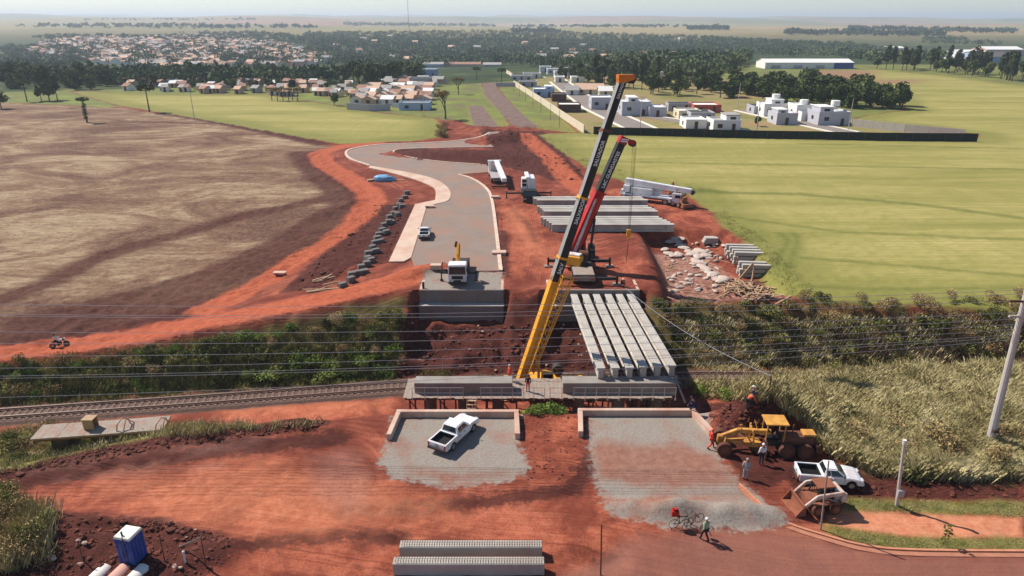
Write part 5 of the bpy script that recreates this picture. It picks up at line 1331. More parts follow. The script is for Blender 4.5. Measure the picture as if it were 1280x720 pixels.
tree('round', at_px(418, 132), .55, 'small green tree at the right end of the green field')
tree('umbrella', at_px(596, 100), .7, 'palm-like tree on the green strip beside the old road')
tree('umbrella', at_px(627, 104), .75, 'flat-topped tree on the mown strip right of the old road')
# woods: groups of trees one can tell apart
def grove(n, poly, kinds, s0, s1, label, group, sort=True):
    x0, x1 = min(p[0] for p in poly), max(p[0] for p in poly); y0, y1 = min(p[1] for p in poly), max(p[1] for p in poly)
    pts = []
    for _ in range(20000):
        if len(pts) >= n: break
        px, py = rnd.uniform(x0, x1), rnd.uniform(y0, y1)
        if inside(px, py, poly): pts.append((px, py))
    for px, py in pts: tree(rnd.choice(kinds), at_px(px, py), rnd.uniform(s0, s1), label, group)
grove(100, [(868, 122), (1000, 130), (1080, 137), (1130, 138), (1124, 128), (1090, 118), (1010, 108), (930, 108), (870, 106)], ['dense', 'dense', 'dense', 'round'], .7, 1.15, 'broadleaf tree in the dark wood behind the white houses at the right', 'wood behind the white houses')
grove(56, [(1092, 87), (1180, 92), (1280, 104), (1280, 96), (1185, 86), (1095, 82)], ['tall', 'tall', 'round'], .8, 1.05, 'tree in the long dark belt along the top of the crop field', 'tree belt above the crop field')
grove(44, [(0, 112), (90, 113), (150, 111), (170, 104), (90, 98), (0, 100)], ['dense', 'round'], .8, 1.3, 'broadleaf tree in the hollow beyond the ploughed field', 'trees in the hollow at the left')
grove(46, [(150, 112), (300, 113), (440, 120), (440, 102), (300, 98), (150, 99)], ['round', 'round', 'bare'], .35, .7, 'small tree among the pale houses behind the left green field', 'trees among the houses behind the green field')
grove(32, [(420, 108), (470, 110), (540, 98), (530, 92), (440, 95)], ['dense', 'round'], .85, 1.3, 'broadleaf tree behind the terraced houses left of the old road', 'trees behind the terraced houses')
grove(52, [(745, 112), (860, 122), (870, 105), (850, 96), (760, 94), (700, 92), (700, 100)], ['dense', 'round', 'tall'], .6, 1.0, 'tree among the villas behind the tall crane boom', 'trees among the villas')
for px, py, s_, lab in ((772, 140, .35, 'small bush by the grey villa behind the boom'), (915, 159, .3, 'round shrub beside the nearest white house'), (947, 158, .35, 'dark round bush behind the black fence')):
    tree('round', at_px(px, py), s_, lab, None, 'shrub', 'garden_shrub')
# far woods and thickets: one mass of low crowns
def wood_mass(name, n, polys, h0, h1, mat_, seed, leaves=26, lsz=.34):
    r_ = random.Random(seed); out = []
    tpl = []
    for i in range(5):
        bl = [(r_.uniform(-.4, .4), r_.uniform(-.4, .4), r_.uniform(.35, .8), r_.uniform(.3, .5), r_.uniform(.3, .5), r_.uniform(.18, .3)) for _ in range(5)]
        tpl.append(leaf_cloud(seed + i, bl, leaves, lsz))
    for poly, k in polys:
        x0, x1 = min(p[0] for p in poly), max(p[0] for p in poly); y0, y1 = min(p[1] for p in poly), max(p[1] for p in poly)
        c = 0
        while c < k:
            px, py = r_.uniform(x0, x1), r_.uniform(y0, y1)
            if not inside(px, py, poly): continue
            p = hit(px, py); h = r_.uniform(h0, h1) * (1 + .25 * float(fbm(p.x / 40, p.y / 40, 4, 2))); w_ = h * r_.uniform(.65, 1.05); a = r_.uniform(0, 6.28); ca, sa = math.cos(a), math.sin(a)
            V = r_.choice(tpl)
            out.append(np.stack([p.x + (V[:, 0] * ca - V[:, 1] * sa) * w_, p.y + (V[:, 0] * sa + V[:, 1] * ca) * w_, p.z - .3 + V[:, 2] * h], 1)); c += 1
    me = quad_mesh(name, np.concatenate(out), mat_); o = mobj(name, me); struct(o, 'stuff'); return o
wood_mass('far_woodland', 0, [([(390, 50), (640, 52), (860, 60), (940, 66), (935, 82), (870, 100), (740, 92), (640, 82), (520, 84), (420, 84), (380, 70)], 3000),
                              ([(380, 42), (640, 40), (880, 48), (1060, 60), (1000, 72), (640, 56), (400, 58)], 2400),
                              ([(0, 60), (40, 58), (55, 70), (90, 80), (100, 92), (0, 98)], 260), ([(100, 101), (180, 97), (330, 99), (420, 97), (420, 105), (150, 108)], 260),
                              ([(250, 42), (330, 42), (400, 50), (420, 60), (340, 54), (250, 50)], 420), ([(40, 46), (250, 48), (250, 52), (40, 50)], 160),
                              ([(860, 50), (1060, 56), (1120, 66), (1090, 76), (960, 66)], 800), ([(1000, 62), (1100, 66), (1190, 74), (1180, 80), (1090, 80)], 220), ([(1150, 55), (1260, 58), (1180, 54)], 50),
                              ([(1170, 48), (1210, 52), (1180, 56), (1150, 52)], 60)], 5.5, 9.5, LM['wood'], 3, 44, .15)
wood_mass('distant_copses', 0, [([(860, 36), (910, 36), (910, 38), (860, 38)], 160), ([(640, 40), (700, 40), (700, 43), (640, 43)], 60), ([(100, 25), (320, 24), (320, 26), (100, 26)], 70), ([(980, 40), (1180, 44), (1180, 47), (980, 44)], 300), ([(430, 30), (620, 32), (620, 34), (430, 33)], 240), ([(1060, 36), (1270, 40), (1270, 43), (1060, 38)], 260), ([(20, 33), (300, 32), (420, 36), (300, 37), (20, 36)], 220), ([(640, 33), (860, 34), (860, 35), (640, 35)], 160)], 9, 14, LM['wood'], 9, 24, .25)
# scrub on the railway banks: bushes of four builds
def bush_mesh(seed, m, n, size, tall=1.0):
    r_ = random.Random(seed); bl = [(r_.uniform(-.7, .7), r_.uniform(-.7, .7), r_.uniform(.3, 1.0) * tall, r_.uniform(.4, .7), r_.uniform(.4, .7), r_.uniform(.3, .5) * tall) for _ in range(7)]
    return quad_mesh('bush', leaf_cloud(seed, bl, n, size), m)
BUSH = [bush_mesh(1, LM['bush'], 900, .095), bush_mesh(2, LM['bush'], 1000, .09, 1.3), bush_mesh(3, LM['brown'], 800, .09), bush_mesh(4, LM['bush'], 700, .1, 1.6), bush_mesh(5, LM['green'], 900, .095), bush_mesh(6, LM['brown'], 700, .09, 1.4), bush_mesh(7, LM['bush'], 760, .1, .8)]
def bushes(n, area, s0, s1, label, group, which, maxn=None):
    k = 0; tries = 0; pts = []
    while k < n and tries < 40000:
        tries += 1
        x, y = area(rnd)
        if any((x - a) ** 2 + (y - b) ** 2 < .8 for a, b in pts): continue
        pts.append((x, y)); s_ = rnd.uniform(s0, s1)
        o = mobj('scrub_bush', rnd.choice(which), None, (x, y, G(x, y) - .15), rnd.uniform(0, 6.28), (s_ * rnd.uniform(.8, 1.2), s_ * rnd.uniform(.8, 1.2), s_ * rnd.uniform(.8, 1.15)))
        tag(o, label, 'bush', group); k += 1
def bankarea(xa, xb, a, b):
    def f_(r_):
        x = r_.uniform(xa, xb); yt = float(np.interp(x, TRX, TRY)) + 2.6; yf = float(np.interp(x, YFX, YFY)) + .6
        return x, yt + (yf - yt) * r_.uniform(a, b)
    return f_
Bd, Bb, Bg = [BUSH[0], BUSH[1], BUSH[3], BUSH[6]], [BUSH[2], BUSH[5], BUSH[0]], [BUSH[4]]
bushes(130, bankarea(-62, -12.5, .05, .68), .4, .98, 'scrub bush in the dense thicket on the railway bank left of the bridge', 'thicket on the bank left of the bridge', Bd + [BUSH[5], BUSH[4]])
bushes(14, bankarea(-26, -12.3, 0, .25), .8, 1.2, 'bright green bush low on the bank beside the railway', 'bright green bushes by the railway', Bg)
bushes(130, bankarea(17, 66, .05, .8), .4, 1.1, 'brownish scrub bush in the thicket on the bank right of the girders', 'thicket on the bank right of the girders', Bd + Bb)
bushes(26, lambda r_: (r_.uniform(18, 64), r_.uniform(69, 73)), .5, .9, 'low dry bush along the field edge above the right bank', 'bushes at the edge of the crop field', Bb)
def pxarea(poly):
    x0, x1 = min(p[0] for p in poly), max(p[0] for p in poly); y0, y1 = min(p[1] for p in poly), max(p[1] for p in poly)
    def f_(r_):
        while True:
            px, py = r_.uniform(x0, x1), r_.uniform(y0, y1)
            if inside(px, py, poly):
                p = hit(px, py); return p.x, p.y
    return f_
bushes(22, pxarea([(1020, 520), (1060, 500), (1200, 520), (1280, 560), (1280, 600), (1150, 600), (1080, 590), (1040, 570)]), .7, 1.15, 'rough dry bush in the grassland below the leaning concrete pole', 'bushes in the dry grassland', [BUSH[2], BUSH[0], BUSH[5]])
bushes(9, pxarea([(0, 545), (60, 540), (80, 560), (0, 585)]), .6, 1.1, 'straw-green bush at the left end of the grassy track side', 'bushes left of the flat deck', [BUSH[2], BUSH[0]])
bushes(7, pxarea([(0, 640), (40, 645), (50, 690), (20, 719), (0, 719)]), 1.0, 1.5, 'large olive bush in the bottom left corner', 'bushes in the bottom left corner', [bush_mesh(21, LM['bush'], 2200, .055, 1.3), bush_mesh(22, LM['brown'], 1800, .05, 1.2)])
bushes(5, lambda r_: (r_.uniform(1.4, 4.2), r_.uniform(48.4, 49.4)), .7, 1.0, 'leafy green bush in the gap between the two near abutments', 'bushes between the near abutments', Bg)
bushes(5, pxarea([(862, 482), (905, 482), (935, 498), (870, 500)]), .6, .9, 'yellow-green bush behind the right near abutment', 'bushes behind the right near abutment', [BUSH[4], BUSH[2]])
bushes(8, pxarea([(545, 160), (560, 158), (560, 172), (548, 172)]), .8, 1.4, 'pale dry shrub at the corner of the green field by the dirt bank', 'shrubs at the corner of the green field', [BUSH[2], BUSH[5]])
# grasses: blades as one mass
def grass_mass(name, n, polys, h, m, seed, spread=.3, w_=.018, blades=13):
    r_ = np.random.RandomState(seed); rr = random.Random(seed); out = []
    for poly, k in polys:
        f_ = pxarea(poly)
        for _ in range(k):
            x, y = f_(rr); z_ = G(x, y) - .05; hh = h * rr.uniform(.5, 1.25) * (1 + .5 * float(fbm(x * .3, y * .3, 8, 2)))
            for b in range(blades):
                a = rr.uniform(0, 6.28); ox, oy = rr.gauss(0, spread), rr.gauss(0, spread); tx, ty = math.cos(a) * hh * .45, math.sin(a) * hh * .45; q = (-math.sin(a) * w_, math.cos(a) * w_)
                out += [(x + ox - q[0], y + oy - q[1], z_), (x + ox + q[0], y + oy + q[1], z_), (x + ox + tx * .62 + q[0] * .5, y + oy + ty * .62 + q[1] * .5, z_ + hh * .66), (x + ox + tx, y + oy + ty, z_ + hh * rr.uniform(.75, 1.05))]
    o = mobj(name, quad_mesh(name, np.array(out), m)); struct(o, 'stuff'); return o
dryp = [(958, 478), (1020, 468), (1100, 465), (1279, 462), (1279, 594), (1150, 598), (1085, 588), (1035, 565), (1010, 530), (985, 512)]
grass_mass('dry_grass', 0, [(dryp, 11000), ([(862, 480), (960, 478), (960, 500), (880, 500)], 260), ([(0, 625), (60, 640), (60, 700), (0, 719)], 260)], 1.05, LM['dry'], 5)
grass_mass('track_side_grass', 0, [([(0, 540), (60, 530), (200, 530), (320, 533), (400, 526), (395, 530), (260, 541), (190, 546), (60, 574), (0, 588)], 1300)], .5, LM['dry'], 15)
grass_mass('left_bank_grass', 0, [([(0, 455), (500, 400), (495, 478), (0, 512)], 1700)], .7, LM['bush'], 16)
grass_mass('bank_grass', 0, [([(850, 400), (1279, 392), (1279, 462), (1010, 468), (870, 466)], 1500)], .7, LM['dry'], 6)
grass_mass('green_grass', 0, [([(60, 548), (180, 540), (190, 545), (120, 558), (60, 572), (0, 586), (0, 565)], 700), ([(400, 470), (490, 462), (490, 478), (380, 484)], 300), ([(520, 460), (570, 462), (560, 470), (520, 470)], 60)], .3, LM['green'], 7)
grass_mass('field_edge_grass', 0, [([(890, 268), (930, 300), (965, 345), (1000, 375), (1030, 378), (1000, 345), (955, 300), (905, 262)], 500), ([(680, 170), (740, 215), (800, 234), (850, 238), (850, 232), (745, 205), (690, 168)], 260)], .25, LM['lawn'], 8, .3)
grass_mass('verge_grass', 0, [([(1036, 656), (1080, 666), (1140, 674), (1279, 674), (1279, 687), (1130, 686), (1075, 680), (1040, 668)], 1500), ([(1054, 624), (1110, 627), (1279, 629), (1279, 644), (1140, 639), (1062, 635)], 1500)], .13, LM['lawn'], 17, .15, .012)
# sapling in the verge
p = on(1178, 683); r_ = thing('sapling', 'thin young sapling planted in the lower grass strip', 'sapling', tuple(p))
MB().cyl((0, 0, 0), (.05, 0, 1.5), .025, .012, 6).build('stem', bark, r_)
mobj('leaves', quad_mesh('leaves', leaf_cloud(3, [(0, 0, .6, .2, .2, .2), (.1, 0, 1.0, .25, .25, .2), (0, 0, 1.45, .25, .25, .22)], 60, .1), LM['green']), r_)
# ------------------------------------------------------------------ houses
HM = dict(white=mat('house_white', lin(226, 222, 216), .85, .06, .5), grey=mat('house_grey', lin(168, 166, 170), .85, .08, .5), lav=mat('house_lavender', lin(180, 178, 184), .85, .08, .5), cream=mat('house_cream', lin(214, 200, 172), .85, .08, .5),
          pblue=mat('house_pale_blue', lin(160, 178, 204), .85, .08, .5), brown=mat('house_brown', lin(92, 62, 54), .85, .15, .5), tan=mat('house_tan', lin(196, 168, 140), .85, .1, .5), red=mat('house_brick_red', lin(178, 84, 66), .85, .12, .5), pink=mat('house_pink', lin(206, 160, 144), .85, .1, .5))
RM = dict(terra=mat('terracotta_roof', lin(160, 120, 102), .9, .2, 1.2), pale=mat('pale_tile_roof', lin(206, 170, 144), .9, .18, 1.2), grey=mat('fibre_cement_roof', lin(160, 154, 148), .9, .18, 1.0), dark=mat('dark_roof', lin(92, 86, 84), .9, .2, 1.0), white=mat('white_roof', lin(222, 218, 212), .8, .08, .8))
def gable(b, w_, d_, h, rh, ov=.3, mi=1):
    for s in (-1, 1):
        b.add([(-w_ / 2 - ov, s * (d_ / 2 + ov), h - .15), (w_ / 2 + ov, s * (d_ / 2 + ov), h - .15), (w_ / 2 + ov, 0, h + rh), (-w_ / 2 - ov, 0, h + rh), (-w_ / 2 - ov, s * (d_ / 2 + ov), h - .3), (w_ / 2 + ov, s * (d_ / 2 + ov), h - .3), (w_ / 2 + ov, 0, h + rh - .15), (-w_ / 2 - ov, 0, h + rh - .15)],
              [(0, 1, 2, 3), (7, 6, 5, 4), (0, 4, 5, 1), (0, 3, 7, 4), (1, 5, 6, 2)], mi)
def house(loc, w_, d_, h, wall, roof, label, rz=0, group=None, kind='gable', tank=False, upper=None):
    r_ = thing('house', label, 'house', loc, rz, group)
    b = MB()
    if kind == 'gable':
        rh = d_ * .22; b.prism([(-d_ / 2, -1.0), (d_ / 2, -1.0), (d_ / 2, h), (0, h + rh - .12), (-d_ / 2, h)], -w_ / 2, w_ / 2, axis='x'); b.build('wall', HM[wall], r_)
        b = MB(); gable(b, w_, d_, h, rh, .4, 0); b.build('roof', RM[roof], r_)
    else:
        b.box((0, 0, h / 2 - .5), (w_, d_, h + 1)); b.build('wall', HM[wall], r_)
        b = MB(); b.box((0, 0, h + .06), (w_ - .5, d_ - .5, .12)); b.build('roof', RM[roof], r_)
        b = MB()
        for s in (-1, 1): b.box((s * (w_ / 2 - .1), 0, h + .2), (.22, d_ + .04, .6)).box((0, s * (d_ / 2 - .1), h + .2), (w_ - .4, .22, .59))
        b.build('parapet', HM[wall], r_)
        if upper:
            ux, uw, uh = upper; u = MB().box((ux, .3, h + uh / 2), (uw, d_ * .72, uh)).build('upper_storey', HM[wall], r_)
            MB().box((ux, .3, h + uh + .1), (uw + .3, d_ * .72 + .3, .24)).build('upper_roof', RM[roof], u)
            MB().box((ux, .3 - d_ * .36 - .02, h + uh * .5), (uw * .4, .06, uh * .45)).build('window', M['glass'], u)
        if tank: MB().cyl((w_ * .2, d_ * .1, h + (upper[2] if upper else 0)), (w_ * .2, d_ * .1, h + (upper[2] if upper else 0) + 1.6), 1.3, n=16).build('water_tank', HM['white'], r_)
    n = max(1, int(w_ / 3.6))
    for k in range(n):
        x = -w_ / 2 + w_ * (k + .5) / n
        if k == n // 2: MB().box((x, -d_ / 2 - .02, 1.05), (1.0, .08, 2.1)).build('door', M['post'], r_)
        else: MB().box((x, -d_ / 2 - .02, h * .55), (1.4, .07, 1.1)).build('window', M['glass'], r_)
    MB().box((-w_ / 2 - .02, 0, h * .55), (.07, 1.4, 1.1)).build('window', M['glass'], r_)
    return r_
def hpx(px, py, wpx, hpx_, wall, roof, label, kind='flat', d=8, rz=0.0, group=None, **k):
    p = at_px(px, py); f_ = p.y * math.cos(CP) + (CH - p.z) * math.sin(CP); s_ = f_ / CF
    return house((p.x, p.y + d / 2, p.z), wpx * s_, d, max(2.2, hpx_ * s_ * .82), wall, roof, label, rz, group, kind, **k)
hpx(1042, 157, 40, 18, 'lav', 'white', 'large pale two-storey house at the right end of the white row', d=9, upper=(-2, 4, 1.6), tank=True)
hpx(1012, 152, 22, 12, 'white', 'white', 'white low house wing just left of the largest pale house', d=8)
hpx(983, 156, 26, 15, 'lav', 'white', 'pale house with rounded front in the white row', d=8, upper=(-1, 3, 1.2))
hpx(1005, 150, 22, 20, 'white', 'white', 'white two-storey house with a rooftop tank behind the row', d=8, tank=True)
hpx(968, 146, 28, 17, 'white', 'white', 'white house with stacked upper storey at the left of the row', d=8, upper=(1, 4, 1.5), tank=True)
hpx(953, 143, 22, 9, 'grey', 'dark', 'low grey house with dark roof left of the white row', d=8)
hpx(908, 164, 34, 14, 'white', 'grey', 'white house with grey upper floor just behind the dark fence', d=8, upper=(2, 4, 1.6))
hpx(870, 161, 26, 9, 'white', 'white', 'low white house with terrace behind the dark fence', d=8)
hpx(878, 152, 30, 11, 'grey', 'dark', 'grey house with dark flat roof behind the white terrace house', d=8)
hpx(862, 149, 28, 10, 'cream', 'white', 'cream flat-roofed house left of the red-roofed one', d=8)
hpx(884, 141, 34, 9, 'red', 'white', 'red-walled house with white roof edges below the dark wood', d=9)
hpx(850, 139, 30, 6, 'grey', 'dark', 'long low dark green shed left of the red-walled house', d=5)
hpx(795, 145, 36, 19, 'lav', 'white', 'tall lavender-grey house right of the crane boom', d=10, upper=(-1, 3, 1.5))
hpx(822, 146, 22, 12, 'lav', 'white', 'lower lavender-grey house beside the tall one', d=9)
hpx(752, 137, 26, 16, 'lav', 'white', 'pale flat-roofed house immediately left of the crane boom', d=9)
hpx(680, 122, 26, 11, 'pblue', 'white', 'pale blue house beyond the boundary wall', d=9, upper=(2, 3, 1.2))
hpx(699, 127, 18, 9, 'brown', 'dark', 'dark brown house with a white corner beyond the boundary wall', d=8)
hpx(712, 140.5, 28, 6, 'brown', 'white', 'low brown house with white roof near the boundary wall', d=8)
hpx(660, 109, 22, 7, 'grey', 'grey', 'small grey house in the row along the boundary wall', d=8)
hpx(652, 101, 26, 6, 'lav', 'grey', 'far grey house at the end of the row along the wall', d=8)
hpx(665, 98, 22, 6, 'white', 'grey', 'far white house at the end of the estate street', d=8)
hpx(738, 118, 34, 7, 'cream', 'pale', 'bungalow with a broad beige hipped roof among trees', kind='gable', d=9)
hpx(757, 120, 16, 6, 'cream', 'white', 'small pale annex right of the beige-roofed bungalow', kind='gable', d=7)
hpx(715, 119, 16, 6, 'white', 'grey', 'small white house left of the beige-roofed bungalow', kind='gable', d=7)
hpx(737, 90, 32, 8, 'white', 'white', 'long white hall in front of the woods', d=14)
for k, (px, py, wd) in enumerate(((682, 90, 14), (692, 93, 16), (700, 96, 14), (710, 92, 12), (722, 103, 16), (700, 103, 12), (775, 92, 14), (812, 92, 12), (822, 97, 14), (806, 100, 10), (830, 92, 12), (715, 97, 10))):
    hpx(px, py, wd, 7, rnd.choice(['white', 'white', 'grey']), 'white', 'small white villa among the trees behind the crane tip', d=8, group='white villas behind the crane tip')
# terraced houses left of the old road
for k in range(49):
    row = k // 7; col = k % 7
    px = 446 + col * 13.5 + row * 3 + rnd.uniform(-3, 3); py = 131 - row * 4.6 + rnd.uniform(-1.2, 1.2)
    hpx(px, py, rnd.uniform(9, 15), rnd.uniform(4.5, 6.5), rnd.choice(['white', 'tan', 'pink', 'grey', 'cream']), rnd.choice(['pale', 'grey', 'terra', 'white', 'pale']), 'small tiled-roof house in the dense terraces left of the old road', kind='gable', d=5.2, rz=rnd.choice([0, 0, R(90)]) + R(-8), group='terraced houses left of the old road')
hpx(525, 108, 26, 11, 'grey', 'dark', 'big grey two-storey house at the top right of the terraces', d=9)
hpx(536, 96, 20, 10, 'pblue', 'white', 'pale green house with a white roof above the terraces', d=9)
hpx(518, 138, 38, 7, 'pblue', 'grey', 'low pale blue house at the front right of the terraces', d=7)
# front row along the left green field
for k in range(84):
    px = rnd.uniform(150, 445); py = rnd.uniform(99, 114) + (px - 155) * .035
    hpx(px, py, rnd.uniform(5, 9), rnd.uniform(2.6, 3.6), rnd.choice(['white', 'tan', 'pink', 'cream', 'grey']), rnd.choice(['pale', 'terra', 'grey', 'white']), 'small pale house in the ragged row behind the left green field', kind='gable', d=4.6, rz=rnd.uniform(-.4, .4), group='houses behind the left green field')
# the town on the far slope: plain blocks a few pixels each
TOWN = []
for i, (w_, rf) in enumerate(((w_, rf) for w_ in ('white', 'tan', 'pink', 'cream') for rf in ('terra', 'pale', 'grey'))):
    b = MB(); W_, D_, h = 8 + i % 3 * 1.5, 8 + i % 2, 3.1 + (i % 4 == 0) * 1.6
    b.prism([(-D_ / 2, -3), (D_ / 2, -3), (D_ / 2, h), (0, h + D_ * .2 - .1), (-D_ / 2, h)], -W_ / 2, W_ / 2, 0, axis='x'); gable(b, W_, D_, h, D_ * .2, .4, 1)
    TOWN.append(b.mesh('house', [HM[w_], RM[rf]]))
town = [(75, 50), (140, 47), (260, 46), (330, 50), (370, 62), (415, 72), (400, 82), (330, 84), (250, 86), (170, 84), (120, 78), (40, 66), (50, 56)]
hs = []; tf = pxarea
for _ in range(9000):
    if len(hs) >= 900: break
    px = rnd.uniform(40, 415); py = rnd.uniform(46, 92)
    if not inside(px, py, town): continue
    p = hit(px, py)
    # rows follow street lines
    p.y = round(p.y / 17) * 17 + rnd.uniform(-2, 2)
    if any(abs(p.x - q.x) < 8.5 and abs(p.y - q.y) < 9 for q in hs): continue
    hs.append(p)
hs.sort(key=lambda p: p.y)
for p in hs[:92]:
    o = mobj('house', rnd.choice(TOWN), None, (p.x, p.y, G(p.x, p.y)), rnd.choice([0, R(90)]) + R(-14)); tag(o, 'tiny pale house in the town on the far slope at the left', 'house', 'town on the far slope')
rest = []
b = MB()
for p in hs[92:]:
    me = rnd.choice(TOWN); a = rnd.choice([0, R(90)]) - .24; rot = Matrix.Rotation(a, 3, 'Z'); zt_ = G(p.x, p.y); i = TOWN.index(me)
    o_ = len(b.v); b.v += [tuple(rot @ v.co + Vector((p.x, p.y, zt_))) for v in me.vertices]
    for f_ in me.polygons: b.f.append(tuple(o_ + q for q in f_.vertices)); b.m.append(i * 2 + f_.material_index)
o = b.build('far_town', [m for me in TOWN for m in me.materials]); struct(o, 'stuff')
wood_mass('town_trees', 0, [(town, 500), ([(60, 60), (95, 60), (120, 78), (90, 84)], 90), ([(280, 76), (310, 76), (310, 84), (280, 84)], 60)], 6, 10, LM['wood'], 21, 40, .16)
for k in range(26):
    px, py = rnd.uniform(400, 860), rnd.uniform(50, 82); p = hit(px, py)
    o = mobj('house', rnd.choice(TOWN), None, (p.x, p.y, G(p.x, p.y) + 2.5), rnd.uniform(-.5, .5), (.9, .9, 1.1)); tag(o, 'pale roof showing between the trees of the far woodland', 'house', 'houses in the far woodland')
# halls and factories
def hall(label, px0, px1, py, hpx_, wall, roof, d, parts=()):
    a, c = at_px(px0, py), at_px(px1, py); f_ = a.y * math.cos(CP) + (CH - a.z) * math.sin(CP); s_ = f_ / CF
    w_ = c.x - a.x; h = hpx_ * s_
    r_ = thing('warehouse', label, 'warehouse', ((a.x + c.x) / 2, a.y + d / 2, min(a.z, c.z) - .3))
    MB().prism([(-d / 2, -2), (d / 2, -2), (d / 2, h), (0, h + d * .1), (-d / 2, h)], -w_ / 2, w_ / 2, axis='x').build('wall', HM[wall], r_)
    b = MB(); gable(b, w_, d, h + .15, d * .1, .3, 0); b.build('roof', RM[roof], r_)
    n = max(3, int(w_ / 12))
    for k in range(n): MB().box((-w_ / 2 + w_ * (k + .5) / n, -d / 2 - .1, h * .35), (w_ / n * .4, .2, h * .5)).build('loading_door', HM['grey'], r_)
    if parts: MB().box((w_ / 2 - w_ * .11, -d / 2 - .2, h * .5), (w_ * .22, .3, h * .9)).build('end_bay', M['blue'], r_)
    return r_
hall('long white warehouse with a blue end bay behind the tree belt', 956, 1066, 86, 8, 'white', 'white', 18, True)
hall('small pale hall alone on the far slope above the tree belt', 1108, 1130, 64, 4, 'white', 'white', 20)
hall('white factory hall at the upper right', 1200, 1236, 74, 7, 'white', 'white', 30)
hall('dark green factory hall with white foot at the upper right', 1222, 1275, 78, 7, 'pblue', 'dark', 30)
hall('pink and white factory block behind the green hall', 1232, 1278, 70, 8, 'pink', 'white', 30)
hall('long low hall with a red roof closing the old road', 555, 600, 83.5, 3.5, 'tan', 'terra', 14)
hall('blue-grey hall at the far left end of the old road', 528, 554, 84, 4, 'pblue', 'grey', 14)
hall('low grey hall at the right end of the old road', 604, 626, 83.5, 3, 'grey', 'grey', 14)
# ------------------------------------------------------------------ fences, walls, posts
def panel_fence(name, label, cat, pts, h, th, m, post_every, post_m, over=.1, base=0.0):
    r_ = thing(name, label, cat, tuple(pts[0])); O = Vector(pts[0]); b = MB(); np_ = 0
    for a, c in zip(pts[:-1], pts[1:]):
        a, c = Vector(a) - O, Vector(c) - O; n = max(1, int((c - a).length / post_every))
        for k in range(n):
            p0 = a.lerp(c, k / n); p1 = a.lerp(c, (k + 1) / n)
            z0, z1 = gz(p0.x + O.x, p0.y + O.y) - O.z, gz(p1.x + O.x, p1.y + O.y) - O.z
            d_ = Vector((p1.x - p0.x, p1.y - p0.y, 0)).normalized(); nn = Vector((-d_.y, d_.x, 0)) * th / 2
            vs = []
            for p_, z_ in ((p0, z0), (p1, z1)):
                for s in (-1, 1):
                    for zz_ in (base, h): vs.append((p_.x + nn.x * s, p_.y + nn.y * s, z_ + zz_))
            b.add(vs, [(0, 4, 5, 1), (2, 3, 7, 6), (1, 5, 7, 3)] + ([(0, 1, 3, 2)] if k == 0 else []) + ([(4, 6, 7, 5)] if k == n - 1 else []))
            if post_m and np_ < 100: MB().box((p0.x, p0.y, z0 + (h + over) / 2), (.14, .14, h + over)).build('post', post_m, r_); np_ += 1
    b.build('panel', m, r_); return r_
dk = mat('dark_screen', lin(34, 40, 34), .9, .25, .6)
panel_fence('screen_fence', 'long dark green screen fence between the crop field and the estate', 'fence', [P(742, 168), P(900, 172), P(1100, 176), P(1221, 177)], 2.1, .08, dk, 4.0, M['post'], .05)
panel_fence('panel_fence', 'fence of pale concrete panels and posts at the right end of the estate', 'fence', [P(1064, 158), P(1130, 165), P(1205, 172)], 2.2, .12, mat('pale_panel', lin(186, 176, 160), .9, .15, 2), 2.8, M['polec'], .15)
wl = panel_fence('boundary_wall', 'long pale boundary wall of the estate along the mown strip', 'wall', [P(730, 166.5), P(699, 145), P(680, 131.5), P(660, 118), P(642, 106.5)], 2.2, .25, mat('pale_wall', lin(206, 190, 166), .9, .12, .6), 6, None)
panel_fence('boundary_wall', 'farther stretch of pale wall beyond the gap along the mown strip', 'wall', [P(645, 101), P(633, 86.5)], 2.0, .25, bpy.data.materials['pale_wall'], 6, None)
panel_fence('boundary_wall', 'short grey wall across the strip beside the old road', 'wall', [P(620, 108), P(645, 108)], 1.8, .25, HM['grey'], 6, None)
panel_fence('boundary_wall', 'grey block wall in front of the terraced houses', 'wall', [P(434, 137), P(462, 139), P(488, 138)], 2.3, .25, HM['grey'], 6, None)
panel_fence('boundary_wall', 'low wall at the right foot of the terraced houses', 'wall', [P(490, 134), P(512, 136), P(534, 135)], 1.6, .25, HM['lav'], 6, None)
for k, (px, py) in enumerate(((699, 160), (688, 150), (676, 141), (666, 133), (657, 127), (649, 121), (642, 115))):
    p = P(px, py); o = MB().cyl((0, 0, -.3), (0, 0, 5.2 - k * .1), .07, .05, 6).build('fence_mast', M['post']); o.location = p; tag(o, 'thin mast in the row on the mown strip beside the boundary wall', 'post', 'masts on the mown strip')
# estate lamp posts and far poles
for px, py, h, lab in ((945, 168, 9, 'slender lamp post behind the dark fence left of the white row'), (1060, 163, 9, 'slender lamp post beside the largest pale house'), (800, 160, 9, 'slender lamp post by the estate street right of the boom'), (922, 136, 9, 'goalpost-like pole pair by the wood edge'), (243, 148, 10, 'lone utility pole at the edge of the left green field'), (530, 146, 8, 'pole beside the low pale blue house')):
    p = P(px, py); r_ = thing('utility_pole', lab, 'pole', tuple(p)); MB().cyl((0, 0, -.3), (0, 0, h), .13, .08, 7).build('shaft', M['polec'], r_); MB().box((.4, 0, h - .15), (1.6, .1, .1)).build('cross_arm', M['post'], r_)
p = hit(512, 52); r_ = thing('radio_mast', 'very thin radio mast rising far away above the horizon left of centre', 'mast', tuple(p)); b = MB(); b.cyl((0, 0, 0), (0, 0, 78), .55, .3, 4); b.build('shaft', M['steel'], r_)
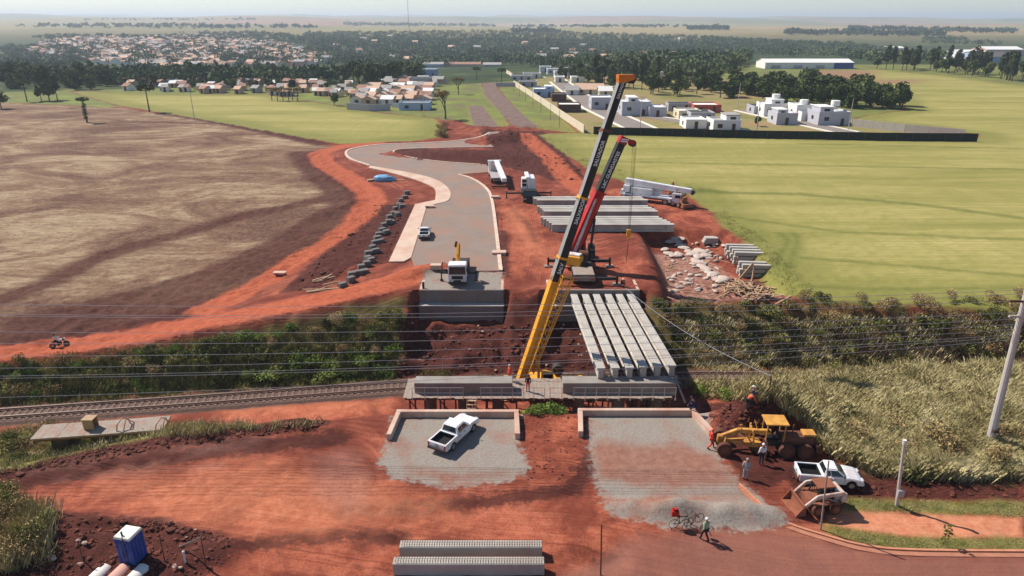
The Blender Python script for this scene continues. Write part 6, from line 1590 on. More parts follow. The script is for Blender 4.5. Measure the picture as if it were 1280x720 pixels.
# leaning concrete pole at the right with wires
p = on(1236, 558); top = PD(1284, 362, p.y + .3)
r_ = thing('utility_pole', 'thick leaning concrete pole with cross-arms standing in the dry grass at the right', 'pole', tuple(p))
tv = top - p; MB().cyl((0, 0, -.4), tv, .30, .17, 10).build('shaft', M['polec'], r_)
dv = tv.normalized()
for s_, ln, m in ((.93, 2.6, M['post']), (.84, 2.2, M['polec'])):
    c = tv * s_; MB().bar(c + Vector((-ln * .55, -.5, .25)), c + Vector((ln * .45, .4, -.2)), .12, .14).build('cross_arm', m, r_)
MB().bar(tv * .12 + Vector((-.2, -.28, 0)), tv * .12 + Vector((.2, -.28, 0)), .25, .2).build('steel_band', M['chassis'], r_)
ends = [(366, 12.7, 0), (379, 12.4, .0), (381, 11.9, .3), (401, 11.0, .1), (416, 10.5, .2), (432, 10.1, .1), (447, 9.7, .0), (457, 9.3, .1), (484, 8.9, 0), (460, 9.1, .4)]
wm = mat('bare_wire', lin(150, 146, 150), .45, .1, 4, metal=.4)
for k, (py, zr, dy) in enumerate(ends):
    D = 43.6 + dy
    l0 = PD(2, py, D); r0 = p + tv * min(1.0, zr / 12.7)
    l0 = l0 + (l0 - r0) * .35
    pts = []
    for i in range(41):
        t_ = i / 40; q = l0.lerp(r0, t_); pts.append(q - Vector((0, 0, 1.1 * 4 * t_ * (1 - t_))))
    b = MB(); b.tube(pts, .016, 4); o = b.build('overhead_wire', wm)
    tag(o, 'thin overhead wire in the bundle crossing the whole picture to the leaning pole', 'wire', 'overhead wires to the leaning pole')
# thin poles nearer the camera
def pole(label, bpx, tpx, r0, r1, m, box=False):
    p = on(*bpx); q = PD(tpx[0], tpx[1], p.y); r_ = thing('utility_pole', label, 'pole', tuple(p))
    MB().cyl((0, 0, -.3), q - p, r0, r1, 8).build('shaft', m, r_)
    if box: MB().box((q - p) * .22 + Vector((.05, -.18, 0)), (.42, .2, .5)).build('meter_box', M['greycloth'], r_, bevel=.02); MB().cyl((q - p) * .94, (q - p) * 1.0, r0 * 1.05).build('cap', M['whitecloth'], r_)
    return p, q
pole('slim concrete pole with a white meter box at the grass strip', (1121, 632), (1131, 550), .11, .09, M['polec'], True)
pole('thin wooden pole in front of the skid-steer loader', (1026, 662), (1036, 576), .06, .045, M['plank_grey'])
pole('thin rusty post beside the small pit at the bottom', (751, 719), (752, 655), .05, .04, M['rust'])
pa, pb = pole('thin dark pole behind the red soil heap', (960, 505), (964, 470), .08, .07, M['post'])
b = MB(); e = Vector((13.5, 75.4, .3)); b.tube([pb.lerp(e, i / 14) - Vector((0, 0, .8 * 4 * (i / 14) * (1 - i / 14))) for i in range(15)], .03, 5); o = b.build('slack_cable', wm); tag(o, 'pale slack cable from the thin dark pole down to the far right abutment', 'cable')
# ------------------------------------------------------------------ people
def skinned(verts, edges, radii, lvl=2):
    me = bpy.data.meshes.new('sk'); me.from_pydata([tuple(v) for v in verts], edges, []); o = bpy.data.objects.new('sk', me); COL.objects.link(o)
    o.modifiers.new('s', 'SKIN'); sdm = o.modifiers.new('d', 'SUBSURF'); sdm.levels = lvl; sdm.render_levels = lvl
    for i, r_ in enumerate(radii):
        sv = me.skin_vertices[0].data[i]; sv.radius = (r_, r_) if not isinstance(r_, tuple) else r_; sv.use_root = (i == 0)
    dg = bpy.context.evaluated_depsgraph_get(); out = bpy.data.meshes.new_from_object(o.evaluated_get(dg)); bpy.data.objects.remove(o)
    out.polygons.foreach_set('use_smooth', [True] * len(out.polygons)); return out
def joints(pose):
    J = dict(pel=(0, 0, .95), sp=(0, -.01, 1.14), ch=(0, .0, 1.34), nk=(0, .0, 1.49), hb=(0, .015, 1.57), ht=(0, .02, 1.70))
    for s, n in ((-1, 'l'), (1, 'r')):
        J.update({'sh' + n: (s * .185, 0, 1.42), 'el' + n: (s * .25, -.02, 1.14), 'wr' + n: (s * .26, .1, .90), 'hp' + n: (s * .10, 0, .91), 'kn' + n: (s * .11, .03, .50), 'an' + n: (s * .115, -.03, .08), 'to' + n: (s * .13, .14, .035)})
    J = {k: Vector(v) for k, v in J.items()}
    if pose == 'walk':
        J['knl'] += Vector((0, .14, .02)); J['anl'] += Vector((0, .26, 0)); J['tol'] += Vector((0, .26, .02)); J['knr'] += Vector((0, .02, 0)); J['anr'] += Vector((0, -.24, .05)); J['tor'] += Vector((0, -.22, 0))
        J['ell'] += Vector((0, -.1, 0)); J['wrl'] += Vector((0, -.12, .02)); J['elr'] += Vector((0, .1, 0)); J['wrr'] += Vector((0, .16, .06))
    if pose == 'reach':
        J['ell'] = Vector((-.24, .2, 1.2)); J['wrl'] = Vector((-.2, .42, 1.1)); J['elr'] = Vector((.24, .2, 1.18)); J['wrr'] = Vector((.18, .42, 1.06))
    if pose in ('bend', 'crouch'):
        up = ('sp', 'ch', 'nk', 'hb', 'ht', 'shl', 'shr', 'ell', 'elr', 'wrl', 'wrr'); a = R(48 if pose == 'bend' else 30); c = Vector((0, 0, .95)); rm = Matrix.Rotation(-a, 3, 'X')
        for k in up: J[k] = c + rm @ (J[k] - c)
        for n, s in (('l', -1), ('r', 1)):
            J['el' + n] = J['sh' + n] + Vector((s * .05, .12, -.25)); J['wr' + n] = J['el' + n] + Vector((0, .12, -.22))
        if pose == 'crouch':
            for k in up + ('pel', 'hpl', 'hpr'): J[k] = J[k] + Vector((0, -.22, -.5))
            for n, s in (('l', -1), ('r', 1)): J['kn' + n] = Vector((s * .2, .2, .46))
    if pose == 'ride':
        for k in J: J[k] = J[k] + Vector((0, 0, -.12))
        for n, s in (('l', -1), ('r', 1)):
            J['kn' + n] = Vector((s * .24, .34, .68)); J['an' + n] = Vector((s * .22, .2, .3)); J['to' + n] = Vector((s * .22, .38, .27)); J['el' + n] = Vector((s * .32, .28, 1.08)); J['wr' + n] = Vector((s * .3, .52, 1.0))
    return J
BODY = {}
def body_meshes(pose):
    if pose in BODY: return BODY[pose]
    J = joints(pose); K = ['pel', 'sp', 'ch', 'nk', 'hb', 'ht', 'shl', 'ell', 'wrl', 'shr', 'elr', 'wrr', 'hpl', 'knl', 'anl', 'tol', 'hpr', 'knr', 'anr', 'tor']
    rad = dict(pel=.125, sp=.12, ch=.135, nk=.052, hb=.085, ht=.075, sh=.06, el=.042, wr=.03, hp=.082, kn=.056, an=.04, to=.035)
    E_ = [('pel', 'sp'), ('sp', 'ch'), ('ch', 'nk'), ('nk', 'hb'), ('hb', 'ht')]
    for n in 'lr': E_ += [('ch', 'sh' + n), ('sh' + n, 'el' + n), ('el' + n, 'wr' + n), ('pel', 'hp' + n), ('hp' + n, 'kn' + n), ('kn' + n, 'an' + n), ('an' + n, 'to' + n)]
    def rr(k, g=0): return rad[k if k in rad else k[:2]] + g
    body = skinned([J[k] for k in K], [(K.index(a), K.index(b)) for a, b in E_], [rr(k) for k in K])
    bm = bmesh.new(); bm.from_mesh(body)
    for n, s in (('l', -1), ('r', 1)):
        w_ = J['wr' + n]; d = (w_ - J['el' + n]).normalized(); side = Vector((s, 0, 0)); side = (side - d * side.dot(d)).normalized(); fw = d.cross(side).normalized()
        if fw.y < 0: fw = -fw
        palm = w_ + d * .075
        pm = skinned([w_ - d * .02, palm], [(0, 1)], [(.022, .030), (.016, .038)], 1); bm.from_mesh(pm)
        for i, ln in enumerate((.066, .075, .07, .055)):
            o_ = palm + fw * (.028 - i * .019); c1 = o_ + d * ln * .5; c2 = c1 + (d * .8 - side * .5).normalized() * ln * .45; c3 = c2 + (d * .3 - side * .9).normalized() * ln * .3
            bm.from_mesh(skinned([o_ - d * .02, c1, c2, c3], [(0, 1), (1, 2), (2, 3)], [.009, .0085, .008, .007], 1))
        o_ = w_ + d * .03 + fw * .028; bm.from_mesh(skinned([o_ - fw * .01, o_ + fw * .022 + d * .025, o_ + fw * .03 + d * .055], [(0, 1), (1, 2)], [.011, .010, .008], 1))
    hd = (J['ht'] - J['hb']).normalized(); fr = Vector((0, 1, 0)); fr = (fr - hd * fr.dot(hd)).normalized(); rt_ = hd.cross(fr); hc = J['hb'].lerp(J['ht'], .55)
    nose = skinned([hc + fr * .07, hc + fr * .103 - hd * .018], [(0, 1)], [.012, .014], 1); bm.from_mesh(nose)
    for s in (-1, 1): bm.from_mesh(skinned([hc + rt_ * s * .078 - hd * .005, hc + rt_ * s * .094 + hd * .012], [(0, 1)], [(.012, .02), (.009, .02)], 1))
    bm.to_mesh(body); bm.free(); body.polygons.foreach_set('use_smooth', [True] * len(body.polygons))
    def sub(keys, edges, g): return skinned([J[k] for k in keys], [(keys.index(a), keys.index(b)) for a, b in edges], [rr(k, g) for k in keys])
    sk = ['pel', 'sp', 'ch', 'shl', 'ell', 'wrl', 'shr', 'elr', 'wrr']; J2 = dict(J)
    for n in 'lr': J['wr' + n] = J2['el' + n].lerp(J2['wr' + n], .8)
    shirt = sub(sk, [('pel', 'sp'), ('sp', 'ch'), ('ch', 'shl'), ('shl', 'ell'), ('ell', 'wrl'), ('ch', 'shr'), ('shr', 'elr'), ('elr', 'wrr')], .016)
    tk = ['pel', 'hpl', 'knl', 'anl', 'hpr', 'knr', 'anr']
    tro = sub(tk, [('pel', 'hpl'), ('hpl', 'knl'), ('knl', 'anl'), ('pel', 'hpr'), ('hpr', 'knr'), ('knr', 'anr')], .018)
    shoes = [skinned([J['an' + n] - Vector((0, .03, .0)), J['to' + n] + Vector((0, .05, .0))], [(0, 1)], [(.05, .055), (.045, .04)], 1) for n in 'lr']
    eyes = MB(); 
    for s in (-1, 1): eyes.blob(hc + rt_ * s * .032 + fr * .083 + hd * .012, (.011, .008, .008), 1, 1, 0)
    mouth = MB().bar(hc + fr * .084 - hd * .052 - rt_ * .024, hc + fr * .084 - hd * .052 + rt_ * .024, .008, .008)
    bm = bmesh.new(); bmesh.ops.create_icosphere(bm, subdivisions=3, radius=1)
    bmesh.ops.delete(bm, geom=[v for v in bm.verts if v.co.z < -.12 + .28 * max(0, v.co.y)], context='VERTS')
    m_ = Matrix.Translation(J['hb'].lerp(J['ht'], .62)) @ Matrix((( rt_.x, fr.x, hd.x, 0), (rt_.y, fr.y, hd.y, 0), (rt_.z, fr.z, hd.z, 0), (0, 0, 0, 1))) @ Matrix.Diagonal((.105, .12, .125, 1)).to_4x4()
    bm.transform(m_); hat = bpy.data.meshes.new('helmet'); bm.to_mesh(hat); bm.free(); hat.polygons.foreach_set('use_smooth', [True] * len(hat.polygons))
    BODY[pose] = (body, shirt, tro, shoes, eyes.mesh('eyes', M['black']), mouth.mesh('mouth', M['rust']), hat, J2)
    return BODY[pose]
def person(label, loc, rz, pose, shirt, trou, hat, hatname='cap', sc=1.0, group=None):
    b = body_meshes(pose); r_ = thing('person', label, 'person', tuple(loc), rz, group); r_.scale = (sc,) * 3
    def put(nm, me, m): me = me.copy(); me.materials.clear(); me.materials.append(m); me.name = nm; return mobj(nm, me, r_)
    bd = put('body', b[0], M['skin']); put('shirt', b[1], shirt); put('trousers', b[2], trou)
    for s in b[3]: put('shoe', s, M['black'])
    hd = put(hatname, b[6], hat); e = put('eyes', b[4], M['black']); put('mouth', b[5], M['rust'])
    return r_, b[7]
p = on(880.5, 676); w1, J = person('person in a pale green shirt and dark trousers carrying a red bucket across the dirt', p, R(25), 'walk', M['greencloth'], M['darkcloth'], M['whitecloth'])
c_, s_ = math.cos(R(25)), math.sin(R(25)); wr = J['wrr']; bk = thing('bucket', 'red bucket in the hand of the walker in pale green', 'bucket', (p.x + wr.x * c_ - wr.y * s_, p.y + wr.x * s_ + wr.y * c_, p.z + wr.z - .5))
b = MB(); b.cyl((0, 0, 0), (0, 0, .28), .11, .15, 16, caps=False); b.cyl((0, 0, .005), (0, 0, .01), .11, .11, 16); b.build('pail', M['bucket'], bk)
MB().tube([(-.15, 0, .27), (-.1, 0, .38), (0, 0, .43), (.1, 0, .38), (.15, 0, .27)], .008, 5).build('handle', M['steel'], bk)
person('person in red-orange overalls standing at the front wheel of the grader', on(888, 561), R(-100), 'walk', M['redcloth'], M['redcloth'], M['hivis'], 'helmet')
person('person in grey clothes watching the grader from the near side', on(931, 599), R(-20), 'stand', M['greycloth'], M['greycloth'], M['greycloth'])
person('person in a white shirt and dark trousers beside the grader blade', on(951, 580), R(10), 'stand', M['whitecloth'], M['darkcloth'], M['whitecloth'], 'helmet')
person('person in an orange vest bending on top of the red soil heap', on(933, 512), R(-90), 'bend', M['hivis'], M['darkcloth'], M['navy'], 'helmet')
person('person in navy with a pale helmet just behind the orange-vested one on the heap', on(939, 507), R(80), 'stand', M['navy'], M['darkcloth'], M['whitecloth'], 'helmet')
person('person in navy crouching at the corner of the right near abutment', Vector((14.6, 47.9, .55)), R(40), 'crouch', M['navy'], M['navy'], M['black'], 'helmet')
person('person in orange standing at the foot of the yellow boom', Vector((-.25, 58.2, -2.57)), R(-80), 'stand', M['hivis'], M['hivis'], M['whitecloth'], 'helmet')
person('person in dark shirt and red trousers in the middle of the working platform', Vector((1.5, 56.2, -2.57)), R(170), 'stand', M['darkcloth'], M['redcloth'], M['black'], 'helmet')
person('person in dark clothes crouching at the far end of the girders', Vector((13.3, 76.6, G(13.3, 76.6))), R(190), 'crouch', M['darkcloth'], M['darkcloth'], M['whitecloth'], 'helmet')
# motorcycle and rider on the dirt road
p = on(75, 434)
mc = thing('motorcycle', 'motorcycle riding along the orange dirt road at the far left', 'motorcycle', tuple(p), R(-62))
for y in (-.62, .66):
    wl = MB().cyl((-.06, y, .31), (.06, y, .31), .31, n=18).build('wheel', M['tyre'], mc); MB().cyl((-.065, y, .31), (.065, y, .31), .18, n=12).build('rim', M['rim'], wl)
b = MB(); b.bar((0, -.62, .32), (0, .1, .38), .1, .12).box((0, .05, .48), (.28, .42, .34)).bar((0, .66, .32), (0, .42, .95), .1).build('engine_frame', M['chassis'], mc)
b = MB(); b.box((0, .18, .82), (.26, .46, .22)).bar((0, .7, .66), (0, .52, .7), .16, .06); b.build('fuel_tank', M['white'], mc, bevel=.05)
MB().box((0, -.32, .8), (.26, .7, .12)).build('seat', M['black'], mc, bevel=.04); MB().bar((-.34, .42, 1.02), (.34, .42, 1.02), .04).build('handlebar', M['black'], mc); MB().box((0, .58, .88), (.18, .1, .18)).build('headlight', M['lamp'], mc)
a_ = R(-62); person('person in a white shirt and dark helmet riding the motorcycle', Vector((p.x + .3 * math.sin(a_), p.y - .3 * math.cos(a_), p.z)), a_, 'ride', M['whitecloth'], M['darkcloth'], M['black'], 'helmet')
# ------------------------------------------------------------------ smaller things
# bicycles leaning in the gravel windrow
def bicycle(label, loc, rz, frame_m):
    r_ = thing('bicycle', label, 'bicycle', tuple(loc), rz)
    for y in (-.5, .5):
        bm = MB(); pts = [(0, y + .33 * math.cos(a), .34 + .33 * math.sin(a)) for a in [2 * math.pi * k / 20 for k in range(21)]]; bm.tube(pts, .022, 5); wl = bm.build('wheel', M['tyre'], r_)
        sp = MB(); 
        for k in range(8): a = math.pi * k / 8; sp.cyl((0, y - .32 * math.cos(a), .34 - .32 * math.sin(a)), (0, y + .32 * math.cos(a), .34 + .32 * math.sin(a)), .005, n=3)
        sp.build('spokes', M['steel'], wl)
    b = MB(); b.tube([(0, -.5, .34), (0, -.1, .3), (0, .36, .82), (0, -.2, .82), (0, -.1, .3)], .025, 6).tube([(0, -.5, .34), (0, -.2, .82)], .02, 6).tube([(0, .36, .95), (0, .5, .34)], .025, 6); b.build('frame', frame_m, r_)
    MB().tube([(-.28, .28, 1.02), (0, .36, .98), (.28, .28, 1.02)], .018, 6).build('handlebar', M['black'], r_); MB().box((0, -.24, .9), (.14, .26, .07)).build('saddle', M['black'], r_, bevel=.02)
    return r_
p = on(851, 659); bicycle('bicycle with a red bag parked on the gravel windrow', p, R(-80), M['chassis'])
bg = MB().box((0, 0, .2), (.5, .4, .46), tx=.8).box((.0, -.02, .46), (.3, .3, .1)).build('bag', M['bucket'], bevel=.06); bg.location = (p.x - .45, p.y + .05, p.z + .92); tag(bg, 'red bag hung on the bicycle at the gravel windrow', 'bag')
p = on(868, 657); bicycle('bicycle lying with a dark frame next to the walker in green', p, R(-60), M['rust']).rotation_euler = (R(25), 0, R(-70))
# portable toilet
p = on(168, 699); tl = thing('portable_toilet', 'blue portable toilet with a cream roof in the bottom left yard', 'portable toilet', tuple(p), R(-12)); tl.scale = (.92,) * 3
b = MB(); b.box((0, 0, 1.05), (1.15, 1.15, 2.0))
for k in range(4): b.box((-.42 + k * .28, -.585, 1.05), (.08, .03, 1.7)).box((.585, -.42 + k * .28, 1.05), (.03, .08, 1.7)).box((-.585, -.42 + k * .28, 1.05), (.03, .08, 1.7))
b.build('cabin', M['blue'], tl, bevel=.02); MB().box((0, 0, .03), (1.2, 1.2, .14)).build('skid_base', M['black'], tl)
rf = MB().box((0, 0, 2.14), (1.22, 1.22, .18), tx=.9, ty=.9).build('roof', M['cream'], tl, bevel=.03); MB().cyl((-.1, -.35, 2.2), (-.1, -.35, 2.5), .06).build('vent_pipe', M['black'], rf)
MB().box((.1, .59, 1.0), (.7, .02, 1.8)).build('door', M['blue'], tl)
# curved sheets, fence remains and rubble in the yard
sheetm = {'white': mat('white_sheet', lin(214, 208, 200), .7, .1, 2, dust=(lin(160, 110, 90), .3)), 'pink': mat('pink_sheet', lin(200, 150, 136), .7, .1, 2, dust=(lin(150, 90, 70), .3))}
for k, (px, py, m, lab) in enumerate(((124, 716, 'white', 'leftmost of the three curved sheets at the bottom edge, whitish'), (148, 716, 'pink', 'middle one of the three curved sheets at the bottom edge, pinkish'), (172, 716, 'white', 'rightmost of the three curved sheets at the bottom edge, whitish'))):
    p = on(px, py); b = MB(); n = 8; ro, ri = .46, .42
    for i in range(n):
        a0, a1 = R(20 + 140 * i / n), R(20 + 140 * (i + 1) / n)
        b.add([(ro * math.cos(a), y, r_ * math.sin(a) if False else ro * math.sin(a) - .15) for a in (a0, a1) for y in (-.7, .7)] + [(ri * math.cos(a), y, ri * math.sin(a) - .15) for a in (a0, a1) for y in (-.7, .7)], [(0, 1, 3, 2), (4, 6, 7, 5), (0, 2, 6, 4), (1, 5, 7, 3)])
    o = b.build('curved_sheet', sheetm[m]); o.scale = (1, 1, .75); o.location = (p.x, p.y - .2, p.z); o.rotation_euler = (0, 0, R(-14)); tag(o, lab, 'sheet', 'curved sheets at the bottom edge')
def stake(label, b0, b1, r=.035, m=None, n='stake', g='posts of the old fence in the yard'):
    p = on(*b0); q = PD(b1[0], b1[1], p.y); o = MB().cyl((0, 0, -.2), q - p, r, r * .8, 6).build(n, m or M['post']); o.location = p; tag(o, label, 'post', g); return p, q
A0 = stake('rusty stake on the right of the yard holding up a pale rail', (258, 710), (251, 672)); stake('thin stake between the toilet and the right yard stake', (206, 702), (199, 668)); stake('thin stake left of the portable toilet', (104, 700), (97, 676)); stake('tall thin stake beside the big olive bush', (52, 716), (38, 668)); stake('slanting pole leaning among the yard stakes at the far left', (20, 716), (37, 684)); stake('thin stake at the left corner of the toilet', (157, 707), (152, 668))
p = P(224, 684, .3); o = MB().bar((0, 0, 0), A0[1] - p, .06, .09).build('loose_rail', M['plank_grey']); o.location = p; tag(o, 'pale loose rail resting on the right yard stake', 'rail')
p = on(232, 703); o = MB().cyl((0, 0, -.1), (0, 0, .7), .06, n=8).blob((0, 0, .78), (.09, .09, .1), 2, 1, .1).build('marker_post', M['whitecloth']); o.location = p; tag(o, 'short white-headed marker post in the yard', 'post')
for k in range(14):
    p = on(rnd.uniform(60, 280), rnd.uniform(660, 716)); s_ = rnd.uniform(.08, .2); o = MB().blob((0, 0, s_ * .3), (s_, s_ * .8, s_ * .6), k, 1, .3).build('stone', M['concrete_pink']); o.location = p; tag(o, 'pale stone lying loose on the dark soil of the yard', 'stone', 'stones in the yard')
# flat deck beside the track with crates and frames
z0 = G(-34, 51.0)
dkp = [PD(55, 545, 49.6), PD(150, 549, 50.2), PD(198, 533, 52.2), PD(190, 524, 53.6), PD(60, 531, 51.5)]
c = P(128, 535, -3.6); r_ = thing('flat_deck', 'long grey flat wagon deck on dark supports beside the railway at the left', 'wagon', (c.x, c.y, G(c.x, c.y)), R(8))
tz = -3.6 - G(c.x, c.y)
b = MB()
for k in range(5): b.box((-4.3 + k * 2.16, 0, tz + rnd.uniform(-.015, .015)), (2.14, 2.3, .16))
b.build('deck_panel', M['plank_grey'], r_); MB().box((0, -.9, tz - .2), (10.4, .16, .24)).box((0, .9, tz - .2), (10.4, .16, .24)).build('side_beam', M['rust'], r_)
for x in (-3.2, 0, 3.4):
    MB().box((x, 0, (tz - .3) / 2 - .2), (1.4, 1.9, tz - .1 + .4)).build('support', M['chassis'], r_)
cr_ = MB(); cr_.box((0, 0, .5), (.9, .08, 1.0)).box((0, .7, .5), (.9, .08, 1.0)).box((-.42, .35, .5), (.06, .7, 1.0)).box((0, .35, .98), (1.0, .9, .06)); o = cr_.build('timber_crate', M['plank']); o.location = (c.x - .9, c.y - .4, -3.5); tag(o, 'open yellowish timber crate on the middle of the flat deck', 'crate')
for dx, lab in ((1.6, 'small pale bent frame on the flat deck right of the crate'), (5.0, 'rounded pale frame at the right end of the flat deck')):
    b = MB(); b.tube([(0, -.7, 0), (.1, -.6, .6), (.3, 0, .9), (.4, .6, .5), (.4, .7, 0)], .06, 6); b.tube([(.6, -.7, 0), (.6, 0, .8), (.8, .7, 0)], .05, 6); o = b.build('bent_frame', M['concrete_pink']); o.location = (c.x + dx, c.y + .1, -3.52); tag(o, lab, 'frame')
p = on(45, 568); o = MB().box((0, 0, .06), (1.5, .9, .08)).build('board', M['plank']); o.location = p; o.rotation_euler = (.1, 0, .4); tag(o, 'pale board dropped in the green grass left of the flat deck', 'board')
# staggered row of concrete blocks
bl = MB().box((0, 0, .35), (.95, .75, .7)).mesh('kerb_block', [M['concrete']], bevel=.04)
blk = mat('block_concrete', lin(116, 110, 106), .9, .3, 1.5, dust=(lin(70, 58, 54), .5)); bl.materials[0] = blk
rowpts = [(509, 243), (506, 248), (501, 252), (499, 258), (494, 262), (492, 268), (487, 273), (486, 279), (480, 283), (478, 289), (474, 294), (472, 300), (469, 306), (466, 312), (461, 318), (460, 324), (459, 332), (452, 336), (449, 343), (440, 346), (439, 352), (428, 358), (456, 341), (464, 328), (470, 316), (476, 304), (483, 292), (490, 280), (497, 270), (503, 260)]
for i, (px, py) in enumerate(rowpts):
    p = on(px, py); o = mobj('concrete_block', bl, None, (p.x, p.y, p.z - .08), R(35) + rnd.uniform(-.25, .25), (rnd.uniform(.9, 1.15), rnd.uniform(.9, 1.1), rnd.uniform(.8, 1.1))); tag(o, 'concrete block in the long staggered row left of the new road', 'concrete block', 'blocks in the row left of the new road')
p = on(478, 226); r_ = thing('tarp_heap', 'pale blue tarp thrown over a heap of materials left of the curve', 'tarp', tuple(p)); b = MB(); b.blob((0, 0, .4), (1.8, 1.1, .9), 4, 2, .16).blob((1.6, .3, .3), (1.0, .8, .6), 5, 2, .2); b.build('cover', M['tarp'], r_); MB().box((-2.2, 0, .15), (1.6, .8, .3), .4).build('board', M['plank'], r_); MB().box((3.2, .2, .1), (2.4, .4, .15), -.1).build('board', M['plank'], r_)
for px, py, lab in ((537, 260, 'small pale trestle at the bend of the wide sidewalk'), (350, 344, 'pale slab on the dark soil left of the block row')):
    p = on(px, py); r_ = MB().box((0, 0, .3), (1.6, .8, .12)).box((-.6, 0, .12), (.1, .7, .3)).box((.6, 0, .12), (.1, .7, .3)).build('trestle', M['concrete_pink']); r_.location = (p.x, p.y, p.z + .1); tag(r_, lab, 'trestle')
for px, py, wd, lab in ((624, 318, 1.2, 'concrete drain box on the outside of the right kerb'), (619, 248, .9, 'small concrete marker block by the upper right kerb')):
    p = on(px, py); o = MB().box((0, 0, .2), (wd * 1.6, wd, .5)).build('drain_box', M['concrete_pink'], bevel=.03); o.location = p; tag(o, lab, 'drain box')
p = on(545, 336); r_ = MB().box((0, 0, .3), (1.4, .9, .6)).box((.8, 0, .5), (.1, 1.2, 1.0)).build('barrier', M['concrete_pink'], bevel=.03); r_.location = p; tag(r_, 'pinkish concrete barrier on the dirt behind the far left abutment', 'barrier')
# debris yard: pale slabs in rows, stacked beams, timber heap
slabm = mat('pale_rubble', lin(190, 174, 160), .9, .18, 1.2, dust=(lin(160, 110, 90), .6))
slab = [MB().blob((0, 0, .18), (.95, .7, .24), s, 2, .12).mesh('pale_slab', slabm) for s in range(3)]
rows = [[(846, 303), (850, 307), (855, 311), (860, 315), (864, 319), (868, 318), (872, 314), (877, 316), (881, 321)], [(868, 326), (873, 330), (877, 334), (882, 338), (886, 342), (891, 345), (895, 349), (900, 352), (904, 350), (872, 322)], [(831, 313), (836, 318), (842, 321), (848, 320)], [(838, 303), (843, 299), (851, 299)]]
rl = ['in the upper diagonal row of the debris yard', 'in the lower diagonal row of the debris yard', 'in the small left cluster of the debris yard', 'at the top left rim of the debris yard']
for rw, l_ in zip(rows, rl):
    for px, py in rw:
        p = on(px, py); s_ = rnd.uniform(.8, 1.15); o = mobj('pale_slab', rnd.choice(slab), None, (p.x, p.y, p.z), rnd.uniform(0, 6.28), s_); tag(o, 'rounded pale slab lying ' + l_, 'slab', 'slabs ' + l_)
p = on(887, 303); 
for k, l_ in enumerate(('bottom', 'middle', 'top')):
    o = MB().box((0, 0, 0), (2.2 - k * .15, 1.2, .28)).build('pale_panel', M['concrete'], bevel=.03); o.location = (p.x + .08 * k, p.y, p.z + .1 + .3 * k); tag(o, f'white panel, {l_} of the little stack at the field edge', 'panel', 'little stack of white panels')
beam = MB().box((0, 0, 0), (3.9, .62, .5)).mesh('short_beam', M['concrete'], bevel=.03)
for (px, py, n, cols_, l_) in ((933, 330, 3, 4, 'farther stack'), (943, 346, 3, 2, 'nearer stack')):
    p = on(px, py)
    for c_ in range(cols_):
        for k in range(n):
            o = mobj('short_beam', beam, None, (p.x + rnd.uniform(-.2, .2), p.y + c_ * 1.15, p.z + .25 + k * .62), R(-4) + rnd.uniform(-.03, .03)); tag(o, f'short grey concrete beam piled at the field edge, {l_}', 'beam', f'short beams, {l_}')
            if k: 
                pass
    for k in (1, 2):
        for x in (-1.5, 1.5):
            o = MB().box((0, 0, 0), (.12, cols_ * 1.15, .115)).build('spacer', M['plank']); o.location = (p.x + x, p.y + (cols_ - 1) * .575, p.z + .25 + k * .62 - .31); tag(o, f'timber spacer between the short beams, {l_}', 'spacer', f'spacers, {l_}')
o = MB().bar((0, 0, 0), (1.8, .3, 2.4), .14, .3).bar((1.9, .1, 0), (2.0, .2, 2.2), .14, .3).build('prop', M['plank']); p = on(922, 352); o.location = p; tag(o, 'pair of leaning props in front of the short beams', 'prop')
plk = MB().box((0, 0, 0), (2.4, .16, .07)).mesh('plank', M['plank']); plk2 = MB().box((0, 0, 0), (1.7, .24, .05)).mesh('plank', mat('dark_plank', lin(120, 92, 72), .9, .3, 4))
for k in range(120):
    u = rnd.gauss(0, 1); px = 932 + u * 20; py = 364 + (px - 932) * .14 + rnd.gauss(0, 4.5)
    if not 886 < px < 984: continue
    p = on(px, py); o = mobj('plank', rnd.choice((plk, plk, plk2)), None, (p.x, p.y, p.z + max(.05, .75 - abs(u) * .4) * rnd.uniform(.1, 1)), 0); o.rotation_euler = (rnd.uniform(-.3, .3), rnd.uniform(-.3, .3), rnd.uniform(0, 3.1)); tag(o, 'loose pale plank in the big timber heap above the right bank', 'plank', 'planks in the timber heap')
for k in range(70):
    px = rnd.uniform(835, 905); py = rnd.uniform(300, 366)
    p = on(px, py); o = mobj('rubble_piece', rnd.choice(slab), None, (p.x, p.y, p.z - .02), rnd.uniform(0, 6.28), (rnd.uniform(.25, .6), rnd.uniform(.25, .6), rnd.uniform(.4, .9))); tag(o, 'small broken pale piece on the floor of the debris yard', 'rubble', 'broken pieces in the debris yard')
for k in range(26):
    p = on(rnd.uniform(830, 905), rnd.uniform(318, 372)); o = mobj('plank', plk, None, (p.x, p.y, p.z + .06), rnd.uniform(0, 3.1), rnd.uniform(.5, 1)); tag(o, 'single plank scattered on the floor of the debris yard', 'plank', 'planks on the debris yard floor')
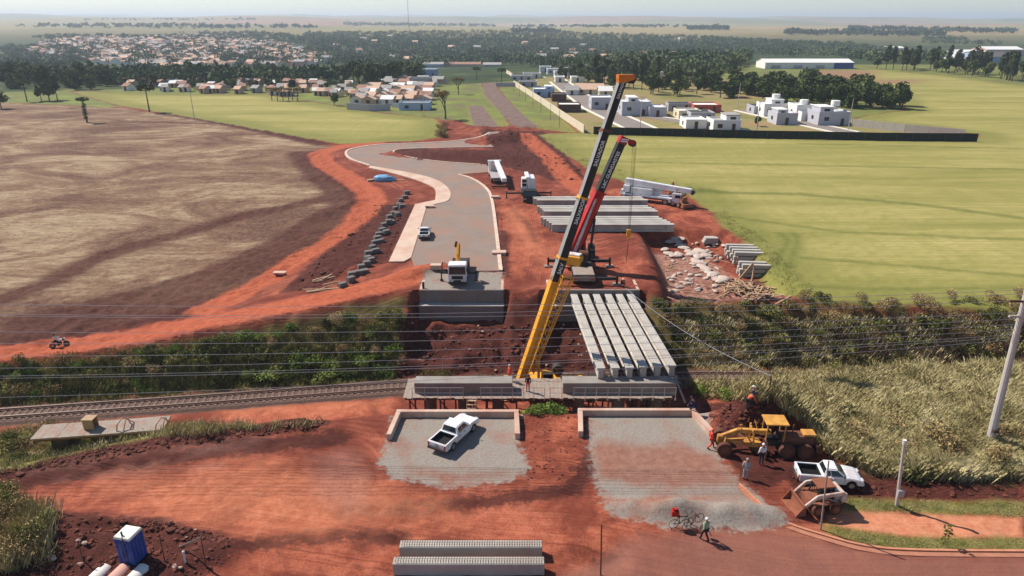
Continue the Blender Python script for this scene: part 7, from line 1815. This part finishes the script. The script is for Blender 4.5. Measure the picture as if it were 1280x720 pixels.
# clods of turned soil, one mass
bmc = bmesh.new(); bmesh.ops.create_icosphere(bmc, subdivisions=1, radius=1); CV = np.array([v.co[:] for v in bmc.verts]); CFc = np.array([[v.index for v in f.verts] for f in bmc.faces]); bmc.free()
cv_, cf_ = [], []; rs = np.random.RandomState(4)
def clods(n, poly, s0, s1):
    f_ = pxarea(poly)
    for _ in range(n):
        x, y = f_(rnd); s_ = s0 + (s1 - s0) * rnd.random() ** 5
        V = CV * (1 + rs.uniform(-.35, .35, (len(CV), 1))) * np.array([s_ * rnd.uniform(.8, 1.4), s_ * rnd.uniform(.8, 1.4), s_ * .7]) + np.array([x, y, G(x, y) + s_ * .15])
        cf_.append(CFc + len(cv_) * len(CV)); cv_.append(V)
clods(900, [(30, 640), (200, 652), (280, 672), (292, 700), (250, 719), (10, 719)], .03, .2)
clods(700, [(0, 588), (200, 548), (400, 526), (400, 534), (200, 560), (0, 600)], .03, .22)
clods(600, [(880, 505), (965, 500), (1000, 535), (960, 550), (900, 545)], .03, .2)
clods(900, [(500, 400), (740, 400), (740, 468), (495, 470)], .04, .28)
clods(500, [(985, 595), (1279, 595), (1279, 622), (1110, 620), (1010, 612)], .03, .18)
clods(500, [(470, 255), (520, 256), (485, 328), (440, 335), (400, 360), (350, 366)], .04, .25)
clods(400, [(600, 164), (680, 164), (735, 225), (690, 226), (620, 195)], .06, .4)
clods(300, [(185, 650), (290, 672), (290, 680), (180, 660)], .03, .16)
clods(500, [(650, 520), (722, 520), (745, 600), (660, 600)], .02, .1)
V_ = np.concatenate(cv_); F_ = np.concatenate(cf_)
me = bpy.data.meshes.new('soil_clods'); me.from_pydata(V_.tolist(), [], F_.tolist()); me.materials.append(mat('clod_soil', lin(104, 58, 45), .95, .45, .6)); o = mobj('soil_clods', me); struct(o, 'stuff')
# poles and stakes in the pit slope, planks near the left mud
for k in range(10):
    p = on(rnd.uniform(385, 425), rnd.uniform(345, 372)); o = mobj('plank', plk, None, (p.x, p.y, p.z + .08), rnd.uniform(-.4, 1.2), rnd.uniform(.7, 1.3)); tag(o, 'plank left in the mud near the foot of the block row', 'plank', 'planks near the foot of the block row')
# rocks on the big embankment face between the abutments and piers
rk = [MB().blob((0, 0, .1), (.3, .24, .2), s, 1, .3).mesh('rock', M['concrete_pink']) for s in range(4)]
for k in range(34):
    p = on(rnd.uniform(505, 740), rnd.uniform(402, 466)); o = mobj('rock', rnd.choice(rk), None, tuple(p), rnd.uniform(0, 6), rnd.uniform(.25, .7)); tag(o, 'stone strewn on the brown embankment face under the bridge', 'rock', 'stones on the embankment face')
for px, py, py2, lab in ((553, 464, 446, 'thin pale stake low on the embankment face left of the boom'), (690, 408, 400, 'short pale stake high on the embankment face')):
    p = on(px, py); q = PD(px + 1, py2, p.y); o = MB().cyl((0, 0, -.2), q - p, .05, .05, 6).build('stake', M['plank_grey']); o.location = p; tag(o, lab, 'stake')
